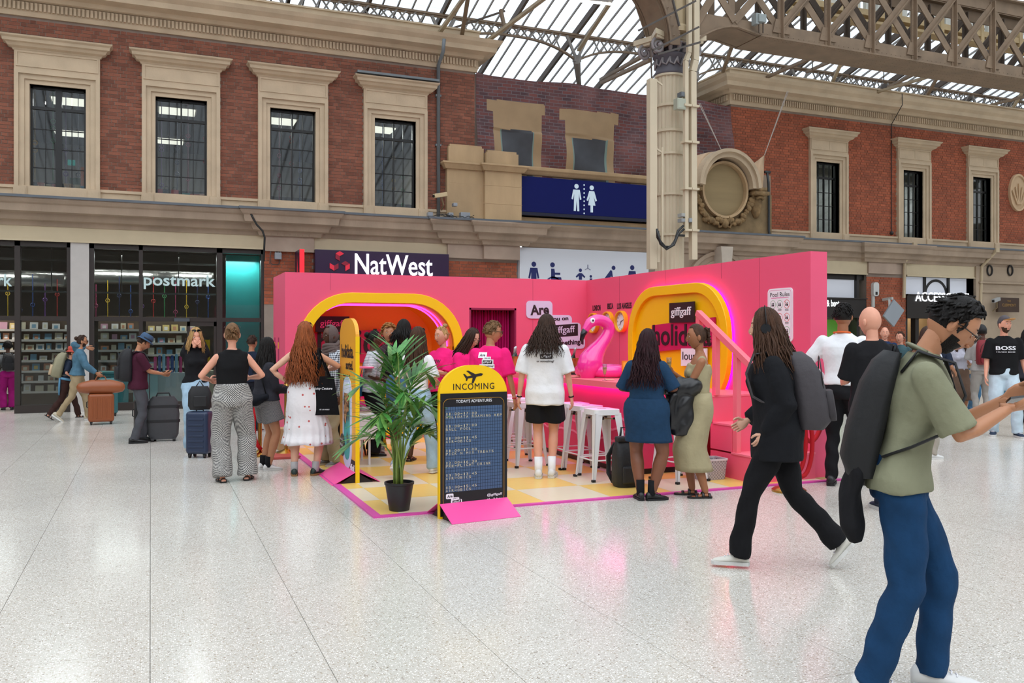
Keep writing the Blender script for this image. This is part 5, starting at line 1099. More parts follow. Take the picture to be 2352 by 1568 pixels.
ob('rule_icons', b, mat('ink', '1c1c22'), t, kind='stuff')
# 'Are you on ... or something?' sticker sign
def sticker(t, O, U_, V_, s, mw, md, d=.012, mid='you on'):
    """white outlined slogan; s = overall width"""
    O = Vector(O); N_ = U_.cross(V_)
    def pos(x, z, k): return O+U_*(x*s)+V_*(z*s)+N_*(d*k)
    b = B()
    for (x, z, w, h) in ((-.25, .22, .42, .26), (.05, .07, .46, .15), (.12, -.09, .62, .25), (.15, -.27, .7, .17)): b.prism([(p*s, q*s) for p, q in rrect(w, h, .06, 5)], pos(x, z, .6+.01*x), U_, V_, d*.6)
    ob('white_backing', b, mw, t)
    b = B(); sl = .06
    def tx(st, x, z, w, h, bo=.03): text(st, None, pos(x, z, .62), (U_+V_*sl).normalized(), (V_-U_*sl).normalized(), w*s, h*s, b=b, depth=d*.15, bold=bo)
    tx('Are', -.25, .22, .3, .15); tx(mid, .07, .075, .3, .06); tx('or something?', .15, -.275, .6, .1)
    b.prism([(x*s, z*s) for x, z in ((-.24, -.105), (.24, -.075), (.24, .105), (-.24, .075))], pos(.14, -.085, .66), U_, V_, d*.1); ob('dark_print', b, md, t)
    b = B(); text('giffgaff', None, pos(.14, -.085, .67), (U_+V_*sl).normalized(), (V_-U_*sl).normalized(), .38*s, .13*s, b=b, depth=d*.15, bold=.004); ob('white_print', b, mw, t)
a, c = PY(1213, 706, BY), PY(1345, 790, BY)
t = thing('slogan_sign', 'white edged black slogan sign fixed to the pink back wall behind the bar', 'sign', ((a.x+c.x)/2, BY-.04, c.z))
sticker(t, ((a.x+c.x)/2-.05, BY-.0, (a.z+c.z)/2+.02), XA, ZA, (c.x-a.x)*1.06, mat('lilac_white', 'd6cbe6', rough=.5), M_DK, .03)
# panel socket print at the left side
b = B(); q = [PX(636, 775, BX0-.004), PX(641, 810, BX0-.004)]
for y in (14.05, 13.62): b.box(BX0-.004, BX0-.001, y-.09, y+.02, 1.15, 1.55, 0); b.box(BX0-.006, BX0-.004, y-.07, y, 1.38, 1.48, 1)
ob('side_poster', b, [mat('poster_magenta', 'a82458'), M_YE], BT)
# ---------------- mat of coloured tiles ----------------
MX0, MX1, MY0, MY1 = 1.84, 6.93, 7.4, 12.9; TS = .7
MT = thing('event_floor', 'raised floor of yellow and cream vinyl squares edged with a pink strip', 'floor mat', ((MX0+MX1)/2, (MY0+MY1)/2, 0), kind='structure')
del MT['label'], MT['category']
for k in ('label', 'category'): 
    if k in MT: del MT[k]
M_TY = mat('tile_yellow', 'eac36a', rough=.35, var=.04, vs=8, stretch=(1, 8, 1)); M_TC = mat('tile_cream', 'dccfb4', rough=.35, var=.04, vs=8, stretch=(1, 8, 1))
b = B(); b.box(MX0-.0, MX1, MY0-.0, MY1, 0, .008); ob('mat_base', b, mat('mat_glue', 'a98d5c', rough=.8), MT)
for i in range(8):
    for j in range(8):
        x0, y0 = 2.01-.7+.7*i, MY0+.7*j; xa, xb, ya, yb = max(x0, MX0), min(x0+.7, BX1), y0, min(y0+.7, MY1)
        if xb-xa < .05: continue
        b = B(); b.box(xa+.001, xb-.001, ya+.001, yb-.001, .008, .0135); ob('tile', b, M_TC if (i+j) % 2 == 1 else M_TY, MT)
M_STRIP = mat('strip_pink', 'd84ba6', rough=.4)
b = B(); b.box(MX0-.075, MX0, MY0, 14.3, 0, .016); ob('edge_strip', b, M_STRIP, MT)
b = B(); b.box(MX0-.075, MX1+.02, MY0-.055, MY0, 0, .016); ob('edge_strip', b, M_STRIP, MT)
# ---------------- bar counter ----------------
M_TOP = mat('bar_top_pink', 'f0717f', rough=.4); M_BF = mat('bar_front_pink', 'd63a66', rough=.5)
bx, by_ = 4.9, 8.45; BAR = thing('bar_counter', 'L-shaped pink bar counter with magenta lit overhang and painted waves', 'bar', (5.8, 10.5, 0))
b = B(); b.prism([(bx, by_), (5.85, by_), (5.85, by_+.5), (bx+.5, by_+.5), (bx+.5, 12.6), (bx, 12.6)], (0, 0, 1.0), XA, YA, .92); ob('bar_front', b, M_BF, BAR)
b = B(); b.prism([(bx+.04, by_+.04), (5.8, by_+.04), (5.8, by_+.46), (bx+.46, by_+.46), (bx+.46, 12.55), (bx+.04, 12.55)], (0, 0, .08), XA, YA, .07); ob('plinth', b, M_BLK, BAR)
b = B(); b.prism([(4.7, 8.25), (5.84, 8.25), (5.84, 9.0), (5.45, 9.0), (5.45, 12.6), (4.7, 12.6)], (0, 0, 1.06), XA, YA, .07); ob('bar_top', b, M_TOP, BAR, bevel=.004)
b = B()
b.box(bx-.07, bx-.012, by_-.07, 12.5, .977, .988); b.box(bx-.012, 5.8, by_-.07, by_-.012, .977, .988)
ob('light_strip', b, mat('bar_neon', 'ff30c0', emit='ff00dc', es=8), BAR)
M_WV = mat('wave_paint', 'ec86a0', rough=.5)
for z in (.62, .49, .36):
    b = B(); P = [Vector((bx-.004, by_+.05+k*.03, z+.028*abs(math.sin(k*.32)))) for k in range(int((12.4-by_)/.03))]
    for p, q_ in zip(P, P[1:]): b.bar(p, q_, .024, .004, up=(1, 0, 0))
    P = [Vector((bx+.02+k*.03, by_-.004, z+.028*abs(math.sin(k*.32)))) for k in range(30)]
    for p, q_ in zip(P, P[1:]): b.bar(p, q_, .004, .024)
    ob('painted_wave', b, M_WV, BAR, kind='stuff')
# ---------------- steps with handrail ----------------
ST = thing('pink_steps', 'pink steps with a sloping handrail climbing beside the wing wall', 'steps', (6.28, 8.2, 0))
for i, (y0, y1, z) in enumerate(((7.5, 7.86, .3), (7.86, 8.2, .6), (8.2, 11.4, .9))):
    b = B(); b.box(5.86, WX-.005, y0, y1 if i == 2 else 8.25, .01 if i == 0 else z-.3, z-.02); ob('step', b, M_PK2, ST)
    b = B(); b.box(5.85, WX-.005, y0-.005, y1, z-.02, z); ob('tread', b, mat('tread_pink', 'f5788c', rough=.5), ST)
p1, p2 = Vector((5.9, 8.55, 1.82)), Vector((5.9, 7.35, 1.1))
b = B(); b.bar(p1+ZA*.02, p2+ZA*.02, .07, .07); ob('handrail', b, M_TOP, ST, bevel=.004)
for y, z0 in ((8.52, .9), (8.2, .9), (7.82, .3)):
    z = p2.z+(p1.z-p2.z)*(y-p2.y)/(p1.y-p2.y); b = B(); b.box(5.87, 5.93, y-.035, y+.035, z0, z); ob('baluster', b, M_TOP, ST, bevel=.003)
# ================= furniture and props =================
# ---------------- white metal stools ----------------
M_SW = mat('stool_white', 'dfe0e2', rough=.3); M_RUB = mat('rubber_black', '17171a', rough=.6)
def make_stool():
    t = thing('bar_stool', 'x', 'stool', (0, 0, 0), group='white metal bar stools along the bar')
    b = B(); b.prism(rrect(.31, .31, .05, 6), (0, 0, .76), XA, YA, .012); R1 = [Vector((x, y, .755)) for x, y in rrect(.31, .31, .05, 6)]; R2 = [Vector((x*1.03, y*1.03, .70)) for x, y in rrect(.31, .31, .05, 6)]; b.loft([R1, R2], cap=False)
    ob('seat', b, M_SW, t, bevel=.004)
    b = B(); b.prism([(-.05, -.012), (.05, -.012), (.05, .012), (-.05, .012)], (0, 0, .7615), XA, YA, .001); ob('seat_slot', b, M_RUB, t)
    for sx in (-1, 1):
        for sy in (-1, 1):
            b = B()      # L-section tapering splayed leg
            for ax in (0, 1):
                top = Vector((sx*.155, sy*.155, .72)); bot = Vector((sx*.215, sy*.215, .02)); d = Vector((-sx, 0, 0)) if ax == 0 else Vector((0, -sy, 0)); nn = Vector((0, -sy, 0)) if ax == 0 else Vector((-sx, 0, 0))
                w1, w2, th = .085, .03, .004; vs = [top, top+d*w1, bot+d*w2, bot, top+nn*th, top+d*w1+nn*th, bot+d*w2+nn*th, bot+nn*th]
                b.add(vs, [(0, 1, 2, 3), (7, 6, 5, 4), (0, 4, 5, 1), (1, 5, 6, 2), (2, 6, 7, 3), (3, 7, 4, 0)])
            ob('leg', b, M_SW, t)
            b = B(); b.box(sx*.215-.018, sx*.215+.018, sy*.215-.018, sy*.215+.018, 0, .025); ob('foot_cap', b, M_RUB, t)
    def at(z): return .215-.06*(z-.02)/.7
    for z in (.22,):
        for k in range(4):
            a = [(1, 1), (-1, 1), (-1, -1), (1, -1)]; p, q = a[k], a[(k+1) % 4]; e = at(z)-.012; b = B(); b.tube([(p[0]*e, p[1]*e, z), (q[0]*e, q[1]*e, z)], .008, 7); ob('footrest', b, M_SW, t)
    e = at(.64)-.01
    for s in (-1, 1):
        b = B(); b.bar((-e, -s*e, .655), (e, s*e, .655), .006, .014); ob('cross_brace', b, mat('brace_metal', 'b0a58e', metal=.6, rough=.4), t)
    b = B(); b.box(-.02, .02, -.02, .02, .64, .67)
    for s, q in ((-1, 1), (1, 1), (-1, -1), (1, -1)): b.box(s*.1-.012, s*.1+.012, q*.1-.012, q*.1+.012, .648, .668)
    ob('rubber_stop', b, M_RUB, t, kind='stuff')
    return t
st0 = make_stool()
SP = [((1382, 941), 'nearest white metal bar stool, whole, right of the man in black shorts'), ((1346, 933), 'white bar stool just behind the nearest one on its left'), ((1322, 927), 'white bar stool partly behind the hip of the man in black shorts'), ((1203, 925), 'nearest of the three white stools left of the man in black shorts'), ((1187, 917), 'middle of the three white stools between the flight board and the man in shorts'), ((1166, 909), 'farthest white stool beside the curtain at the left bar end'), ((1560, 943), 'white bar stool between the woman in denim and the woman in the olive skirt')]
for i, ((px, py), lab) in enumerate(SP):
    p = PZ(px, py, .76); o = st0 if i == 0 else dup(st0); o['label'] = lab; o['group'] = 'white metal bar stools along the bar'; o.location = (min(p.x, 4.66) if i < 6 else p.x, p.y, .014); o.rotation_euler = (0, 0, (0, .06, -.04, .1, -.05, .04, .15)[i])
# ---------------- flight board sign ----------------
def standing_sign(name, lab, L, Rr, H, w_sh, corner, face, side):
    L, Rr = Vector((*L, 0)), Vector((*Rr, 0)); U_ = (Rr-L).normalized(); N_ = U_.cross(ZA); W = (Rr-L).length; C = (L+Rr)/2
    t = thing(name, lab, 'sign', tuple(C)); n = 12
    poly = [(-W/2, 0), (W/2, 0)]+[(W/2-corner+corner*math.cos(pi/2*k/n), H-w_sh+w_sh*math.sin(pi/2*k/n)) for k in range(n+1)]+[(-W/2+corner-corner*math.sin(pi/2*k/n), H-w_sh+w_sh*math.cos(pi/2*k/n)) for k in range(n+1)]
    b = B(); b.prism(poly, C+N_*.02, U_, ZA, .04); ob('board', b, face, t)
    for s in (1, -1):
        b = B(); p = [C+N_*s*.022+ZA*.13, C+N_*s*.27+ZA*.003]; hw = W/2+.0
        vs = [p[0]-U_*hw, p[0]+U_*hw, p[1]+U_*hw, p[1]-U_*hw]; b.add(vs+[v-ZA*.004-N_*s*.003 for v in vs], [(0, 1, 2, 3), (7, 6, 5, 4), (0, 3, 7, 4), (1, 5, 6, 2), (2, 6, 7, 3), (0, 4, 5, 1)])
        ob('foot_flap', b, side, t)
    b = B(); b.prism([(-.2, 0), (.2, 0), (0, .12)], C-U_*(W/2-.03), N_, ZA, .004); b.prism([(-.2, 0), (.2, 0), (0, .12)], C+U_*(W/2-.03), N_, ZA, .004); ob('foot_brace', b, M_DK, t)
    return t, C, U_, N_, W
M_FLAP = mat('flap_pink', 'f2509c', rough=.35)
t, C, U_, N_, W = standing_sign('flight_board_sign', 'yellow and black arched flight board sign on pink feet beside the palm', (2.275, 7.12), (2.93, 7.2), 1.31, .25, .3, M_YE, M_FLAP)
def FP_(x, z, d=.0): return C+U_*(x*W)+ZA*z+N_*(.02+d)
b = B(); b.prism([(-W/2+.008, .02), (W/2, .02), (W/2, 1.07), (-W/2+.008, 1.07)], FP_(0, 0, .003), U_, ZA, .003); ob('black_panel', b, mat('sign_black', '18161a', rough=.35), t)
b = B(); ringprism(b, rrect(W-.06, .93, .06, 6, 0, .56), rrect(W-.068, .922, .056, 6, 0, .56), FP_(0, 0, .005), U_, ZA, .002); ob('gold_line', b, mat('gold_line', 'a87a2a', rough=.4), t)
text('INCOMING', M_DK, FP_(0, 1.125), U_, ZA, .4, .055, t, depth=.003, spacing=1.15, bold=0)
b = B(); AP = [(-.45, .08), (-.5, .3), (-.42, .28), (-.33, .1), (-.1, .1), (-.3, .42), (-.2, .42), (.1, .12), (.38, .1), (.5, .03), (.4, -.05), (.12, -.04), (-.12, -.36), (-.22, -.36), (-.08, -.04), (-.33, -.02), (-.4, -.14), (-.46, -.14), (-.42, 0)]
ca, sa = math.cos(.25), math.sin(.25); b.prism([((x*ca-z*sa)*.19, (x*sa+z*ca)*.15) for x, z in AP][::-1], FP_(0, 1.21, .003), U_, ZA, .003); ob('aeroplane_symbol', b, M_DK, t)
text("TODAY'S ADVENTURES", M_WH, FP_(0, 1.0, .003), U_, ZA, .35, .026, t, depth=.002, bold=.004)
M_FT = mat('flap_tile_blue', '41597a', rough=.5); NCX, NCY = 23, 26; gx0, gx1, gz0, gz1 = -.42, .42, .22, .955
b = B(); cw, ch = (gx1-gx0)*W/NCX, (gz1-gz0)/NCY
b.prism([(gx0*W, gz0), (gx1*W, gz0), (gx1*W, gz1), (gx0*W, gz1)], FP_(0, 0, .004), U_, ZA, .002, 1)
for i in range(NCX):
    for j in range(NCY):
        x, z = gx0*W+i*cw, gz0+j*ch; k = .0016; o3 = FP_(0, 0, .006)
        v = [o3+U_*(x+k)+ZA*(z+k), o3+U_*(x+cw-k)+ZA*(z+k), o3+U_*(x+cw-k)+ZA*(z+ch-k), o3+U_*(x+k)+ZA*(z+ch-k)]
        b.add(v+[q-N_*.002 for q in v], [(0, 1, 2, 3), (0, 4, 5, 1), (1, 5, 6, 2), (2, 6, 7, 3), (3, 7, 4, 0)])
ob('flap_tiles', b, [M_FT, mat('tile_gap', '141c28')], t, kind='stuff')
b = B(); rows = ['', '11:00-17:00', 'HOLIDATA ROAMING REP', '', '11:00-17:00', 'BALL POOL', '', '11:30-11:45', 'AIR-OBICS', '', '11:00-17:00', 'PICK N MIX TREATS', '', '12:00-16:30', 'PRE-FLIGHT DRINK', '', '13:30-13:45', 'AIR-OBICS', '', '15:30-15:45', 'AIR-OBICS']
rh = (gz1-gz0)/len(rows); cc_w = (gx1-gx0)*W/20
glyph = {}
for j, rw in enumerate(rows):
    for i, chh in enumerate(rw):
        if chh == ' ': continue
        h = .022 if chh not in '-:' else (.005 if chh == '-' else .014); w = cc_w*.66 if chh not in ':1I' else {':': .16, '1': .3, 'I': .16}[chh]*cc_w
        text(chh, None, FP_(0, 0, .0065)+U_*(gx0*W+(i+.5)*cc_w)+ZA*(gz1-rh*(j+.62-(.1 if j % 3 == 2 else -.12))), U_, ZA, w, h, b=b, depth=.0012, bold=0)
ob('flap_lettering', b, mat('flap_cream', 'c9bfa0', rough=.6), t)
lettering([('@giffgaff', FP_(.42, .165, .003), U_, ZA, .15, .028, 'r'), ('#holidata', FP_(.42, .125, .003), U_, ZA, .155, .026, 'r')], M_WH, t, depth=.002, bold=.01)
sticker(t, FP_(-.29, .15, .002), U_, ZA, .17, M_WH, M_DK, .002, 'you—')
# ---------------- thin yellow information board ----------------
t, C, U_, N_, W = standing_sign('information_board', 'tall thin yellow information board with window picture, seen almost edge on', (2.02, 9.95), (2.02, 9.12), 1.76, .2, .32, mat('board_amber', 'eda52a', rough=.4), M_FLAP)
M_AM = mat('edge_yellow', 'f2c400', rough=.4)
def IP(x, z, d=0): return C+U_*(x*W)+ZA*z+N_*(.02+d)
b = B(); ringprism(b, [(-W/2+.002, .0), (W/2-.002, .0), (W/2-.002, 1.55), (-W/2+.002, 1.55)], [(-W/2+.01, .008), (W/2-.01, .008), (W/2-.01, 1.54), (-W/2+.01, 1.54)], C-N_*.019, U_, ZA, .004); b = B(); b.bar(C+U_*(W/2+.001)+ZA*.0, C+U_*(W/2+.001)+ZA*1.56, .043, .004, up=tuple(U_)); ob('bright_edge', b, M_AM, t)
lettering([('holidata.', IP(0, 1.4), U_, ZA, .62, .15), ('sorted.', IP(.12, 1.25), U_, ZA, .36, .1), ('Travel easily with', IP(-.05, 1.13), U_, ZA, .38, .03), ('data add-ons in', IP(-.05, 1.085), U_, ZA, .35, .03), ('40+ countries', IP(-.08, 1.04), U_, ZA, .3, .03)], M_DK, t, depth=.003, bold=.02)
b = B(); b.prism(rrect(.16, .16, .01, 3, .14, .87), C+N_*.022, U_, ZA, .002); ob('white_label', b, M_WH, t)
b = B(); b.prism(rrect(.46, 1.0, .2, 8, 0, .62-.12), IP(0, .12, .006), U_, ZA, .006); ob('window_frame_print', b, mat('lilac_frame', 'c9d2ee', rough=.4), t)
b = B(); b.prism(rrect(.3, .78, .14, 8, 0, .5), IP(0, .1, .009), U_, ZA, .003); ob('sea_picture', b, mat('beach_picture', '25a3a0', rough=.4, pat='blotch', col2='3b5a5f', ps=5), t)
b = B(); b.prism([(-.15, .52), (-.04, .5), (.02, .62), (.12, .66), (.15, .78), (.12, .88), (0, .9), (-.1, .88), (-.15, .78)], IP(0, .1, .012), U_, ZA, .003); ob('rock_picture', b, mat('rock_picture', 'c88f62', rough=.4, pat='blotch', col2='50382a', ps=22), t)
b = B(); b.prism(rrect(.3, .12, .06, 8, 0, 1.0-.02), IP(0, .02, .014), U_, ZA, .006); ob('window_blind_print', b, mat('blind_print', 'dfe6f2', rough=.4), t)
b = B(); b.prism(circ(.125, 28, -.22, .35), IP(0, 0, .014), U_, ZA, .004); ob('dark_disc', b, mat('disc_dark', '35302e', rough=.4), t)
lettering([('Pick up a', IP(-.3, .41, .015), U_, ZA, .16, .035), ('SIM here', IP(-.3, .35, .015), U_, ZA, .16, .035), ('today', IP(-.3, .29, .015), U_, ZA, .11, .035)], M_WH, t, depth=.002, bold=.01)
b = B(); b.prism([(.14, .06), (.385, .06), (.385, .24), (.14, .24)], IP(0, 0, .004), U_, ZA, .004); ob('name_patch', b, M_DK, t)
text('giffgaff', M_WH, IP(.33, .15, .005), U_, ZA, .21, .09, t, depth=.003, bold=.004)
# ---------------- potted palm ----------------
PT = thing('potted_palm', 'tall potted kentia palm in a plain black pot on the mat corner', 'plant', (2.05, 7.56, 0)); pc = Vector((2.05, 7.56, .0))
b = B(); b.lathe([(.088, .014), (.092, .03), (.125, .24), (.133, .245), (.133, .265), (.12, .265), (.118, .235), (.02, .23)], tuple(pc), 32); ob('pot', b, mat('pot_black', '1f1f22', rough=.45), PT, smooth=True, auto=40)
b = B(); b.lathe([(.118, .225), (.1, .24), (.05, .247), (.01, .25)], tuple(pc), 16); ob('soil', b, mat('soil', '5a4534', rough=.95, bump=.8, bs=60), PT)
M_LF = mat('palm_green', '4a8a3e', rough=.42, var=.3, vs=9, isl=.25); M_LF2 = mat('palm_light_green', '6a9c48', rough=.42, var=.25, vs=9); M_STM = mat('palm_stem', '7d9445', rough=.5, var=.2)
lb = B(); m = 7
lv = []
for k in range(m):
    f = k/(m-1); w = .0135*(math.sin(pi*min(1, f*.85+.12)))**.8*(1 if f < .99 else .1); dz = -.3*f*f*.5
    lv += [(-w, f, dz+.004), (0, f, dz-.003), (w, f, dz+.004)]
lb.add(lv, [(3*k+c, 3*k+c+1, 3*k+c+4, 3*k+c+3) for k in range(m-1) for c in (0, 1)])
leafs = [mesh('leaflet', lb, M_LF, True), mesh('leaflet', lb, M_LF2, True)]
RP = random.Random(11); nl = 0
fr_ = [(-75, .5, 1.2, .45), (100, .42, 1.28, .45), (20, .12, 1.42, .25), (-20, .18, 1.36, .3), (60, .3, 1.05, .42), (-120, .45, .95, .45), (150, .38, 1.0, .4), (-160, .3, 1.12, .38), (85, .5, .8, .4), (-60, .55, .72, .42), (120, .4, .72, .35), (-100, .35, .82, .3), (10, .3, .9, .3)]
for az, reach, ht, dr in fr_:
    a = math.radians(az)-YAW; d = Vector((math.sin(a), math.cos(a), 0)); base = pc+Vector((RP.uniform(-.04, .04), RP.uniform(-.04, .04), .23)); N2 = 16; P = []
    for k in range(N2+1):
        f = k/N2; P.append(base+d*(reach*.74*f**1.9+.02*f)+ZA*((ht-.23)*(1-(1-f)**1.55)*(1.06)-dr*max(0, f-.62)**2*2.2))
    b = B(); b.tube(P, [.011*(1-.75*k/N2) for k in range(N2+1)], 6); fo = ob('frond', b, M_STM, PT, smooth=True)
    s0 = 8 if ht > .7 else 9
    nlf = 11
    for q in range(nlf):
        f = s0/N2+(1-s0/N2)*q/(nlf-1); ix = min(int(f*N2), N2-1); pp = P[ix].lerp(P[ix+1], f*N2-ix); tg = (P[ix+1]-P[ix]).normalized(); sd = tg.cross(ZA).normalized() if abs(tg.z) < .97 else Vector((d.y, -d.x, 0))
        for s in (-1, 1):
            Ln = (.16+.12*math.sin(pi*(q+.5)/nlf))*RP.uniform(.85, 1.15)*(1 if ht > .7 else .75)*(.6 if q == nlf-1 else 1)
            dd = (sd*s*(1.0-.55*q/nlf)+tg*(.55+.6*q/nlf)+ZA*RP.uniform(-.15, .12)).normalized(); up = (ZA-dd*dd.z).normalized() if abs(dd.z) < .98 else d; xx = dd.cross(up)
            Mx = Matrix(((xx.x, dd.x, up.x, 0), (xx.y, dd.y, up.y, 0), (xx.z, dd.z, up.z, 0), (0, 0, 0, 1)))
            o = link(bpy.data.objects.new('leaflet', leafs[RP.random() < .3])); o.parent = fo; o.matrix_local = Matrix.Translation(pp-LOC[PT.name])@Mx@Matrix.Diagonal((1.6, Ln*1.25, Ln*RP.uniform(.6, 1.5), 1)); nl += 1
# ---------------- inflatable flamingo on the bar ----------------
FL = thing('inflatable_flamingo', 'shiny pink inflatable flamingo ring sitting on the bar top', 'inflatable', (5.15, 9.5, 1.06)); M_FM = mat('vinyl_pink', 'f0349a', rough=.18, spec=.6, coat=.4)
fpts = [((1350, 862), .10), ((1352, 845), .15), ((1358, 828), .155), ((1367, 810), .12), ((1379, 793), .09), ((1391, 776), .078), ((1398, 760), .074), ((1396, 746), .072), ((1385, 737), .07), ((1370, 735), .07), ((1357, 740), .066), ((1349, 750), .052), ((1343, 760), .038)]
def smooth_path(P, R_, k=3):
    out, rr = [], []
    for i in range(len(P)-1):
        p0, p1, p2, p3 = P[max(i-1, 0)], P[i], P[i+1], P[min(i+2, len(P)-1)]
        for j in range(k):
            t_ = j/k; out.append(.5*((2*p1)+(p2-p0)*t_+(2*p0-5*p1+4*p2-p3)*t_*t_+(3*p1-p0-3*p2+p3)*t_**3)); rr.append(R_[i]*(1-t_)+R_[i+1]*t_)
    return out+[P[-1]], rr+[R_[-1]]
P = [PY(px, py, 9.45) for px, py in [q[0] for q in fpts]]; P2, R2 = smooth_path(P, [q[1] for q in fpts]); b = B(); b.tube(P2, R2, 18, round_=True); ob('neck', b, M_FM, FL, smooth=True)
hb = PY(1357, 740, 9.45)
bk = [PY(x, y, 9.45) for x, y in ((1345, 756), (1339, 768), (1336, 780), (1339, 791))]; b = B(); b.tube(bk, [.042, .034, .024, .008], 12); ob('beak', b, mat('beak_black', '15141a', rough=.2), FL, smooth=True)
e = PY(1356, 736, 9.45)+Vector((-.0, -.062, 0)); b = B(); b.ball(e, (.034, .008, .034), 16); b.ball(e-YA*.008, (.014, .004, .014), 12, 1); ob('eye', b, [M_WH, mat('eye_grey', '2c2c30', rough=.2)], FL, smooth=True)
b = B(); rc = Vector((5.2, 9.62, 1.14)); b.tube([rc+Vector((.24*math.cos(a*pi/12), .34*math.sin(a*pi/12), 0)) for a in range(24)], .075, 12, closed=True); ob('ring', b, M_FM, FL, smooth=True)
b = B(); b.tube([rc+Vector((.1, .33, .05)), rc+Vector((.14, .42, .12)), rc+Vector((.12, .5, .1))], [.06, .05, .01], 8); ob('tail', b, M_FM, FL, smooth=True)
# ---------------- bar ware ----------------
def bucket(x, y, z, lab, h=.2, nb=2, seed=0):
    t = thing('ice_bucket', lab, 'bucket', (x, y, z)); b = B(); b.lathe([(.075, z), (.08, z+.01), (.1, z+h), (.108, z+h), (.108, z+h+.012), (.095, z+h+.01), (.074, z+.02)], (x, y, 0), 24); ob('bucket_body', b, mat('brushed_gold', 'b58a4e', metal=.9, rough=.3), t, smooth=True, auto=40)
    for s in (-1, 1): b = B(); b.tube([(x+s*.1, y, z+h*.8), (x+s*.13, y, z+h*.78), (x+s*.13, y, z+h*.6), (x+s*.1, y, z+h*.6)], .007, 6); ob('bucket_handle', b, mat('brushed_gold', 'b58a4e'), t)
    R = random.Random(seed)
    for k in range(nb):
        d = Vector((R.uniform(-.5, .5), R.uniform(-.3, .3), 1)).normalized(); p = Vector((x+R.uniform(-.03, .03), y+R.uniform(-.03, .03), z+.06)); q = ZA.rotation_difference(d).to_matrix()
        tb = thing('wine_bottle', '%s sparkling wine bottle leaning in the gold bucket %s' % (('first', 'second', 'third')[k], lab.split(' at ')[-1]), 'bottle', tuple(p)); b = B(); b.lathe([(.038, 0), (.04, .02), (.04, .14), (.032, .17), (.015, .21), (.014, .22)], tuple(p), 14, M=q); ob('bottle_glass', b, mat('bottle_green', '16241c', rough=.1), tb, smooth=True)
        b = B(); b.lathe([(.0165, .2), (.016, .27), (.018, .275), (.018, .3), (.01, .305)], tuple(p), 12, M=q); ob('foil', b, mat('foil_silver', 'b9bcc2', metal=.6, rough=.35), tb, smooth=True)
bucket(5.3, 10.6, 1.06, 'gold ice bucket with two bottles at the flamingo end of the bar', seed=3)
bucket(5.0, 11.95, 1.06, 'gold ice bucket with three bottles at the curtain end of the bar', nb=3, seed=5)
M_CG = clear('clear_plastic', tint='f4f4f4', t=.92); M_FZ = mat('sparkling_wine', 'e0c07a', rough=.2, alpha=.7)
def flute(p, lab, tilt=(0, 0, 1), s=1):
    q = ZA.rotation_difference(Vector(tilt)).to_matrix(); t = thing('champagne_flute', lab, 'glass', tuple(p)); p = tuple(p)
    b = B(); b.lathe([(.03*s, 0), (.03*s, .004), (.004, .01), (.004, .06*s), (.014*s, .075*s), (.024*s, .13*s), (.026*s, .19*s), (.0255*s, .19*s), (.0235*s, .13*s)], p, 16, M=q); ob('glass_body', b, M_CG, t, smooth=True)
    b = B(); b.lathe([(.006, .074*s), (.0125*s, .078*s), (.0225*s, .13*s), (.0235*s, .155*s), (.001, .155*s)], p, 14, M=q); ob('wine', b, M_FZ, t, smooth=True); return t
p = PZ(1389, 874, 1.06); flute(p, 'filled champagne flute standing alone on the bar in front of the flamingo')
t = thing('menu_frame', 'orange upright menu frame on the bar behind the woman in denim', 'frame', (5.15, 8.62, 1.06)); p = PZ(1430, 868, 1.06); b = B(); b.box(p.x-.01, p.x+.12, p.y-.008, p.y+.008, 1.06, 1.27); ob('frame_border', b, mat('frame_orange', 'e8862a', rough=.4), t); b = B(); b.box(p.x+.005, p.x+.105, p.y-.0095, p.y-.008, 1.075, 1.25); ob('menu_card', b, mat('menu_amber', 'f0b23c', rough=.5), t)
for i, (px, py, r) in enumerate(((1325, 866, .3), (1400, 872, 1.2), (1300, 858, .8))):
    p = PZ(px, py, 1.061); b = B(); b.prism([(-.08, -.05), (.08, -.05), (.08, .05), (-.08, .05)], (p.x, p.y, 1.0665), Vector((math.cos(r), math.sin(r), 0)), Vector((-math.sin(r), math.cos(r), 0)), .003); ob('leaflet_card', b, mat('card_peach', 'e7a58c', rough=.6), label=['peach leaflet lying on the bar left of the flamingo', 'peach leaflet lying on the bar by the champagne flute', 'peach leaflet lying on the bar near the man in white'][i], cat='leaflet')
b = B(); p = PZ(1305, 858, 1.07); b.prism(rrect(.35, .2, .04), (5.15, 10.35, 1.085), XA, YA, .024); ob('black_tray', b, M_RUB, label='flat black tray on the bar left of the flamingo base', cat='tray')
for i, (dx, dy) in enumerate(((0, 0), (.05, .08), (-.04, .1))):
    p = PZ(1412, 842, 1.06); b = B(); b.lathe([(.025, 1.06), (.035, 1.12), (.033, 1.12), (.023, 1.065)], (5.3+dx, 8.95+dy, 0), 14); ob('paper_cup', b, M_WH, label=['white paper cup on the bar by the menu frame', 'second white cup behind the menu frame', 'third white cup left behind the menu frame'][i], cat='cup')
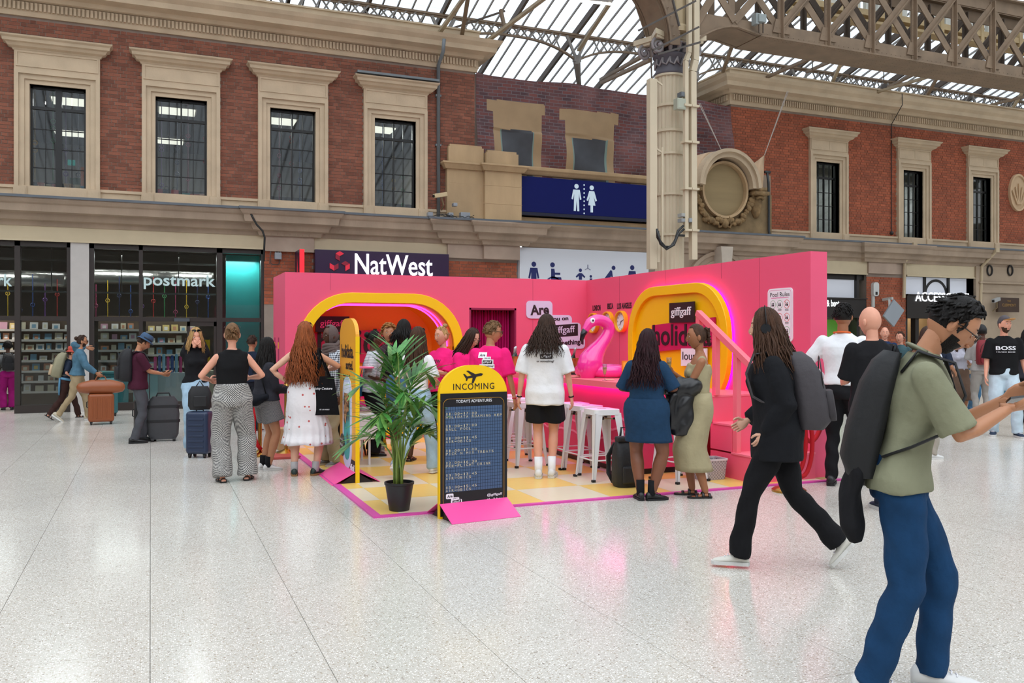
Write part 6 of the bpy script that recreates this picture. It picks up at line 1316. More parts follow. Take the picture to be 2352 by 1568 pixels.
# ---------------- hexagonal white table, armchair ----------------
a, c = PY(815, 952, 10.35), PY(873, 1008, 10.35); hm = PY(873, 985, 10.35); Wd = c.x-a.x
t = thing('white_table', 'low white table with an angular side panel behind the yellow board', 'table', ((a.x+c.x)/2, 10.55, 0)); b = B(); b.prism([(0, c.z), (Wd-.07, c.z), (Wd, (a.z+c.z)/2), (Wd-.05, a.z), (0, a.z)], (a.x, 10.35, 0), XA, ZA, .5); ob('table_body', b, mat('table_white', 'd9d9de', rough=.4), t, bevel=.006)
for x, y in ((a.x+.05, 10.4), (c.x-.12, 10.4), (a.x+.05, 10.8), (c.x-.12, 10.8)): b = B(); b.box(x-.012, x+.012, y-.012, y+.012, .014, c.z); ob('leg', b, mat('table_white', 'd9d9de'), t)
t = thing('grey_bowl', 'small grey bowl on the low white table', 'bowl', (c.x-.12, 10.5, a.z)); b = B(); b.lathe([(.03, 0), (.05, .02), (.075, .075), (.07, .075), (.045, .025), (.02, .015)], (c.x-.16, 10.5, a.z), 20); ob('bowl_body', b, mat('bowl_grey', 'a59a9c', rough=.5), t, smooth=True)
for k in range(2): b = B(); b.box(a.x+.05, a.x+.22, 10.42, 10.55, a.z+.018*k, a.z+.018*k+.016); ob('book', b, mat('book_%d' % k, ('d9cfc0', 'b97f8c')[k], rough=.6), label=['cream book under another on the low white table', 'pinkish book on top of the cream one on the low white table'][k], cat='book')
t = thing('magenta_armchair', 'magenta tub armchair behind the yellow information board', 'armchair', (2.3, 11.0, 0)); g = Vector((2.35, 11.5, 0)); M_VM = mat('velvet_magenta', 'b50f62')
b = B(); b.box(g.x-.3, g.x+.3, g.y-.3, g.y+.28, .28, .42); ob('seat', b, M_VM, t, bevel=.04)
b = B(); rings = []
for k in range(17):
    a_ = math.radians(-20+220*k/16); cx_, cy_2 = g.x+.32*math.cos(a_), g.y+.3*math.sin(a_); dx, dy = math.cos(a_)*.05, math.sin(a_)*.05; h = .62+.12*math.sin(max(0, min(pi, a_))); rings.append([Vector((cx_-dx, cy_2-dy, .26)), Vector((cx_+dx, cy_2+dy, .26)), Vector((cx_+dx, cy_2+dy, h)), Vector((cx_-dx, cy_2-dy, h))])
b.loft(rings); ob('backrest', b, M_VM, t, bevel=.03)
for sx in (-1, 1):
    for sy in (-1, 1): b = B(); b.tube([(g.x+sx*.2, g.y+sy*.2, .28), (g.x+sx*.25, g.y+sy*.25, .014)], [.02, .012], 8); ob('leg', b, mat('dark_wood', '5a2a1c', rough=.4), t)
# ---------------- basket, rucksack by the bar ----------------
g = G(1640, 1103); t = thing('storage_basket', 'pale grey woven plastic basket at the foot of the pink steps', 'basket', (g.x, g.y, 0)); g = Vector((5.62, 7.95, .014))
b = B(); R1 = [g+Vector((x, y, 0)) for x, y in rrect(.3, .22, .03, 4)]; R2 = [g+Vector((x*1.15, y*1.15, .21)) for x, y in rrect(.3, .22, .03, 4)]; R3 = [g+Vector((x*1.1, y*1.1, .21)) for x, y in rrect(.3, .22, .03, 4)]; R4 = [g+Vector((x*.95, y*.95, .01)) for x, y in rrect(.3, .22, .03, 4)]; b.loft([R1, R2, R3, R4]); ob('basket_body', b, mat('basket_grey', 'b9b3b6', rough=.5, pat='checks', col2='8f8a90', ps=55, bump=.6, bs=90), t)
b = B(); ringprism(b, [(x*1.19, y*1.19) for x, y in rrect(.3, .22, .03, 4)], [(x*1.08, y*1.08) for x, y in rrect(.3, .22, .03, 4)], (g.x, g.y, g.z+.225), XA, YA, .02); ob('rim', b, mat('rim_grey', 'c9c4c6', rough=.5), t)
def rucksack_floor():
    g = G(1438, 1120); x, y = g.x+.02, g.y+.02; z0 = .014; t = thing('black_rucksack', 'black roll-top rucksack standing on the mat beside the woman in denim', 'rucksack', (x, y, z0)); M_ = mat('rucksack_black', '1f2023', rough=.6, bump=.2, bs=40)
    b = B(); rg = []
    for z, w, d in ((0, .13, .09), (.04, .15, .1), (.3, .15, .1), (.4, .14, .085), (.46, .13, .04), (.5, .125, .015)): rg.append([Vector((x+px*w*2, y+py*d*2, z0+z)) for px, py in rrect(1, 1, .3, 4)])
    b.loft([[Vector(p) for p in r] for r in [[Vector((x+(p.x-x)*1.0, y+(p.y-y)*1.0, p.z)) for p in r] for r in rg]]); ob('bag_body', b, M_, t, smooth=True, auto=50)
    b = B(); b.box(x-.13, x+.13, y-.06, y+.04, z0+.46, z0+.52); ob('rolled_top', b, M_, t, bevel=.02)
    b = B(); b.box(x-.11, x+.11, y-.13, y-.09, z0+.04, z0+.22); ob('front_pocket', b, M_, t, bevel=.02)
    b = B(); b.tube([(x-.05, y+.05, z0+.5), (x-.03, y+.06, z0+.6), (x+.05, y+.06, z0+.6), (x+.07, y+.05, z0+.5)], .012, 7); ob('grab_handle', b, M_, t, smooth=True)
    for s in (-1, 1): b = B(); b.tube([(x+s*.08, y+.1, z0+.44), (x+s*.12, y+.17, z0+.3), (x+s*.12, y+.17, z0+.12), (x+s*.1, y+.1, z0+.03)], [(.03, .008)]*4, 8); ob('shoulder_strap', b, M_, t, smooth=True)
    b = B(); b.box(x-.004, x+.004, y-.132, y-.13, z0+.25, z0+.4); ob('zip', b, mat('zip_grey', '77777c'), t)
rucksack_floor()
# ---------------- rope barriers ----------------
M_BRASS = mat('polished_brass', 'b9924a', metal=1, rough=.2); M_ROPE = mat('velvet_red', 'b0101c', rough=.75, spec=.3)
def stanchion(g, lab, h=.95):
    t = thing('brass_post', lab, 'barrier post', (g.x, g.y, 0)); b = B(); b.lathe([(.17, 0), (.17, .02), (.14, .04), (.06, .06), (.03, .08)], (g.x, g.y, 0), 32); ob('base', b, M_BRASS, t, smooth=True, auto=40)
    b = B(); b.lathe([(.025, .05), (.025, h)], (g.x, g.y, 0), 16); ob('pole', b, M_BRASS, t, smooth=True, auto=40); b = B(); b.lathe([(.03, h-.08), (.045, h-.07), (.045, h-.03), (.03, h-.02), (.02, h), (.035, h+.03), (.02, h+.06), (.003, h+.065)], (g.x, g.y, 0), 16); ob('finial', b, M_BRASS, t, smooth=True); return t
def hang(a, c, sag, n=18): return [a.lerp(c, k/n)-ZA*sag*math.sin(pi*k/n) for k in range(n+1)]
g1 = G(1812, 1128); stanchion(g1, 'brass barrier post with looped red ropes in front of the wing wall end')
for i, (dx, lo) in enumerate(((-.13, .22), (.1, .24), (.17, .3))):
    b = B(); b.tube(hang(Vector((g1.x-.03, g1.y-.04-.02*i, .88)), Vector((g1.x+dx, g1.y-.06-.02*i, .86)), .64-lo*.3, 18) if 0 else [Vector((g1.x+(-.03+dx)/2+(.08+abs(dx)*.3)*math.cos(q*2*pi/24), g1.y-.05-.03*i, .57+.33*math.sin(q*2*pi/24)-.04*i)) for q in range(24)], .022, 10, closed=True); ob('red_rope', b, M_ROPE, label=['red velvet rope looped at the left of the brass post', 'red velvet rope looped in the middle of the brass post', 'red velvet rope looped at the right of the brass post'][i], cat='rope', smooth=True)
b = B(); q = Vector((6.9, 7.5, .9)); b.tube(hang(Vector((g1.x+.02, g1.y-.02, .86)), q, .42), .025, 10); ob('red_rope', b, M_ROPE, label='red velvet rope sagging from the brass post towards the walking crowd', cat='rope', smooth=True); hk = B(); hk.lathe([(.03, 0), (.03, .03), (.012, .05), (.012, .08)], (6.9, 7.57, .9), 12, M=Matrix.Rotation(pi/2, 3, 'X')); ob('wall_hook', hk, M_BRASS, label='brass hook on the end of the pink wing wall', cat='hook')
g2 = Vector((1.2, 11.9, 0)); g2b = G(597, 1046); stanchion(g2b, 'brass barrier post behind the woman in grey shorts')
b = B(); P = [PY(x, y, g2b.y-.05) for x, y in ((592, 905), (586, 940), (583, 970), (584, 1000), (591, 1022), (600, 1032))]; b.tube(P, .025, 10); ob('red_rope', b, M_ROPE, label='red velvet rope hanging behind the knees of the woman in grey shorts', cat='rope', smooth=True)
g3 = g2b+Vector((.33, -.05, 0)); stanchion(g3, 'second brass barrier post just right of the first behind the grey shorts')
b = B(); b.box(1.35, 1.78, 11.35, 11.75, .0, .035); ob('base_plate', b, mat('plate_red', 'b8504a', rough=.35), label='flat reddish base plate on the floor by the booth corner', cat='plate', bevel=.006)
# ---------------- suitcases ----------------
def suitcase(name, g, w, d, h, col, lab, az=0, ribs=5, handle=0, horiz=False):
    t = thing(name, lab, 'suitcase', (0, 0, 0)); M_ = mat('case_'+col, col, rough=.4, var=.05)
    b = B(); b.box(-w/2, w/2, -d/2, d/2, .05, h); ob('shell', b, M_, t, bevel=.045, seg=4)
    for k in range(ribs):
        for s in (-1, 1):
            b = B()
            if horiz: z = .15+(h-.25)*k/(ribs-1); b.box(-w/2+.05, w/2-.05, s*(d/2+.004)-.004, s*(d/2+.004)+.004, z-.012, z+.012)
            else: x = -w/2+.06+(w-.12)*k/(ribs-1); b.box(x-.012, x+.012, s*(d/2+.004)-.004, s*(d/2+.004)+.004, .12, h-.07)
            ob('rib', b, M_, t, bevel=.003)
    for x in (-w/2+.05, w/2-.05):
        for y in (-d/2+.04, d/2-.04): b = B(); b.tube([(x-.012, y, .025), (x+.012, y, .025)], .025, 12); b.box(x-.02, x+.02, y-.015, y+.015, .03, .06); ob('wheel', b, M_RUB, t)
    b = B(); b.tube([(-.05, 0, h-.005), (-.045, 0, h+.02), (.045, 0, h+.02), (.05, 0, h-.005)], .008, 6); b.tube([(-w/2+.005, 0, h*.55), (-w/2-.02, 0, h*.57), (-w/2-.02, 0, h*.73), (-w/2+.005, 0, h*.75)], .008, 6); ob('grab_handle', b, M_RUB, t)
    if handle:
        b = B()
        for x in (-.08, .08): b.bar((x, d/2-.04, h-.05), (x, d/2-.04, h+handle), .014)
        b.bar((-.095, d/2-.04, h+handle), (.095, d/2-.04, h+handle), .03); ob('telescopic_handle', b, mat('handle_dark', '2a2b2e', rough=.4), t)
    t.location = (g.x, g.y, 0); t.rotation_euler = (0, 0, az); return t
suitcase('tan_suitcase', G(232, 974), .42, .26, .55, '8a4a26', 'tan brown hard suitcase with a holdall on top, pulled by the man in denim', .1)
g = G(232, 974); b = B(); b.tube([(g.x-.3, g.y, .66), (g.x-.15, g.y, .67), (g.x+.15, g.y, .67), (g.x+.3, g.y, .66)], [.1, .13, .13, .1], 14, round_=True); t = ob('tan_holdall', b, mat('leather_tan', '8f4f2c', rough=.4, var=.1), label='tan brown leather holdall lying on the brown suitcase', cat='bag', smooth=True); b = B(); b.tube([(g.x-.1, g.y-.05, .77), (g.x-.06, g.y-.05, .86), (g.x+.06, g.y-.05, .86), (g.x+.1, g.y-.05, .77)], .01, 6); ob('handle', b, mat('leather_tan', '8f4f2c'), t)
suitcase('teal_suitcase', G(248, 955), .34, .24, .75, '2f6468', 'teal hard suitcase half hidden behind the tan one', .2)
suitcase('navy_suitcase', G(459, 1050), .3, .22, .6, '22304a', 'navy ribbed cabin suitcase beside the blonde woman', -.5, horiz=True, ribs=6)
suitcase('black_suitcase', G(332, 1005), .3, .22, .6, '17181b', 'black suitcase partly behind the big grey wheeled duffel', .1, handle=.4)
g = G(375, 1012); t = thing('wheeled_duffel', 'big dark grey wheeled travel duffel standing by the man in the blue hat', 'suitcase', (g.x, g.y, 0)); M_ = mat('duffel_grey', '3c3d40', rough=.7, var=.12, bump=.3, bs=14)
b = B(); b.loft([[Vector((g.x+x*w, g.y+y*.15/.3, z)) for x, y in rrect(1, .3, .12, 4)] for z, w in ((.03, .36), (.1, .43), (.4, .46), (.6, .4), (.67, .3))]); ob('bag_body', b, M_, t, smooth=True, auto=50)
for z in (.28, .5): b = B(); b.loft([[Vector((g.x+x*.475, g.y+y*.155/.3, zz)) for x, y in rrect(1, .3, .12, 4)] for zz in (z, z+.04)]); ob('compression_strap', b, M_RUB, t)
for s in (-1, 1): b = B(); b.tube([(g.x+s*.15-.02, g.y-.1, .03), (g.x+s*.15+.02, g.y-.1, .03)], .03, 10); ob('wheel', b, M_RUB, t)
b = B(); b.tube([(g.x-.1, g.y-.05, .66), (g.x-.08, g.y-.05, .72), (g.x+.08, g.y-.05, .72), (g.x+.1, g.y-.05, .66)], .012, 7); ob('grab_handle', b, M_RUB, t)

p, q = PY(822, 842, 10.9), PY(857, 842, 10.9); b = B(); b.prism(rrect(q.x-p.x+.1, .3, .04), ((p.x+q.x)/2-.05, 10.95, p.z), XA, YA, .02); ob('pink_tray', b, mat('tray_pink', 'f06a94', rough=.4), label='thin pink tray held level behind the yellow information board', cat='tray', bevel=.004)
p = G(590, 1012); b = B(); b.box(1.62, 1.78, 12.2, 12.5, 0, .3); ob('cardboard_box', b, mat('cardboard', 'a9865f', rough=.8), label='small brown cardboard box against the left booth corner', cat='box', bevel=.003)
# ================= people =================
TMP = bpy.data.scenes.new('tmp'); TVL = TMP.view_layers[0]
def remesh(b, vox=.012, it=4, fac=.5):
    me = bpy.data.meshes.new('t'); me.from_pydata(b.v, [], b.f); o = bpy.data.objects.new('t', me); TMP.collection.objects.link(o)
    m = o.modifiers.new('r', 'REMESH'); m.mode = 'VOXEL'; m.voxel_size = vox
    if it: s = o.modifiers.new('s', 'SMOOTH'); s.factor = fac; s.iterations = it
    TVL.update(); dg = TVL.depsgraph; dg.update()
    r = bpy.data.meshes.new_from_object(o.evaluated_get(dg)); bpy.data.objects.remove(o); bpy.data.meshes.remove(me); return r
def mat_arr(me): return np.array([v.co[:] for v in me.vertices])
def folds(me, amp=.006, sc=(9, 9, 3), seed=0):
    n = len(me.vertices); co = np.empty(n*3, 'f'); me.vertices.foreach_get('co', co); co = co.reshape(-1, 3); no = np.empty(n*3, 'f'); me.vertices.foreach_get('normal', no); no = no.reshape(-1, 3)
    x, y, z = co[:, 0]*sc[0]+seed, co[:, 1]*sc[1]+seed*2, co[:, 2]*sc[2]
    d = np.sin(x*2.1+1.3*np.sin(z*2+y*1.2))*.5+np.sin(y*2.7+x+1.7*np.sin(z*1.4+x))*.5+.6*np.sin((x+y)*3.1+z*3.7+seed)
    co = co+no*(d*amp)[:, None]; me.vertices.foreach_set('co', co.ravel()); me.update()
def put(name, me, m, parent, smooth=True):
    me.materials.clear()
    for k in (m if isinstance(m, (list, tuple)) else [m]): me.materials.append(k)
    me.polygons.foreach_set('use_smooth', [smooth]*len(me.polygons)); me.name = name
    o = link(bpy.data.objects.new(name, me)); o.parent = parent; LOC[o.name] = Vector((0, 0, 0)); return o
def lob(name, b, m, parent, smooth=True, auto=0): return put_b(name, b, m, parent, smooth, auto)
def put_b(name, b, m, parent, smooth=True, auto=0):
    o = link(bpy.data.objects.new(name, mesh(name, b, m, smooth))); o.parent = parent; LOC[o.name] = Vector((0, 0, 0))
    if auto: o.data.set_sharp_from_angle(angle=math.radians(auto))
    return o
M_EYEW = mat('eye_white', 'dedad4', rough=.2); M_IRIS = mat('eye_iris', '3a2416', rough=.15)
SKIN = {'fair': ('d9a78c', 'b5685c'), 'pink': ('d99a80', 'b3625a'), 'tan': ('b57e5c', '8f4f42'), 'brown': ('7a4a33', '6a3230'), 'dark': ('52301f', '5a2a26'), 'olive': ('a8714e', '8a4a3e'), 'light_brown': ('9a6342', '7a4038')}
def skin(k): return mat('skin_'+k, SKIN[k][0], rough=.5, var=.06, vs=12), mat('lips_'+k, SKIN[k][1], rough=.45)
HAIR = {'black': '15110f', 'dark_brown': '3d2a20', 'brown': '4a3122', 'light_brown': '7a5a3c', 'blonde': 'b8925e', 'ginger': '8a4a22', 'burgundy': '2e1218', 'grey': '6d6763', 'auburn': '96522c', 'curly_blonde': 'a87440'}
def hairm(k): return mat('hair_'+k, HAIR[k], rough=.55, spec=.25, var=.4, vs=14, bump=.5, bs=80, stretch=(3, 3, .5))
HR = (.074, .094, .118)      # head half sizes
def head_pt(th, ph):
    """th: azimuth from front (0) ccw, ph: elevation angle -90..90 -> point in head space, y forward"""
    ct, st = math.cos(ph), math.sin(ph); x = -math.sin(th)*ct; y = math.cos(th)*ct; z = st
    w = 1.0
    if z < 0: w = 1-.30*(-z)**1.25
    X, Y, Z = x*HR[0]*w, y*HR[1]*(1-.10*(-z if z < 0 else 0)), z*HR[2]
    if y > 0: Y *= .93
    if z < -.35 and y < 0: Y += .035*((-z-.35)/.65)
    if y > 0:
        g = lambda u, v, a, b_: math.exp(-((x-u)/a)**2-((z-v)/b_)**2)
        Y += .020*g(0, -.22, .10, .16)+.009*g(0, 0, .09, .2)-.004*g(0, .12, .1, .1)
        Y += .004*g(.35, .2, .25, .08)+.004*g(-.35, .2, .25, .08)
        Y -= .010*(g(.36, .05, .2, .12)+g(-.36, .05, .2, .12))
        Y += .005*g(0, -.47, .22, .045)+.0055*g(0, -.56, .2, .045)-.003*g(0, -.515, .25, .015)
        Y += .010*g(0, -.85, .3, .15)+.003*(g(.5, -.2, .25, .2)+g(-.5, -.2, .25, .2))-.004*g(0, -.68, .3, .06)
    return Vector((X, Y, Z))
def make_head(b, M, female=False, brow=True, n=32, m=26):
    """adds head, ears, eyes, brows. materials 0 skin 1 lips 2 white 3 iris 4 hair"""
    vs = []; fs = []; mi = []
    for j in range(1, m):
        ph = math.radians(-90+180*j/m)
        for i in range(n):
            u = 2*pi*i/n; th = u-.35*math.sin(u)*.6     # denser at the face
            vs.append(M @ head_pt(th, ph))
    k0 = len(vs); vs += [M @ head_pt(0, -pi/2), M @ head_pt(0, pi/2)]
    for j in range(m-2):
        for i in range(n):
            fs.append((j*n+i, j*n+(i+1) % n, (j+1)*n+(i+1) % n, (j+1)*n+i)); z = math.sin(math.radians(-90+180*(j+1.5)/m)); u = 2*pi*(i+.5)/n; th = u-.21*math.sin(u); x = -math.sin(th)*math.cos(math.asin(z))
            mi.append(1 if math.cos(th) > 0 and abs(x) < .24-.4*abs(z+.515) and -.6 < z < -.43 else 0)
    for i in range(n): fs += [(k0, (i+1) % n, i), (k0+1, (m-2)*n+i, (m-2)*n+(i+1) % n)]; mi += [0, 0]
    o = len(b.v); b.v += [tuple(v) for v in vs]; b.f += [tuple(q+o for q in f) for f in fs]; b.m += mi
    R3 = M.to_3x3()
    for s in (-1, 1):
        b.ball(M @ Vector((s*.0275, HR[1]*.93-.021, .006)), (.0125, .0125, .0115), 12, 2, R3); b.ball(M @ Vector((s*.0275, HR[1]*.93-.0115, .006)), (.0052, .0045, .0052), 8, 3, R3)
        for dz, mi_ in ((.0115, 0), (-.0095, 0)): b.tube([M @ Vector((s*(.0275+q*.013), HR[1]*.93-.0105-abs(q)*.004, .006+dz*(1-.6*q*q))) for q in (-1.1, -.5, 0, .5, 1.1)], [.0025, .0034, .0036, .0034, .0025], 6, mi_)
        if brow: b.tube([M @ Vector((s*(.012+q*.03), HR[1]*.93-.005-q*q*.008, .031+.005*math.sin(q*2.4))) for q in (0, .33, .66, 1)], [(.0025, .0035), (.003, .004), (.0028, .0035), (.0015, .002)], 6, 4)
        b.ball(M @ Vector((s*.074, -.008, -.008)), (.009, .018, .03), 10, 0, R3); b.ball(M @ Vector((s*.08, -.006, -.006)), (.004, .01, .02), 8, 0, R3)
        b.ball(M @ Vector((s*.0085, HR[1]*.93+.004, -.034)), (.008, .009, .007), 8, 0, R3)
def hand(b, W_, D, N_, s, curl=.5, sp=1.0, mi=0, k=1.0):
    """palm and five fingers. W_ wrist, D along, N_ palm normal (palm faces N_), s=+1: thumb on side x = D x N_"""
    D = D.normalized(); N_ = (N_-D*N_.dot(D)).normalized(); X = D.cross(N_)*s
    pl = .088*k; b.tube([W_-D*.03, W_, W_+D*.03*k, W_+D*.062*k, W_+D*pl], [(.022*k, .024*k), (.024*k, .019*k), (.036*k, .015*k), (.040*k, .014*k), (.036*k, .011*k)], 10, mi, ref=X, round_=False)
    for i, (off, ln) in enumerate(((.028, .068), (.010, .078), (-.009, .073), (-.027, .056))):
        p = W_+D*(pl-.008)+X*off*k; d = (D+X*off*1.2*sp).normalized(); P = [p]; c = 0
        for q in range(3): c += curl*(.55, .8, .6)[q]; dd = (d*math.cos(c)+N_*math.sin(c)).normalized(); p = p+dd*ln*k*(.42, .32, .26)[q]; P.append(p)
        b.tube(P, [.0098*k, .009*k, .008*k, .0062*k], 7, mi, ref=X, round_=True)
    p = W_+D*.022*k+X*.026*k; d = (D*.65+X*.75+N_*.25).normalized(); P = [p-X*.01*k, p+d*.035*k]; d2 = (D*.9+X*.25+N_*(.3+.5*curl)).normalized(); P += [P[1]+d2*.03*k, P[1]+d2*.03*k+(D+N_*curl).normalized()*.024*k]
    b.tube(P, [.014*k, .0115*k, .0098*k, .007*k], 7, mi, ref=N_, round_=True)
def ik(a, t, l1, l2, pole):
    d = t-a; L = d.length
    if L > (l1+l2)*.995: d = d*((l1+l2)*.995/L); L = d.length; t = a+d
    x = d/L; c = (l1*l1-l2*l2+L*L)/(2*L); h = math.sqrt(max(l1*l1-c*c, 0)); p = pole-x*pole.dot(x)
    p = p.normalized() if p.length > 1e-6 else Vector((0, 0, 1)); return a+x*c+p*h, t
def locks(b, M, k, zend, R, spread=1.0, curl=0.0, thick=.011, seg=12, front=50, part=0, out=.0, back_only=False, H0=1.0, mi=0, gather=None, wave=.006):
    """hair strands from the crown flowing over the skull then falling to head-space height zend"""
    for q in range(k):
        az = math.radians(R.uniform(front, 360-front)); layer = R.random(); up = math.radians(R.uniform(50, 84))
        a0 = az+R.uniform(-.25, .25); P = []; ph = up; ph_end = math.radians(R.uniform(-5, 12)); n1 = 6; off = 1.045+.07*layer
        for i in range(n1):
            f = i/(n1-1); p_ = head_pt(a0+(az-a0)*f, up+(ph_end-up)*f)*off*H0; P.append(p_)
        d0 = Vector((-math.sin(az), math.cos(az), 0)); z0 = P[-1].z; ze = zend+R.uniform(-.05, .05); n2 = max(3, int((z0-ze)/.03)); base = P[-1]; phs = R.uniform(0, 6.28); fr = R.uniform(30, 50)
        for i in range(1, n2+1):
            f = i/n2; z = z0+(ze-z0)*f; rr = out*f*(.5+layer)-(.012*f if not out else 0); yb = -.035*f if math.cos(az) < .2 else -.03*f
            dz = z0-z; cx = curl*math.cos(fr*dz+phs)*min(1, f*3); cy_ = curl*math.sin(fr*dz+phs)*min(1, f*3)
            w = wave*math.sin(9*dz*3+phs); p_ = Vector((base.x*(1+.25*spread*f*(1 if abs(base.x) < .09 else .3)), base.y, z))+d0*rr+Vector((cx+w, cy_+yb, 0))
            if gather is not None: p_ = p_.lerp(Vector((gather[0], gather[1], z)), min(1, f*1.3)*.8)
            P.append(p_)
        n = len(P); b.tube([M @ p for p in P], [(thick*(1-.75*(i/(n-1))**2)*(.6 if i == 0 else 1), thick*.55*(1-.6*i/(n-1))) for i in range(n)], 5, mi, ref=M.to_3x3() @ d0.cross(ZA))
def cap_hair(b, M, off=1.07, low=-.15, front_hi=.62, side=.0, tuft=0, R=None, n=28, mi=0, fade=1.0):
    """skull cap with a hairline; low=sin(elevation) at the back, front_hi at the forehead"""
    vs = []; m = 12
    def lo(th):
        c = math.cos(th); f = max(0, c); return low+(front_hi-low)*(min(1, max(0, (c+.15)/.75)))**1.0
    for j in range(m+1):
        for i in range(n):
            th = 2*pi*i/n; l = math.asin(max(-.95, min(.95, lo(th)))); ph = l+(pi/2-l)*j/m; o = off if j > 0 else 1.0
            if R: o += R.uniform(-.012, .012)*tuft
            o = 1+(o-1)*min(1, .35+j/2.5*fade); vs.append(M @ (head_pt(th, ph)*o))
    fs = [(j*n+i, j*n+(i+1) % n, (j+1)*n+(i+1) % n, (j+1)*n+i) for j in range(m) for i in range(n)]; b.add(vs, fs, mi)
def tufts(b, M, k, R, ln=.03, thick=.006, front=0, mi=0, low=-.1, curl=0):
    for q in range(k):
        th = R.uniform(0, 2*pi); ph = math.asin(R.uniform(low, .98))
        if math.cos(th) > .35 and ph < math.radians(38): continue
        p = head_pt(th, ph)*1.04; nrm = Vector((p.x/HR[0]**2, p.y/HR[1]**2, p.z/HR[2]**2)).normalized(); d = (nrm*.45+Vector((R.uniform(-.5, .5), R.uniform(-.6, .2) if not curl else R.uniform(-.5, .5), -.5))).normalized(); c = p+nrm*.006
        if curl: P = [c+nrm*(.004*i)+Vector((curl*math.cos(i*1.4+q), curl*math.sin(i*1.4+q), curl*.6*math.sin(i*1.1))) for i in range(6)]
        else: P = [c-d*.3*ln, c+d*.4*ln, c+d*ln-nrm*.006]
        b.tube([M @ v for v in P], [thick, thick, thick*.4] if not curl else [thick]*6, 5, mi)
PERS = []
def person(label, px, py, top, rel=0, sk='fair', female=False, fat=1.0, hr='brown', style='short', topc=None, bot=None, shoes=None, hl=None, hr_=None, fl=None, fr=None, lean=0, twist=0, head=(0, 0, 0), pole=None, extras=(), fy=None, H=None, vox=.0125, handl=None, handr=None, beard=None, group=None, sh=1.0, socks=None, pos=None, curl=.5, brow=True, leg_pole=None):
    g = G(px, py) if pos is None else Vector(pos)
    dep = g.x*SN+g.y*CN; Hh = H or CAMZ+(HYP-top)/FP*dep; s = Hh/1.75
    az = math.atan2(g.x, g.y); a = -(az+math.radians(rel)); zf = .014 if (MX0 < g.x < 6.7 and MY0 < g.y < MY1) else 0
    root = thing('person', label, 'person', (g.x, g.y, zf), group=group); root.rotation_euler = (0, 0, a); root.scale = (s, s, s); LOC[root.name] = Vector((0, 0, 0))
    S0, LIPS = skin(sk); HM_ = hairm(hr); R = random.Random(len(PERS)*7+3); V = Vector
    # skeleton
    ca, sa = math.cos(math.radians(lean)), math.sin(math.radians(lean)); ct, st = math.cos(math.radians(twist)), math.sin(math.radians(twist))
    def T(p):
        p = V(p); q = p-V((0, 0, .95)); f = max(0, min(1, (p.z-.9)/.3)); x, y = q.x*ct-q.y*st*f if f else q.x, q.y
        x, y = (q.x*(1-f)+(q.x*ct-q.y*st)*f, q.y*(1-f)+(q.x*st+q.y*ct)*f)
        return V((x, y*ca+q.z*sa, -y*sa+q.z*ca))+V((0, 0, .95)) if q.z > 0 else V((x, y, q.z+.95))
    hw, ww, cw_ = (.178, .128, .150) if female else (.165, .142, .168); hw, ww, cw_ = hw*fat, ww*fat, cw_*(fat+1)/2
    sx = (.165 if female else .188)*sh
    dpt = fat
    TR = [(.86, hw*.86, .095*dpt, 0), (.93, hw, .112*dpt, -.008), (1.0, hw*.95, .105*dpt, -.005), (1.08, ww, .09*dpt, .0), (1.17, ww*1.04, .094*dpt, .004), (1.27, cw_, .112+(.012 if female else 0), .008), (1.35, cw_*1.03, .1, .0), (1.405, cw_*.92, .08, -.006), (1.44, .098, .06, -.01), (1.465, .07, .052, -.012)]
    fl = fl or (-.09, .0, .09, 8, 0); fr = fr or (.09, .0, .09, -8, 0)
    feet = []; legs = []
    for sgn, f in ((-1, fl), (1, fr)):
        f = tuple(f)+(0,)*(5-len(f)); hip = V((sgn*.082*min(1.2, fat), 0, .92)); an = V(f[:3]); yw = math.radians(-f[3]); fd = V((math.sin(yw), math.cos(yw), 0)) if 0 else V((-math.sin(math.radians(f[3])), math.cos(math.radians(f[3])), 0))
        kn, an = ik(hip, an, .44, .415, V(leg_pole) if leg_pole else (fd+V((0, 0, .1)))); legs.append((hip, kn, an)); feet.append((an, fd, f[4]))
    arms = []
    dl = (-sx-.07, .02, .80); dr_ = (sx+.07, .02, .80)
    for sgn, h in ((-1, hl or dl), (1, hr_ or dr_)):
        shd = T((sgn*(sx-.008), -.005, 1.378)); el, wr = ik(shd, V(h), .275, .245, V((sgn*.5, -1, -.3)) if not pole else V((sgn*pole[0], pole[1], pole[2]))); arms.append((shd, el, wr))
    # body: torso, limbs and neck grown into one surface
    af = (1+fat)/2*(.9 if female else 1.0); lf = fat
    b = B()
    b.tube([T((0, yo, z)) for z, rx, ry, yo in TR], [(rx*.93, ry*.93) for z, rx, ry, yo in TR], 16, ref=(1, 0, 0))
    for hip, kn, an in legs:
        m1, m2 = hip.lerp(kn, .5), kn.lerp(an, .3); b.tube([hip+V((0, 0, .02)), m1, kn, m2, kn.lerp(an, .7), an-V((0, 0, .02))], [.082*lf, .072*lf, .052*lf, .055*lf, .042*lf, .036], 12, round_=True)
    for shd, el, wr in arms: b.tube([shd, shd.lerp(el, .45), el, el.lerp(wr, .3), wr], [.047*af, .043*af, .036*af, .036*af, .023], 10, round_=True)
    NB_ = T((0, -.012, 1.42)); HC = T((0, .018, 1.5))
    hy, hp, hro = (math.radians(v) for v in head)
    Rh = Matrix.Rotation(hy, 3, 'Z') @ Matrix.Rotation(-hp-math.radians(lean*.4), 3, 'X') @ Matrix.Rotation(hro, 3, 'Y')
    hc = T((0, .0, 1.515))+Rh @ V((0, .022, .115)); HM = Matrix.Translation(hc) @ Rh.to_4x4() @ Matrix.Scale(1.07, 4)
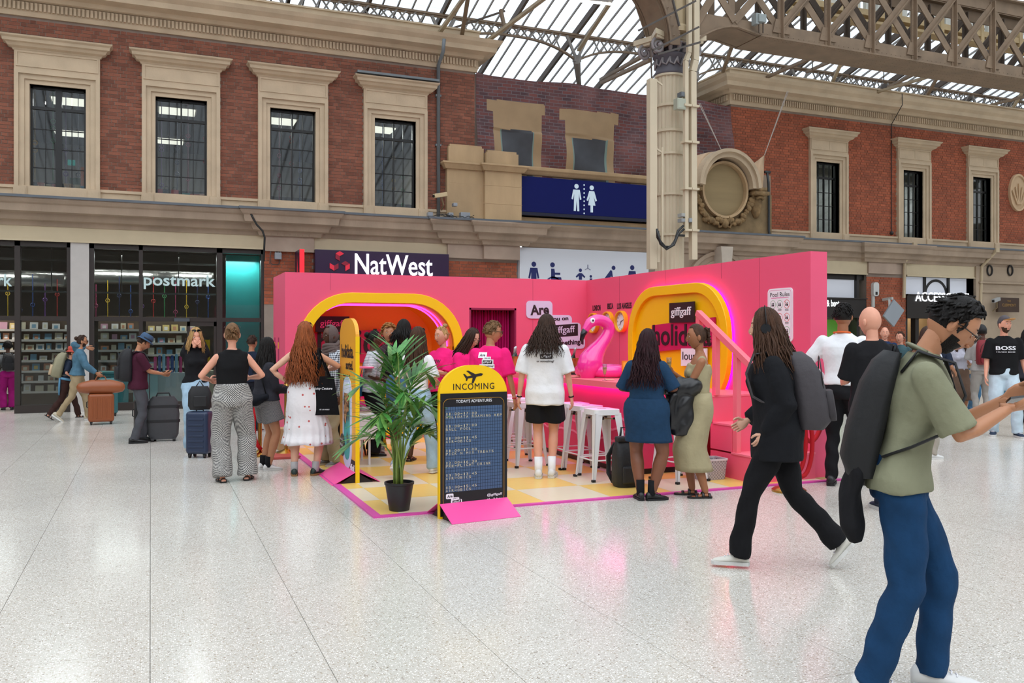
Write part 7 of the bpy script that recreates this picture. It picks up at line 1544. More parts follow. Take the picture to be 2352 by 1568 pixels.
    b.tube([NB_, T((0, -.004, 1.47)), hc+Rh @ V((0, -.018, -.07)), hc+Rh @ V((0, -.015, -.03))], [.062*(.85 if female else 1.0), .05*(.88 if female else 1.04), .05*(.9 if female else 1.0), .05], 12)
    me = remesh(b, vox); nb = B(); nb.v = [tuple(v.co) for v in me.vertices]; nb.f = [tuple(p.vertices) for p in me.polygons]; nb.m = [0]*len(nb.f); bpy.data.meshes.remove(me)
    make_head(nb, HM, female, brow)
    hands = []
    for i, (sgn, (shd, el, wr)) in enumerate(zip((-1, 1), arms)):
        spec = (handl, handr)[i]; D = (wr-el).normalized(); N_ = V((-sgn, .25, 0)); cu = curl
        if spec: N_ = V(spec[0]); cu = spec[1]; D = V(spec[2]).normalized() if len(spec) > 2 else D
        N2 = (N_-D*N_.dot(D)).normalized(); X = D.cross(N2); want = V((0, 1, .4)) if not spec or len(spec) < 4 else V(spec[3]); ss = 1 if X.dot(want) > 0 else -1
        hand(nb, wr, D, N2, ss, cu, k=.9 if female else .98); hands.append((wr+D*.09+N2*.02, D, N2))
    body = put_b('body', nb, [S0, LIPS, M_EYEW, M_IRIS, HM_], root)
    # clothes
    if topc:
        m_, sleeve, loose, hem = topc[:4]; opt = topc[4] if len(topc) > 4 else {}
        b = B(); rg = [r for r in TR if r[0] > hem+.02]; f0 = rg[0]
        P = [(hem, max(f0[1], hw*.9 if hem < 1.0 else 0)+loose+opt.get('flare', 0), max(f0[2], .1 if hem < 1.0 else 0)+loose+opt.get('flare', 0)*.6, f0[3])]+[(z, rx+loose*(.6 if z > 1.38 else 1), ry+loose*(.6 if z > 1.38 else 1), yo) for z, rx, ry, yo in rg]
        if hem < .97 and not opt.get('tuck'):
            mx, my = max(hw, .086*lf+.082*min(1.2, fat))+.016+loose*.7, .118*dpt+.016+loose*.7
            P = [(z, max(rx, mx) if z < 1.0 else rx, max(ry, my) if z < 1.0 else ry, yo) for z, rx, ry, yo in P]
        if opt.get('straight'): w_ = max(p[1] for p in P); P = [(z, max(rx, w_*.93) if z < 1.3 else rx, max(ry, .105+loose) if z < 1.3 else ry, yo) for z, rx, ry, yo in P]
        topz = opt.get('top', 1.47); P = [p for p in P if p[0] <= topz]
        if 'strapless' not in opt and topz > 1.44: P[-1] = (topz, .078, .063, -.012)
        b.tube([T((0, yo, z)) for z, rx, ry, yo in P], [(rx, ry) for z, rx, ry, yo in P], 24, ref=(1, 0, 0))
        if opt.get('bust', female):
            for s_ in (-1, 1): b.ball(T((s_*.07, .085+loose*.5, 1.255)), (.062, .055, .06), 10)
        if sleeve > 0:
            for shd, el, wr in arms:
                sl = opt.get('sw', .012)+loose*.5; r1 = .048*af+sl*.8; pts = [shd-V((0, 0, .0)), shd.lerp(el, .5)]; rr = [r1, .048*af+sl]
                if sleeve < .55: e = shd.lerp(el, min(1, sleeve*2)); pts = [shd, shd.lerp(e, .6), e]; rr = [r1, .05*af+sl, .048*af+sl*1.35]
                else:
                    f = (sleeve-.5)*2; pts += [el, el.lerp(wr, .5*f), el.lerp(wr, f)]; rr += [.043*af+sl, .04*af+sl, (.032+sl*.7) if not opt.get('cuff') else .03]
                if sleeve >= .55: b.tube(pts, rr, 12, round_=False); b.ball(el, rr[2]*.98, 10)
                else: b.tube(pts, rr, 12)
                b.ball(shd, r1*.98, 10)
        else:
            for (shd, el, wr) in arms:
                if sleeve == 0: b.ball(shd.lerp(NB_, .22), .05, 10)
        me = remesh(b, vox*.9, 3); folds(me, opt.get('fold', .006), seed=len(PERS)); o_top = put(opt.get('name', 'shirt'), me, m_, root)
    if bot:
        kind, m_ = bot[0], bot[1]; o = bot[2] if len(bot) > 2 else {}
        waist = o.get('waist', 1.03)
        if kind in ('trousers', 'shorts'):
            b = B(); L_ = o.get('len', 1.0); lo_ = o.get('loose', .014); kw, hwid = o.get('knee', .066), o.get('hem', .055)
            b.tube([V((0, -.004, z)) for z in (.84, .9, .95, waist)], [(hw*.8+lo_, .1*dpt+lo_), (hw+lo_*.8, .115*dpt+lo_), (hw+lo_*.6, .113*dpt+lo_*.6), (ww+.02+lo_*.4 if waist > 1 else hw, .098*dpt+lo_*.5)], 20)
            for hip, kn, an in legs:
                e = an+V((0, 0, .0)) if L_ >= 1 else None
                pts = [hip-V((0, 0, .01)), hip.lerp(kn, .5)]; rr = [.086*lf+lo_*.8, .078*lf+lo_]
                if kind == 'shorts': q = hip.lerp(kn, L_); pts = [hip, hip.lerp(q, .5), q]; rr = [.086*lf+lo_*.8, .086*lf+lo_, .084*lf+lo_*1.3]
                else: end = kn.lerp(an, L_); pts += [kn, kn.lerp(end, .5), end-(V((0, 0, .03)) if L_ >= 1 else V((0, 0, 0)))]; rr += [max(kw, .056*lf+.008), (kw+hwid)/2, hwid]
                b.tube(pts, rr, 14)
                if kind == 'trousers': b.ball(kn, rr[2]*.97, 10)
            me = remesh(b, vox*.95, 2); folds(me, o.get('fold', .007), (8, 8, 9) if kind == 'trousers' else (8, 8, 3), len(PERS)+5); put('trousers' if kind == 'trousers' else 'shorts', me, m_, root)
        if kind == 'skirt':
            hem, wd = o.get('hem', .35), o.get('w', .22); n = 72; rg = []; pl = o.get('pleat', .03); K = o.get('k', 14); cen = (legs[0][2]+legs[1][2])/2; steps = 16; z0 = waist
            tiers = o.get('tiers', ())
            for j in range(steps+1):
                z = z0+(hem-z0)*j/steps; f = j/steps; zz = max(z, .86); i = 0
                rb = np.interp(z, [.86, .93, 1.0, 1.08], [hw*.98, hw, hw*.96, ww]) if z > .86 else hw*.98; rby = np.interp(z, [.86, .93, 1.0, 1.08], [.118*dpt, .118*dpt, .108*dpt, .095*dpt])
                g_ = max(0, (.88-z)/(.88-hem)) if hem < .88 else 0; rx = (rb+.012)*(1-g_)+wd*g_; ry = (rby+.012)*(1-g_)+wd*o.get('dr', .72)*g_; cx, cyy = cen.x*g_, cen.y*g_*.8
                lp = []
                for hip, kn, an in legs:
                    a_, c_ = (hip, kn) if z > kn.z else (kn, an); f_ = max(0, min(1, (a_.z-z)/max(1e-3, a_.z-c_.z))); lp.append(a_.lerp(c_, f_))
                if z < .88:
                    rl = (.08 if z > .5 else .062)*lf; hx, hy = abs(lp[0].x-lp[1].x)/2+rl+.012, abs(lp[0].y-lp[1].y)/2+rl+.012; rx, ry = max(rx, hx), max(ry, hy); g2 = min(1, (.88-z)/.15); cx, cyy = (lp[0].x+lp[1].x)/2*g2, (lp[0].y+lp[1].y)/2*g2
                tb = sum(.012*math.exp(-((z-tz)/.02)**2) for tz in tiers)
                rg.append([V((cx+(rx+tb)*math.cos(2*pi*q/n)*(1+pl*g_*math.sin(K*2*pi*q/n+1.5*math.sin(q*.3))), cyy+(ry+tb)*math.sin(2*pi*q/n)*(1+pl*g_*math.sin(K*2*pi*q/n+1.5*math.sin(q*.3))), z+(.01*math.sin(q*.5) if j == steps and pl > .02 else 0))) for q in range(n)])
            b = B(); b.loft(rg[::-1]); put_b('skirt', b, m_, root)
    # shoes
    sm, sole, kind = shoes or (mat('shoe_black', '1b1b1d', rough=.4), mat('shoe_black', '1b1b1d', rough=.4), 'trainer')
    for (an, fd, pitch) in feet:
        cp, sp_ = math.cos(math.radians(pitch)), math.sin(math.radians(pitch)); side = V((fd.y, -fd.x, 0)); up0 = V((0, 0, 1)); F_ = fd*cp-up0*sp_; U2 = up0*cp+fd*sp_
        k = .94 if female else 1.06
        def Q(x, y, z): return an+side*x*k+F_*y*k+U2*(z*k-.09)
        out = [(0, -.075), (.03, -.066), (.038, -.03), (.036, .02), (.044, .08), (.045, .12), (.035, .165), (.012, .19), (-.016, .19), (-.036, .17), (-.044, .13), (-.044, .08), (-.034, .02), (-.037, -.03), (-.03, -.066)]
        hs = .026 if kind != 'sandal' else .02
        b = B(); b.add([Q(x*1.02, y*1.02, 0.001) for x, y in out]+[Q(x*1.03, y*1.02, hs) for x, y in out], [tuple(range(15)), tuple(range(29, 14, -1))]+[(i, 15+i, 15+(i+1) % 15, (i+1) % 15) for i in range(15)]); so_b = b
        b = B()
        if kind == 'sandal':
            rings = [(-.065, .026, .022, .016), (-.03, .031, .05, .02), (0, .032, .062, .02), (.05, .038, .042, .018), (.1, .04, .028, .012), (.15, .034, .02, .008), (.178, .018, .014, .006)]
        else: rings = [(-.074, .024, .07, .03), (-.06, .034, .092, .03), (-.03, .038, .1, .03), (.0, .038, .1, .03), (.03, .039, .085, .025), (.07, .043, .066, .022), (.11, .044, .054, .02), (.15, .038, .046, .018), (.178, .022, .036, .014), (.187, .01, .03, .01)]
        rr = []
        for y, w, h, q in rings: rr.append([Q(w*math.cos(t_*pi/8)*(1 if math.sin(t_*pi/8) < .2 else .92), y, hs*.6+(h-hs*.6)*(.5+.5*math.sin(t_*pi/8))) for t_ in range(16)])
        b.loft(rr)
        if kind == 'sandal':
            f_ = put_b('foot', b, S0, root); b2 = B()
            for ys, hh in ((.03, .056), (.1, .034), (-.04, .04)): b2.tube([Q(.042*math.cos(pi*q/8), ys, .012+(hh)*math.sin(pi*q/8)) for q in range(9)], [(.014, .003)]*9, 6, ref=tuple(F_))
            so = put_b('sandal', so_b, sm, root, False); put_b('strap', b2, sm, so)
            for q in range(5): pass
        else:
            so = put_b('shoe', b, sm, root); put_b('sole', so_b, sole, so, False)
            if kind in ('trainer', 'gum'):
                b2 = B()
                for q in range(4): b2.tube([Q(-.02, .035+.02*q, .092-.011*q), Q(0, .04+.02*q, .096-.012*q), Q(.02, .035+.02*q, .092-.011*q)], .0035, 5)
                put_b('laces', b2, M_WH if kind == 'trainer' and sm.name != 'shoe_black' else M_BLK, so)
        if socks: b3 = B(); b3.tube([Q(0, -.01, .05), Q(0, -.008, .1), an+(V((0, 0, 1)))*socks[1]], [.04, .042, .044], 12); put_b('sock', b3, socks[0], root)
    # hair
    b = B(); low_detail = Hh*FP/dep < 260; kk = .6 if low_detail else 1
    if style == 'short': cap_hair(b, HM, 1.08, -.28, .66, R=R, tuft=1); tufts(b, HM, int(150*kk), R, .028, .006)
    elif style == 'crop': cap_hair(b, HM, 1.035, -.3, .68)
    elif style == 'curly_short': cap_hair(b, HM, 1.12, -.35, .62, R=R, tuft=2); tufts(b, HM, int(200*kk), R, .03, .007, curl=.014)
    elif style in ('long', 'straight'): cap_hair(b, HM, 1.07, -.55, .72); locks(b, HM, int(240*kk), fy if fy is not None else -.33, R, front=38, thick=.0095, out=.03, spread=1.5)
    elif style == 'curly_long': cap_hair(b, HM, 1.1, -.5, .7); locks(b, HM, int(330*kk), fy if fy is not None else -.45, R, front=35, curl=.012, thick=.0072, out=.07, spread=1.9)
    elif style == 'wavy': cap_hair(b, HM, 1.08, -.5, .72); locks(b, HM, int(260*kk), fy if fy is not None else -.32, R, front=42, curl=.007, thick=.0085, out=.05, wave=.012, spread=1.7)
    elif style == 'bun':
        cap_hair(b, HM, 1.05, -.45, .74); R3 = Rh; c = HM @ V((0, -.105, .055)); b.ball(c, (.045, .04, .042), 12)
        for q in range(14): a_ = q*.9; b.tube([c+R3 @ V((.036*math.cos(a_+w)*math.cos(w*.5), -.012+.02*math.sin(w), .036*math.sin(a_+w))) for w in (0, .6, 1.2, 1.8)], .008, 5)
        tufts(b, HM, 40, R, .03, .004, low=.1)
    elif style == 'top_bun': cap_hair(b, HM, 1.05, -.45, .72); b.ball(HM @ V((0, -.06, .125)), (.035, .035, .03), 12); tufts(b, HM, 40, R, .02, .004, low=.1)
    elif style == 'ponytail': cap_hair(b, HM, 1.06, -.4, .72); P = [HM @ V((0, -.09, .04)), HM @ V((0, -.14, .0)), HM @ V((0, -.14, -.1)), HM @ V((0, -.12, -.22))]; b.tube(P, [.02, .035, .03, .008], 9)
    elif style == 'updo':
        cap_hair(b, HM, 1.07, -.5, .72, R=R, tuft=1)
        for q in range(26): c = HM @ V((R.uniform(-.045, .045), -.1+R.uniform(-.02, .015), R.uniform(-.03, .07))); b.tube([c, c+V((R.uniform(-.03, .03), R.uniform(-.02, .02), R.uniform(-.03, .02))), c+V((R.uniform(-.03, .03), R.uniform(-.02, .02), R.uniform(-.05, 0)))], [.012, .014, .006], 6)
    elif style == 'afro': cap_hair(b, HM, 1.22, -.4, .6, R=R, tuft=3, fade=.8); tufts(b, HM, int(160*kk), R, .03, .008, curl=.012)
    if b.v: put_b('hair', b, HM_, root)
    if style == 'scarf':
        sm_ = mat('headscarf_brown', '5a4b47', rough=.8, bump=.3, bs=25); b = B(); rg = []
        for j in range(12):
            ph = math.radians(-70+155*j/11); ring = []
            for i in range(32):
                th = 2*pi*i/32; open_ = math.cos(th) > .62 and -.62 < math.sin(ph) < .6; o_ = 1.13+.02*math.sin(th*5+j)
                p_ = head_pt(th, ph)*o_
                if open_:
                    sgn = 1 if -math.sin(th) > 0 else -1; p_ = V((sgn*.066, .055, p_.z)) if abs(p_.x) < .066 else p_
                    p_.y = min(p_.y, .07)
                ring.append(HM @ p_)
            rg.append(ring)
        vs = [p for r in rg for p in r]; fs = [(j*32+i, j*32+(i+1) % 32, (j+1)*32+(i+1) % 32, (j+1)*32+i) for j in range(11) for i in range(32) if not (math.cos(2*pi*(i+.5)/32) > .62 and 1 <= j <= 8)]
        b.add(vs+[HM @ V((0, -.01, .135))], fs+[(11*32+i, 11*32+(i+1) % 32, 384) for i in range(32)])
        for q in range(4): b.tube([T((.11*math.cos(w*pi/8)*(1-.08*q), .01+.085*math.sin(w*pi/8), 1.43+.03*q+.012*math.sin(w+q)-.02*math.sin(w*pi/8))) for w in range(16)], [.032, .028, .03, .034]*4, 8, closed=True)
        put_b('headscarf', b, sm_, root)
    if beard: b = B(); vs = [];
    if beard:
        n_, m_2 = 18, 7
        for j in range(m_2):
            ph = math.asin(-.97+.68*j/(m_2-1))
            for i in range(n_): th = math.radians(-82+164*i/(n_-1)); o_ = 1.035; q_ = head_pt(th, ph)*o_; vs.append(HM @ q_)
        fs = []
        for j in range(m_2-1):
            for i in range(n_-1):
                z = -.97+.68*(j+.5)/(m_2-1); x = abs((i+.5)/(n_-1)-.5)
                if z > -.62 and x < .17 and not z > -.42: continue
                if z > -.36 and x < .3: continue
                fs.append((j*n_+i, j*n_+i+1, (j+1)*n_+i+1, (j+1)*n_+i))
        b.add(vs, fs); put_b('beard', b, HM_, root)
    info = dict(root=root, HM=HM, T=T, arms=arms, hands=hands, legs=legs, feet=feet, V=V, s=s, body=body, R=R, hw=hw)
    PERS.append(info)
    for e in extras: e(info)
    return info
# ---------------- accessories ----------------
def held(info, name, label, cat, group=None):
    """top-level thing placed with the person's own scale and heading"""
    r = info['root']; t = thing(name, label, cat, tuple(r.location), group=group); t.rotation_euler = r.rotation_euler; t.scale = r.scale; LOC[t.name] = Vector((0, 0, 0)); return t
def glasses(dark=False, up=False):
    def f(i):
        HM = i['HM']; b = B(); z, y = (.006, .105) if not up else (.095, .07)
        for s in (-1, 1):
            c = Vector((s*.03, y, z)); ring = [HM @ (c+Vector((.023*math.cos(a*pi/8), -abs(s*.03+.023*math.cos(a*pi/8))**2*5, (.018 if up or dark else .019)*math.sin(a*pi/8)))) for a in range(16)]; b.tube(ring, .0018 if not dark else .003, 5, closed=True)
            if dark or up: b.add(ring, [tuple(range(16))], 1)
            b.tube([HM @ Vector((s*.053, y-.012, z+.004)), HM @ Vector((s*.078, .02, z+(.004 if not up else -.01))), HM @ Vector((s*.08, -.02, z-(.002 if not up else .03)))], .0025, 5)
        b.tube([HM @ Vector((-.008, y, z+.005)), HM @ Vector((.008, y, z+.005))], .0022, 5)
        put_b('sunglasses' if dark or up else 'glasses', b, [mat('specs_dark', '241a16', rough=.3), mat('dark_lens', '141418', rough=.08)], i['root'])
    return f
def cap(col, brim, flat=False, back=False):
    def f(i):
        HM = i['HM']; b = B(); cap_hair(b, HM, 1.13, .08, .5); o = put_b('cap', b, mat('cap_'+col, col, rough=.7), i['root']); b = B(); s = -1 if back else 1
        n = 12; A = [Vector((.07*math.cos(pi*k/n), s*(.075+.1*math.sin(pi*k/n)), .062+.012*math.sin(pi*k/n))) for k in range(n+1)]; I = [Vector((.07*math.cos(pi*k/n), s*(.055+.03*math.sin(pi*k/n)), .058)) for k in range(n+1)]
        vs = [HM @ p for p in A+I]+[HM @ (p-Vector((0, 0, .006))) for p in A+I]; N_ = n+1; fs = []
        for k in range(n): fs += [(k, k+1, N_+k+1, N_+k), (2*N_+k+1, 2*N_+k, 3*N_+k, 3*N_+k+1), (k, 2*N_+k, 2*N_+k+1, k+1)]
        b.add(vs, fs); put_b('peak', b, mat('cap_'+brim, brim, rough=.6), o)
    return f
def brimhat(col, r=.15, band=None, soft=0):
    def f(i):
        HM = i['HM']; b = B(); M = HM; b.lathe([(.088, .05), (.09, .075), (.086, .12), (.07, .142), (.005, .145)], (0, 0, 0), 24); b.v = [tuple(M @ (Vector(v)*1.06+Vector((0, -.005, -.005)))) for v in b.v]; o = put_b('hat', b, mat('hat_'+col, col, rough=.8, bump=.2), i['root'], True, 40)
        b = B(); b.lathe([(.09, .06), (r, .05-soft), (r, .045-soft), (.09, .052)], (0, 0, 0), 28); b.v = [tuple(M @ Vector((v[0]*.95, v[1]*1.05, v[2]))) for v in b.v]; put_b('brim', b, mat('hat_'+col, col), o)
        if band: b = B(); b.lathe([(.0975, .065), (.0985, .085), (.09, .086), (.09, .064)], (0, 0, 0), 24); b.v = [tuple(M @ Vector(v)) for v in b.v]; put_b('hat_band', b, mat('band_'+band, band), o)
    return f
def headphones(i):
    HM = i['HM']; b = B()
    for s in (-1, 1): b.tube([HM @ Vector((s*.078, -.0, -.008)), HM @ Vector((s*.106, -.0, -.008))], [.036, .032], 18)
    b.tube([HM @ Vector((.102*math.cos(pi*k/12), -.005, .015+.118*math.sin(pi*k/12))) for k in range(13)], [(.012, .005)]*13, 6); put_b('headphones', b, mat('headphone_black', '15171c', rough=.35), i['root'], True, 40)
def backpack(label, col, w=.30, h=.46, d=.17, z=1.02, col2=None, strap=True, y=-.10, x=0, pockets=True, tilt=0, so=0):
    def f(i):
        t = held(i, 'backpack', label, 'backpack'); T = i['T']; M_ = mat('pack_'+col, col, rough=.7, var=.1, bump=.25, bs=20); b = B(); rg = []
        for zz, ww, dd in ((0, .82, .75), (.06, .97, .98), (.3, 1, 1), (.7, .98, .9), (.9, .85, .7), (1, .55, .45)):
            rg.append([T((x+px*w*ww, y-d/2*dd+py*d*dd-tilt*(1-zz), z+h*zz)) for px, py in rrect(1, 1, .3, 5)])
        b.loft(rg); put_b('pack_body', b, M_, t, True, 55)
        if pockets:
            b = B(); rg = []
            for zz, q in ((.06, .8), (.12, 1), (.4, 1), (.46, .85)): rg.append([T((x+px*w*.78*q, y-d+.03-.012*q-.02+py*.06-tilt*(1-zz), z+h*zz)) for px, py in rrect(1, 1, .25, 4)])
            b.loft(rg); put_b('front_pocket', b, mat('pack_'+(col2 or col), col2 or col, rough=.7, var=.1), t, True, 55)
            b = B(); b.tube([T((x+w*.4*math.cos(q*pi/10), y-d*.93, z+h*(.5+.42*math.sin(q*pi/10)))) for q in range(11)], .004, 5); put_b('zip', b, M_BLK, t)
        b = B(); b.tube([T((x-.03, y-.03, z+h*.96)), T((x-.03, y-.03, z+h*1.05)), T((x+.03, y-.03, z+h*1.05)), T((x+.03, y-.03, z+h*.96))], .006, 5); put_b('grab_handle', b, M_, t)
        if strap:
            for s in (-1, 1): b = B(); b.tube([T((s*.08, y+.01, z+h*.85)), T((s*.1, -.05, 1.472)), T((s*.115, .075+so, 1.442+so*.5)), T((s*.13, .138+so, 1.33)), T((s*.15, .11+so, 1.18)), T((s*(.15+so), .0, 1.08)), T((s*.12, y+.01, z+.08))], [(.022, .006)]*7, 8, ref=(1, 0, 0)); put_b('shoulder_strap', b, M_, t)
    return f
def tubes_part(name, pts_list, r, col, ref=(1, 0, 0), smooth=True):
    def f(i):
        T = i['T']; b = B()
        for pts in pts_list: b.tube([T(p) for p in pts], r if isinstance(r, (int, float)) else [r]*len(pts), 8, ref=ref)
        put_b(name, b, mat('p_'+col, col, rough=.6), i['root'])
    return f
def phone(label, which=1, col='1a1a1e'):
    def f(i):
        t = held(i, 'phone', label, 'phone'); c, D, N_ = i['hands'][which]; X = D.cross(N_); b = B(); c = c-D*.01+N_*.008
        vs = [c+D*p*.075+X*q*.037+N_*r for r in (0, .009) for p, q in ((-1, -1), (1, -1), (1, 1), (-1, 1))]; b.add(vs, [(0, 3, 2, 1), (4, 5, 6, 7), (0, 1, 5, 4), (1, 2, 6, 5), (2, 3, 7, 6), (3, 0, 4, 7)]); put_b('phone_body', b, mat('phone_'+col, col, rough=.2), t, False)
    return f
def drink(label, which=1, h=.0):
    def f(i):
        c, D, N_ = i['hands'][which]; M = i['root'].matrix_basis if 0 else Matrix.LocRotScale(i['root'].location, i['root'].rotation_euler, i['root'].scale); p = M @ (c-D*.03+N_*.012); p.z -= .07; flute(p, label)
    return f
def back_print(z=1.24, w=.2, col=M_DK, front=False, lines=None, name='shirt_print'):
    """printed slogan lying on the shirt back/front, draped by ray casting on the shirt mesh"""
    def f(i):
        sh = [c for c in i['root'].children if c.name.startswith(('shirt', 'jacket', 'vest'))][0]; me = sh.data
        from mathutils.bvhtree import BVHTree
        bv = BVHTree.FromPolygons([v.co for v in me.vertices], [tuple(p.vertices) for p in me.polygons]); sg = 1 if front else -1
        def drape(vs, fs, mi, b, lift):
            P = []
            for x, zz in vs:
                h = bv.ray_cast(Vector((-x*sg, sg*.6, zz)), Vector((0, -sg, 0)))[0]; P.append((h if h else Vector((-x*sg, sg*.13, zz)))+Vector((0, sg*lift, 0)))
            b.add(P, fs if sg > 0 else fs, mi)
        b = B()
        def tx(s, cx, cz, ww, hh, mi, lift, bold=.02):
            vs, fs = text_mesh(s, bold, res=2); a = np.array(vs); x0, x1, y0, y1 = a[:, 0].min(), a[:, 0].max(), a[:, 1].min(), a[:, 1].max(); drape([(cx+((x-x0)/(x1-x0)-.5)*ww, cz+((y-y0)/(y1-y0)-.5)*hh) for x, y in vs], fs, mi, b, lift)
        def box(cx, cz, ww, hh, mi, lift):
            n = 6; vs = [(cx+ww*(a/n-.5), cz+hh*(c/3-.5)) for c in range(4) for a in range(n+1)]; drape(vs, [(c*(n+1)+a, c*(n+1)+a+1, (c+1)*(n+1)+a+1, (c+1)*(n+1)+a) for c in range(3) for a in range(n)], mi, b, lift)
        if lines:
            for (s, cx, cz, ww, hh, mi) in lines: tx(s, cx*w, z+cz*w, ww*w, hh*w, mi, .006)
        else:
            if col is M_WH:
                for a in ((-.25, .33, .55, .34), (.05, .12, .5, .24), (.1, -.1, .72, .34), (.05, -.33, .95, .24)): box(a[0]*w, z+a[1]*w, a[2]*w, a[3]*w, 1, .004)
            tx('Are', -.25*w, z+.34*w, .36*w, .16*w, 0, .007); tx('you on', .08*w, z+.14*w, .34*w, .09*w, 0, .007); box(.1*w, z-.09*w, .6*w, .22*w, 0, .006); tx('giffgaff', .1*w, z-.09*w, .5*w, .15*w, 1, .009, .0); tx('or something?', .05*w, z-.33*w, .85*w, .13*w, 0, .007)
        put_b(name, b, [M_DK, M_WH], i['root'], False)
    return f
# ================= everyone in the concourse =================
def cloth(n, c, **k): return mat('cloth_'+n, c, rough=k.pop('rough', .85), spec=.2, var=k.pop('var', .1), vs=k.pop('vs', 6), bump=.4, bs=15, **k)
C_BK = cloth('black', '17171a'); C_WH = cloth('white', 'e9e9ec'); C_PK = cloth('hot_pink', 'f0207a'); C_CH = cloth('charcoal', '2f2f36'); C_NV = cloth('navy', '1d2436')
C_DN = cloth('dark_denim', '1e3a56', vs=20); C_MD = cloth('mid_denim', '456c8c', vs=14, var=.2); C_LD = cloth('light_denim', '9db8cc', vs=8, var=.18); C_KH = cloth('khaki', 'a09678'); C_OL = cloth('olive_jersey', 'a39878'); C_GY = cloth('grey', '4a4b50')
SH_BK = (mat('shoe_black', '1b1b1d', rough=.4), mat('sole_black', '121214', rough=.6), 'trainer'); SH_WH = (mat('shoe_white', 'd8d8d6', rough=.5), mat('sole_white', 'cfcfcc', rough=.6), 'trainer'); SH_GY = (mat('shoe_grey', '6f6c6a', rough=.8), mat('sole_pale', 'b9b4aa', rough=.6), 'trainer'); SH_NV = (mat('shoe_navy', '1c2a42', rough=.8), mat('sole_white', 'cfcfcc'), 'trainer'); SH_GUM = (mat('shoe_dark_green', '20302c', rough=.5), mat('sole_gum', '8a6238', rough=.6), 'trainer'); SH_SD = (mat('shoe_black', '1b1b1d'), mat('sole_black', '121214'), 'sandal')
# --- left of the booth ---
person('person in a grey top and magenta trousers with black backpack in the shop doorway', 18, 941, 785, -5, 'dark', True, hr='black', style='afro', topc=(cloth('ash', '77797a'), .5, .02, .98), bot=('trousers', cloth('magenta', '8e1466'), dict(knee=.085, hem=.085, loose=.02)), shoes=SH_BK, hl=(-.2, .1, 1.0), extras=[backpack('black backpack worn by the person in magenta trousers', '16161a', .28, .42, .13)])
person('short person in a red bucket hat carrying a big pale hiking pack', 150, 963, 797, 88, 'pink', True, hr='brown', style='bun', topc=(cloth('navy2', '232c3c'), .42, .015, .96), bot=('trousers', cloth('dark_brown', '3a2521'), dict(loose=.025, knee=.075, hem=.07)), shoes=SH_SD, fl=(-.07, .30, .09, 0, 0), fr=(.07, -.34, .16, 0, 35), hl=(-.16, .2, .95), hr_=(.2, .22, 1.0), lean=12, extras=[brimhat('b5483a', .125, soft=.03), backpack('large pale green and beige hiking pack on the person in the red hat', '8f8a70', .38, .62, .26, z=.98, col2='c0a98a')])
p2 = PERS[-1]; b = B(); T = p2['T']; b.tube([T((.19*math.cos(q*pi/10), .13*math.sin(q*pi/10), .98)) for q in range(20)], [(.03, .03)]*20, 8, closed=True); b.loft([[T((x*w, -.12-.02*math.sin(x*9), z)) for x in (-1, -.5, 0, .5, 1)]+[T((x*w, -.15, z)) for x in (1, .5, 0, -.5, -1)] for z, w in ((.99, .16), (.8, .2), (.6, .17))]); put_b('tied_jacket', b, cloth('sky_blue', '5f8fb0'), p2['root'])
person('person with a bun and beard in a denim jacket striding right', 178, 966, 770, 88, 'tan', hr='dark_brown', style='bun', beard=1, topc=(cloth('denim_jacket', '4d7186', vs=12, var=.2), .97, .03, .93, dict(name='jacket')), bot=('trousers', cloth('beige', '9c8a6c'), dict(loose=.02)), shoes=(mat('shoe_cream', 'b9b09c', rough=.7), mat('sole_white', 'cfcfcc'), 'trainer'), fl=(-.08, .2, .09, 0, 0), fr=(.08, -.36, .16, 0, 38), hl=(-.03, .17, 1.5), hr_=(.2, .34, .98), lean=6, extras=[glasses(dark=True)])
person('person in a maroon shirt and blue hat looking at a phone', 318, 1016, 766, 82, 'tan', hr='dark_brown', style='short', topc=(cloth('maroon', '431a2b'), .42, .03, .86, dict(straight=1)), bot=('trousers', C_GY, dict(knee=.07, hem=.066)), shoes=SH_BK, fl=(-.1, .08, .09, 5, 0), fr=(.1, -.08, .09, -8, 0), hl=(-.04, .36, 1.1), hr_=(.06, .36, 1.1), head=(0, 32, 0), handr=((-.3, .3, .9), .5, (0, 1, .1)), extras=[brimhat('35506e', .125, band='1d2a3c', soft=.008), backpack('big black backpack on the person in the maroon shirt', '17171b', .31, .52, .22, z=.99), phone('black phone in the hands of the person in the maroon shirt')])
person('blonde person in a black tee and pale jeans wiping their nose', 449, 1036, 753, 172, 'pink', True, hr='blonde', style='straight', fy=-.2, topc=(C_BK, .42, .012, .97), bot=('trousers', C_LD, dict(loose=.018, knee=.07, hem=.068)), shoes=SH_GY, hl=(-.035, .15, 1.5), hr_=(.035, .15, 1.5), handl=((.4, -.6, .1), .6, (.25, .1, 1)), handr=((-.4, -.6, .1), .6, (-.25, .1, 1)), head=(0, 12, 0), lean=-3, extras=[glasses(up=True)])
i_ = PERS[-1]; t = held(i_, 'tissue', 'white tissue held to the nose of the blonde person', 'tissue'); b = B(); c = i_['HM'] @ Vector((0, .125, -.035)); R_ = random.Random(1)
for q in range(7): b.ball(c+Vector((R_.uniform(-.02, .02), R_.uniform(-.008, .012), R_.uniform(-.03, .02))), (.016, .01, .02), 7)
put_b('tissue_fold', b, M_WH, t)
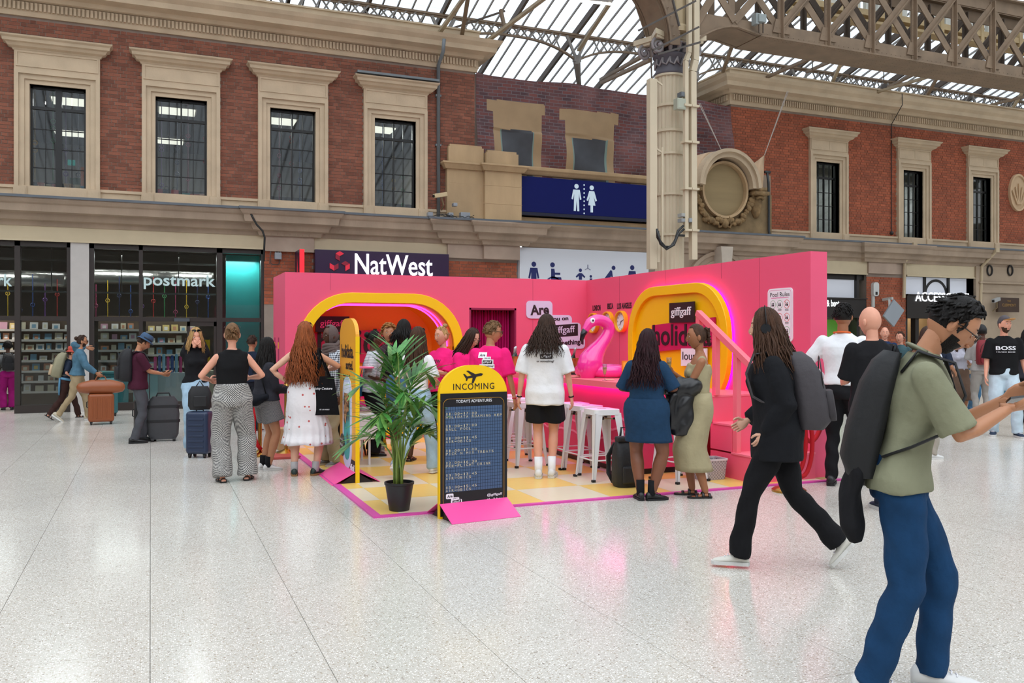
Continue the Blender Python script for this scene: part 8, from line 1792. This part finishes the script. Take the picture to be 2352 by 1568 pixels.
t = thing('black_handbag', 'black backpack resting on top of the navy suitcase', 'bag', tuple(G(459, 1050)+ZA*.6)); g = G(459, 1050); b = B(); b.loft([[Vector((g.x+x*w, g.y+y*.5*w, .62+z)) for x, y in rrect(1, 1, .3, 4)] for z, w in ((0, .24), (.05, .29), (.22, .28), (.3, .2))]); ob('bag_body', b, M_RUB, t, smooth=True, auto=60); b = B(); b.box(g.x-.08, g.x+.08, g.y-.09, g.y-.07, .66, .8); ob('front_pocket', b, M_RUB, t, bevel=.01); b = B(); b.tube([(g.x-.05, g.y, .91), (g.x, g.y, .99), (g.x+.05, g.y, .91)], .008, 6); ob('grab_handle', b, M_RUB, t)
person('person in a black vest and wide checked trousers with back to the camera', 533, 1106, 743, -4, 'pink', True, 1.14, hr='light_brown', style='updo', topc=(cloth('vest_black', '131315'), 0, .012, 1.0, dict(name='vest')), bot=('trousers', cloth('houndstooth', 'bdbbb6', pat='checks', col2='4a494c', ps=95), dict(loose=.022, knee=.104, hem=.11, waist=1.09)), shoes=SH_SD, fl=(-.1, .0, .09, 12, 0), fr=(.17, .06, .09, -20, 0), hl=(-.22, .22, 1.12), hr_=(.2, .2, 1.14), head=(-8, 4, 0), pole=(.9, -.9, -.3), extras=[glasses(up=True)])
person('person in a navy polo half hidden behind the black vest', 578, 992, 771, 40, 'tan', hr='dark_brown', style='short', topc=(cloth('navy_polo', '1b2638'), .42, .02, .92), bot=('trousers', cloth('ink', '20242c'), {}), shoes=(mat('shoe_maroon', '5a2230', rough=.6), mat('sole_white', 'cfcfcc'), 'trainer'), hr_=(.12, .3, 1.1))
person('dark-haired person in a charcoal sweatshirt and grey checked shorts', 611, 1079, 777, 68, 'tan', True, 1.12, hr='black', style='long', fy=-.3, topc=(C_CH, .97, .04, .93, dict(name='sweatshirt_shirt')), bot=('shorts', cloth('grey_check', '8a8784', pat='checks', col2='55545a', ps=110), dict(len=.62, loose=.04)), shoes=SH_WH, socks=(C_BK, .1), hl=(-.05, .27, 1.05), hr_=(.08, .27, 1.05), head=(0, 0, 0), extras=[glasses()])
i_ = PERS[-1]; t = held(i_, 'crossbody_bag', 'black crossbody bag at the hip of the person in grey shorts', 'bag'); T = i_['T']; b = B(); b.tube([T((-.1, -.14, .98)), T((.0, -.2, .93)), T((.12, -.17, .94)), T((.2, -.08, .99))], [(.05, .09), (.075, .125), (.07, .12), (.04, .07)], 14, round_=True, ref=(0, 0, 1)); put_b('bag_body', b, cloth('bag_navy_black', '15171e'), t); b = B(); b.tube([T(p) for p in ((.2, -.08, 1.02), (.12, -.13, 1.3), (-.08, -.07, 1.46), (-.15, .1, 1.36), (-.1, .14, 1.15))], [(.018, .006)]*5, 8); put_b('strap', b, C_BK, t)
person('person with very long curly ginger hair and a white tiered skirt', 700, 1092, 741, 14, 'fair', True, 1.08, hr='auburn', style='curly_long', fy=-.52, topc=(cloth('vest_black2', '151417'), 0, .012, 1.03, dict(name='vest')), bot=('skirt', cloth('white_flower', 'e6e3e6', pat='flowers', col2='c2615e', ps=14, var=.03), dict(hem=.36, w=.29, pleat=.05, k=18, dr=.8, tiers=(.74, .55), waist=1.08)), shoes=SH_GUM, socks=(cloth('sock_grey', 'a9a7a8'), .07), fl=(-.12, .0, .09, 15, 0), fr=(.12, .04, .09, -35, 0), hl=(-.2, .05, 1.06), hr_=(.2, .3, 1.2), pole=(1.4, -.6, -.1), head=(-4, -4, 0), handr=((-.8, .3, .2), .9, (.1, .8, .5)), extras=[glasses(up=True)])
i_ = PERS[-1]; i_['arms']; t = held(i_, 'tote_bag', 'black cloth tote bag with white lettering hanging beside the white skirt', 'bag'); T = i_['T']; b = B(); b.loft([[Vector((.23+x*w, -.06+y*.03+.02*math.sin(x*6), z)) for x, y in rrect(1, 1, .3, 4)] for z, w in ((.7, .36), (.74, .35), (.95, .29), (1.12, .24), (1.14, .235))]); put_b('bag_body', b, cloth('tote_black', '0f0f12'), t, True, 50); b = B()
for y in (-.08, -.02): b.tube([(.15, y, 1.12), T((.19, y, 1.3)), T((.17, y+.02, 1.46)), T((.22, y+.05, 1.3)), (.3, y, 1.12)], [(.014, .003)]*5, 6)
put_b('handles', b, cloth('tote_black', '0f0f12'), t); b = B(); X_, o_ = Vector((1, 0, 0)), Vector((.235, -.1, 1.0)); text('Juicy Couture', None, o_, X_, ZA, .2, .035, b=b, depth=.002, bold=.01, shear=.2); text('EST. LOS ANGELES', None, Vector((.25, -.1, .765)), X_, ZA, .11, .012, b=b, depth=.002); put_b('lettering', b, M_WH, t, False)
drink('empty clear flute in the raised hand of the ginger-haired person', 1)(i_)
person('person in a brown headscarf and checked shirt listening', 762, 1070, 752, -128, 'dark', True, 1.05, hr='black', style='scarf', topc=(cloth('dark_brown_tee', '3a2f28'), .5, .03, .86, dict(straight=1)), bot=('trousers', C_KH, dict(loose=.03, knee=.09, hem=.085)), shoes=SH_GY, hl=(-.24, .06, .88), hr_=(.1, .3, 1.2), head=(-8, 0, 0), extras=[glasses()])
i_ = PERS[-1]; b = B(); T = i_['T']
for sgn, (shd, el, wr) in zip((-1, 1), i_['arms']): b.tube([shd, shd.lerp(el, .5), el, el.lerp(wr, .85)], [.08, .075, .065, .055], 12, round_=True)
for s in (-1, 1): b.loft([[T((s*x, y, z)) for x, y in ((.1, .135), (.2, .1), (.225, 0), (.2, -.12), (.02, -.145), (.02, -.125), (.18, -.1), (.205, 0), (.18, .085), (.1, .12))] for z in (.86, 1.1, 1.3)]+[[T((s*x*.85, y*.8, 1.42)) for x, y in ((.1, .135), (.2, .1), (.225, 0), (.2, -.12), (.02, -.145), (.02, -.125), (.18, -.1), (.205, 0), (.18, .085), (.1, .12))]])
put_b('open_shirt', b, cloth('plaid', 'c9ced6', pat='plaid', col2='23262f', ps=42, var=.03), i_['root'])
person('person in a dark top half hidden behind the yellow board', 787, 1052, 765, 150, 'dark', True, hr='black', style='ponytail', topc=(cloth('dark_teal', '20272c'), .5, .02, .95), bot=('trousers', C_BK, {}), shoes=SH_BK, head=(25, 5, 0))
person('person in a striped white tee and black trousers holding sweet bags', 856, 1048, 762, 84, 'dark', True, 1.3, hr='black', style='bun', topc=(cloth('striped', 'd3d6da', pat='stripes_z', col2='6f7880', ps=48, var=.03), .5, .025, .9), bot=('trousers', cloth('black_wide', '161618'), dict(loose=.03, knee=.1, hem=.095)), shoes=(mat('shoe_black', '1b1b1d'), mat('sole_black', '121214'), 'loafer'), hl=(-.02, .22, 1.02), hr_=(.16, .16, 1.06), head=(0, 3, 0))
i_ = PERS[-1]; T = i_['T']; t = held(i_, 'blue_handbag', 'blue shoulder bag on the person in the striped tee', 'bag'); b = B(); b.loft([[T((.02+x*.28*w, -.2+y*.1, z)) for x, y in rrect(1, 1, .3, 4)] for z, w in ((.84, .9), (.95, 1), (1.08, .8))]); put_b('bag_body', b, cloth('bag_blue', '27506e'), t, True, 55); b = B(); b.tube([T(p) for p in ((-.02, -.18, 1.06), (-.1, -.12, 1.3), (-.13, 0, 1.47), (.02, .13, 1.3), (.16, .12, 1.1), (.14, -.1, 1.0))], [(.013, .005)]*6, 6); put_b('strap', b, cloth('bag_blue', '27506e'), t)
for k, (z, c, lab) in enumerate(((1.0, 'e8b020', 'clear sweet bag with yellow label held above another'), (.86, 'd8405a', 'clear bag of pink and red sweets held at hip height'))):
    t = held(i_, 'sweet_bag', lab, 'bag'); b = B(); b.tube([T((.1, .16, z+.07)), T((.1, .3, z+.0)), T((.1, .42, z+.03))], [(.05, .085), (.06, .09), (.01, .05)], 10, ref=(1, 0, 0)); put_b('clear_bag', b, M_CG, t)
    b = B(); R_ = random.Random(k)
    if k == 0: b.tube([T((.155, .22, z+.03)), T((.16, .35, z+.02))], [(.005, .05), (.005, .05)], 6, ref=(1, 0, 0)); put_b('label', b, mat('label_yellow', c, rough=.4), t)
    for q in range(40): b.ball(T((.1+R_.uniform(-.04, .04), .27+R_.uniform(-.08, .1), z-.03+R_.uniform(-.035, .02))), .014, 6, R_.randint(0, 2))
    o = put_b('sweets', b if k else b, [mat('sweet_'+n_, cc_, rough=.3) for n_, cc_ in (('pink', 'e04a7a'), ('yellow', 'e8c020'), ('red', 'c82a30'))], t); o['kind'] = 'stuff'
    if k == 0: o.data.materials.clear(); [o.data.materials.append(mat('sweet_dark', '5a3a30', rough=.4)) for _ in range(3)]
person('person with curly blonde hair facing the camera behind the black top', 893, 1036, 748, 178, 'tan', True, 1.1, hr='curly_blonde', style='curly_short', topc=(cloth('dark_plum', '3a2430'), .5, .02, .95), bot=('trousers', cloth('mustard_check', 'd8b020', pat='stripes_z', col2='8a7a30', ps=30), dict(knee=.07, hem=.06)), shoes=SH_GY, hr_=(.1, .28, 1.3))
person('person in a black top and long denim skirt with short black hair', 925, 1061, 738, 12, 'dark', True, 1.15, hr='black', style='straight', fy=-.12, topc=(C_BK, .7, .02, 1.0), bot=('skirt', C_MD, dict(hem=.42, w=.2, pleat=.015, waist=1.08)), shoes=SH_SD, hl=(-.12, .24, 1.1), hr_=(.14, .24, 1.15), head=(-10, 5, 0))
person('person with long brown hair walking in a white tee and pale jeans', 958, 1094, 756, 30, 'tan', True, hr='brown', style='straight', fy=-.36, topc=(cloth('white_tee', 'e4e4e6'), .42, .015, 1.0), bot=('trousers', C_LD, dict(loose=.02, knee=.078, hem=.075)), shoes=SH_WH, fl=(-.1, -.3, .16, 0, 38), fr=(.1, .22, .09, 0, 0), hl=(-.24, .12, .95), hr_=(.2, .22, 1.05), extras=[glasses(up=True)])
person('staff member in a pink tee with a bun, facing left by the alcove', 1018, 1058, 753, -142, 'pink', True, 1.05, hr='blonde', style='top_bun', topc=(C_PK, .46, .03, .9), bot=('trousers', C_BK, {}), shoes=SH_BK, hl=(-.04, .33, 1.2), hr_=(.06, .33, 1.2), head=(-14, 3, 0), extras=[back_print(1.3, .2, front=True, lines=[('CREW', 0, 0, .7, .22, 0)], name='chest_print')])
i_ = PERS[-1]; t = held(i_, 'card_reader', 'black handheld device held by the bun-haired staff member', 'device'); b = B(); b.box(-.05, .05, .38, .46, 1.19, 1.3); b.box(-.03, .03, .44, .52, 1.22, 1.28); put_b('device_body', b, M_RUB, t, False)
person('staff member in a pink tee and glasses with long brown hair looking down', 1076, 1072, 755, 140, 'fair', True, hr='dark_brown', style='straight', fy=-.25, topc=(C_PK, .46, .03, .9), bot=('trousers', C_BK, {}), shoes=SH_WH, hl=(-.06, .3, 1.1), hr_=(.08, .3, 1.1), head=(5, 22, 0), extras=[glasses()])
person('staff member in a pink tee and dark sunglasses beside the flight board', 1126, 1088, 741, 22, 'tan', hr='light_brown', style='short', topc=(C_PK, .46, .035, .86, dict(straight=1)), bot=('trousers', C_BK, dict(loose=.02)), shoes=SH_WH, hl=(-.2, .1, .85), hr_=(.3, .02, .84), head=(-62, 6, 0), extras=[glasses(dark=True), back_print(1.3, .19, M_WH)])
i_ = PERS[-1]; c, D, N_ = i_['hands'][1]; b = B(); w_ = i_['arms'][1][2]; b.tube([w_-D*.005, w_+D*.008], .028, 12); put_b('wristband', b, mat('band_red', 'c02a2a'), i_['root'])
# --- at the bar ---
person('person in a white tee and black shorts with long curly dark hair', 1252, 1100, 727, 4, 'pink', hr='dark_brown', style='curly_long', fy=-.27, topc=(cloth('white_tee', 'e4e4e6'), .46, .035, .79, dict(straight=1)), bot=('shorts', C_BK, dict(len=.72, loose=.035)), shoes=(mat('shoe_white', 'd8d8d6'), mat('sole_white', 'cfcfcc'), 'trainer'), socks=(C_WH, .14), fl=(-.07, -.02, .09, 5, 0), fr=(.07, .04, .09, -5, 0), hl=(-.29, .02, .83), hr_=(.29, .04, .82), head=(-35, 2, 0), sh=1.05, extras=[back_print(1.33, .22)])
i_ = PERS[-1]
for k in (0, 1): c, D, N_ = i_['hands'][k]; b = B(); w_ = i_['arms'][k][2]; b.tube([w_-D*.012, w_+D*.0], .03, 12); put_b('bracelet', b, C_BK, i_['root'])
person('dark-haired person mostly hidden behind the curly-haired person at the bar', 0, 0, 0, 190, 'tan', True, pos=(5.62, 12.5, 0), H=1.62, hr='black', style='bun', topc=(C_PK, .46, .02, .95), bot=('trousers', C_BK, {}), shoes=SH_BK)
person('person in a short denim dress with long burgundy hair', 1485, 1148, 758, 14, 'brown', True, 1.3, hr='burgundy', style='wavy', fy=-.42, topc=(C_DN, .48, .015, .99, dict(name='dress_shirt', fold=.003, tuck=1)), bot=('skirt', C_DN, dict(hem=.60, w=.225, pleat=.01, dr=.8, waist=1.05)), shoes=SH_BK, socks=(C_BK, .12), fl=(-.06, -.02, .09, 30, 0), fr=(.06, .0, .09, -50, 0), hl=(-.12, .22, 1.14), hr_=(.14, .22, 1.16), head=(-12, 2, 0), pole=(.9, -.8, -.5))
person('person in an olive one-shoulder top and long skirt holding a jacket', 1606, 1140, 746, -98, 'light_brown', True, 1.1, hr='brown', style='updo', topc=(C_OL, 0, .01, 1.0, dict(name='top_shirt', top=1.40, strapless=1)), bot=('skirt', C_OL, dict(hem=.27, w=.2, pleat=.012, dr=.95, waist=1.06)), shoes=SH_SD, fl=(-.08, -.05, .09, 5, 0), fr=(.09, .06, .09, -5, 0), hl=(-.05, .34, 1.08), hr_=(.02, .27, 1.27), head=(6, 4, 0), handl=((.2, -.1, .95), .4, (.3, 1, .1)), extras=[phone('beige phone in the hand of the person in olive', 0, 'a08f80')])
i_ = PERS[-1]; t = held(i_, 'black_jacket', 'black satin jacket draped over the arm of the person in olive', 'jacket'); b = B(); a = i_['arms'][0]; el, wr = a[1], a[2]; m_ = el.lerp(wr, .5)
b.tube([el+Vector((0, -.04, 0)), el.lerp(wr, .4)+Vector((0, 0, .0)), el.lerp(wr, .85)], [.09, .105, .075], 14, round_=True)
b.tube([m_+Vector((-.04, -.04, .0)), m_+Vector((-.06, -.05, -.18)), m_+Vector((-.06, -.05, -.34)), m_+Vector((-.05, -.06, -.46))], [(.04, .1), (.05, .11), (.045, .1), (.03, .07)], 14, ref=(1, 0, 0)); b.tube([m_+Vector((-.05, .06, -.05)), m_+Vector((-.06, .08, -.25)), m_+Vector((-.06, .06, -.4))], [.06, .055, .035], 12, ref=(1, 0, 0))
for s, w in ((-.05, .06), (.05, .05)): b.tube([m_+Vector((-.05, s-.02, -.36)), m_+Vector((-.05, s-.02, -.47))], [w, .035], 12)
me = remesh(b, .012, 2); folds(me, .009, (14, 14, 8), 3); put('jacket_body', me, mat('satin_black', '101014', rough=.38, spec=.6), t)
drink('filled champagne flute in the raised hand of the person in olive', 1)(i_)
# --- walkers and people on the right ---
person('person striding left in a black blazer with headphones and grey backpack', 1786, 1303, 710, -92, 'fair', True, 1.05, hr='brown', style='wavy', fy=-.3, topc=(cloth('blazer_black', '15161a'), .97, .045, .74, dict(name='jacket', straight=1, flare=.02)), bot=('trousers', cloth('trouser_black', '131316'), dict(loose=.018, knee=.07, hem=.075)), shoes=(mat('canvas_white', 'cfcdc4', rough=.8), mat('sole_white', 'cfcfcc'), 'trainer'), fl=(-.07, .26, .09, 0, 0), fr=(.07, -.4, .2, 0, 50), hl=(-.16, .08, .92), hr_=(.1, .2, .98), lean=5, head=(0, 2, 0), extras=[headphones, backpack('dark grey backpack on the striding person in the black blazer', '3c383c', .32, .50, .22, z=.95, tilt=.03, so=.035, col2='332f33')])
person('person in a white shirt with an orange lanyard, back to the camera', 1936, 1114, 698, 12, 'light_brown', hr='black', style='short', topc=(cloth('white_shirt', 'e6e8ec'), .97, .028, .97, dict(tuck=1)), bot=('trousers', C_BK, dict(loose=.02, waist=1.06)), shoes=SH_BK, fl=(-.1, -.05, .09, 10, 0), fr=(.1, .05, .09, -30, 0), hl=(-.24, .16, 1.02), hr_=(.2, .25, 1.1), pole=(1.2, -.8, -.3), extras=[tubes_part('lanyard', [((-.075, -.05, 1.475), (0, -.085, 1.482), (.075, -.05, 1.475), (.07, .08, 1.44), (.02, .15, 1.25)), ((-.075, -.05, 1.475), (-.07, .08, 1.44), (-.02, .15, 1.25))], .008, 'e0601c')])
person('bald person in a black polo shirt turned to the left', 2003, 1172, 706, -32, 'pink', hr='grey', style='bald', topc=(C_BK, .46, .035, .85, dict(straight=1)), bot=('trousers', C_NV, dict(loose=.02)), shoes=SH_NV, hl=(-.1, .3, 1.1), fl=(-.12, .1, .09, 0, 0), head=(20, 0, 0))
person('nearest person, in an olive polo and jeans, walking and reading a phone', 2066, 1592, 655, 84, 'tan', hr='black', style='short', beard=1, topc=(cloth('olive_polo', '83846c', var=.12), .45, .022, .88, dict(fold=.006)), bot=('trousers', cloth('indigo_jeans', '163a5e', vs=9, var=.2), dict(loose=.018, knee=.075, hem=.066, fold=.006)), shoes=SH_WH, fl=(-.08, .13, .1, 0, -3), fr=(.08, -.12, .09, 0, 0), hl=(-.05, .42, 1.27), hr_=(.08, .40, 1.24), lean=12, head=(0, 34, 0), handr=((-.3, .2, .9), .5, (-.1, 1, .15)), vox=.01, fat=.9, extras=[tubes_part('collar', [[(.07*math.cos(q*pi/8), -.012+.06*math.sin(q*pi/8), 1.472-.02*math.sin(q*pi/8)) for q in range(17)]], (.022, .01), '7b7c64'), glasses(), phone('phone held out by the nearest person in the olive polo'), backpack('long black backpack on the nearest person in the olive polo', '0f1013', .28, .52, .15, z=.93, tilt=0, pockets=False, so=.02)])
i_ = PERS[-1]; t = held(i_, 'hanging_jacket', 'black jacket hanging below the long black backpack', 'jacket'); b = B(); b.tube([(0.06, -.17, 1.0), (.05, -.2, .85), (.06, -.19, .72), (.05, -.18, .66)], [(.06, .03), (.08, .04), (.08, .05), (.06, .03)], 14, ref=(1, 0, 0)); me = remesh(b, .012, 2); folds(me, .01, (12, 12, 5), 9); put('jacket_cloth', me, C_BK, t)
person('bearded person in a cap, black lettered tee and ripped pale jeans', 2306, 1001, 727, 168, 'pink', hr='brown', style='crop', beard=1, topc=(cloth('boss_black', '141416'), .46, .025, .9, dict(straight=1)), bot=('trousers', cloth('bleached_denim', 'b9cbd6', vs=7, var=.15), dict(loose=.03, knee=.085, hem=.075)), shoes=SH_NV, fl=(-.15, .12, .09, 12, 0), fr=(.13, -.04, .09, -15, 0), hl=(-.3, .02, .82), hr_=(.26, .1, .86), head=(28, -4, 0), extras=[cap('4a4448', 'b5803f'), back_print(1.27, .26, front=True, lines=[('BOSS', 0, .08, 1.0, .22, 1), ('HUGO BOSS', 0, -.14, .95, .06, 1)], name='chest_print')])
i_ = PERS[-1]; b = B()
for (hip, kn, an), s in zip(i_['legs'], (-1, 1)): b.ball(kn+Vector((0, .062, .01)), (.052, .03, .04), 12)
put_b('knee_hole', b, skin('pink')[0], i_['root'])
t = thing('red_backpack', 'x', 'bag')
bpy.data.objects.remove(t)
person('person in a black cap with a red backpack behind the lettered tee', 2256, 962, 747, -20, 'dark', hr='black', style='crop', topc=(cloth('grey_white', 'a9a7a4'), .5, .03, .9), bot=('trousers', cloth('pale_trouser', '9a9690'), dict(loose=.02)), shoes=SH_WH, hl=(-.1, .3, 1.2), extras=[cap('17171a', '17171a'), backpack('dark red backpack worn under the black cap', '7a1622', .34, .46, .2)])
person('person with long dark hair and teal bag at the right edge', 2358, 985, 757, 185, 'olive', True, hr='black', style='long', fy=-.3, topc=(C_CH, .97, .03, .9), bot=('trousers', C_BK, dict(loose=.02)), shoes=SH_BK, hl=(-.2, .05, .86), head=(20, 0, 0))
i_ = PERS[-1]; t = held(i_, 'teal_bag', 'teal bag with yellow tag hanging at the right edge', 'bag'); c = i_['arms'][1][2]; b = B(); b.tube([c+Vector((0, 0, -.14)), c+Vector((0, 0, -.3)), c+Vector((0, 0, -.48))], [(.1, .06), (.17, .09), (.13, .07)], 14, round_=True); put_b('bag_body', b, cloth('teal', '1c6a84'), t); b = B(); b.tube([c+Vector((-.06, 0, -.16)), c+Vector((0, 0, -.02)), c+Vector((.06, 0, -.16))], .008, 6); put_b('handles', b, C_BK, t); b = B(); b.box(c.x-.17, c.x-.12, c.y+.06, c.y+.09, c.z-.3, c.z-.22); put_b('yellow_tag', b, M_YE, t, False)
person('person in a navy tee and grey trousers walking away beyond the olive polo', 2160, 962, 775, 30, 'tan', hr='dark_brown', style='short', topc=(cloth('navy_tee', '1e2738'), .46, .02, .9), bot=('trousers', cloth('pale_grey', '8f9094'), {}), shoes=SH_WH, fl=(-.1, -.2, .12, 0, 20), fr=(.1, .2, .09, 0, 0), hr_=(.26, .12, 1.0))
person('person in a pale top and brown skirt in the far crowd', 2205, 955, 770, 160, 'olive', True, hr='dark_brown', style='long', topc=(cloth('pale_lilac', 'b9b9c6'), .46, .02, .98), bot=('skirt', cloth('brown_skirt', '6a5446'), dict(hem=.35, w=.2)), shoes=SH_BK, hl=(-.1, .25, 1.15))
person('person in blue jeans and a beige tee in the far crowd', 2232, 950, 772, 120, 'tan', hr='brown', style='short', topc=(cloth('beige_tee', 'a08c76'), .46, .02, .9), bot=('trousers', C_MD, {}), shoes=SH_WH)
person('person in a navy jacket seen small beside the brick pier', 2032, 950, 752, 175, 'pink', hr='grey', style='bald', topc=(cloth('royal_navy', '1c2f52'), .97, .03, .88), bot=('trousers', C_NV, {}), shoes=SH_BK)
person('person in a loose white shirt half hidden by the olive polo', 2128, 1052, 752, 40, 'tan', True, hr='dark_brown', style='long', topc=(cloth('white_loose', 'd6d8de'), .8, .04, .9), bot=('trousers', cloth('stone', 'a09a8e'), dict(loose=.02)), shoes=SH_WH, hr_=(.2, .2, 1.1))
person('person in a bright orange top far beyond the white shirt', 2068, 948, 762, 200, 'pink', hr='brown', style='short', topc=(cloth('dull_teal', '3f5a60'), .46, .02, .9), bot=('trousers', C_BK, {}), shoes=SH_BK)
PERS[-1]['root']['label'] = 'person in a dull teal top far beyond the bald head'
bpy.data.scenes.remove(TMP)
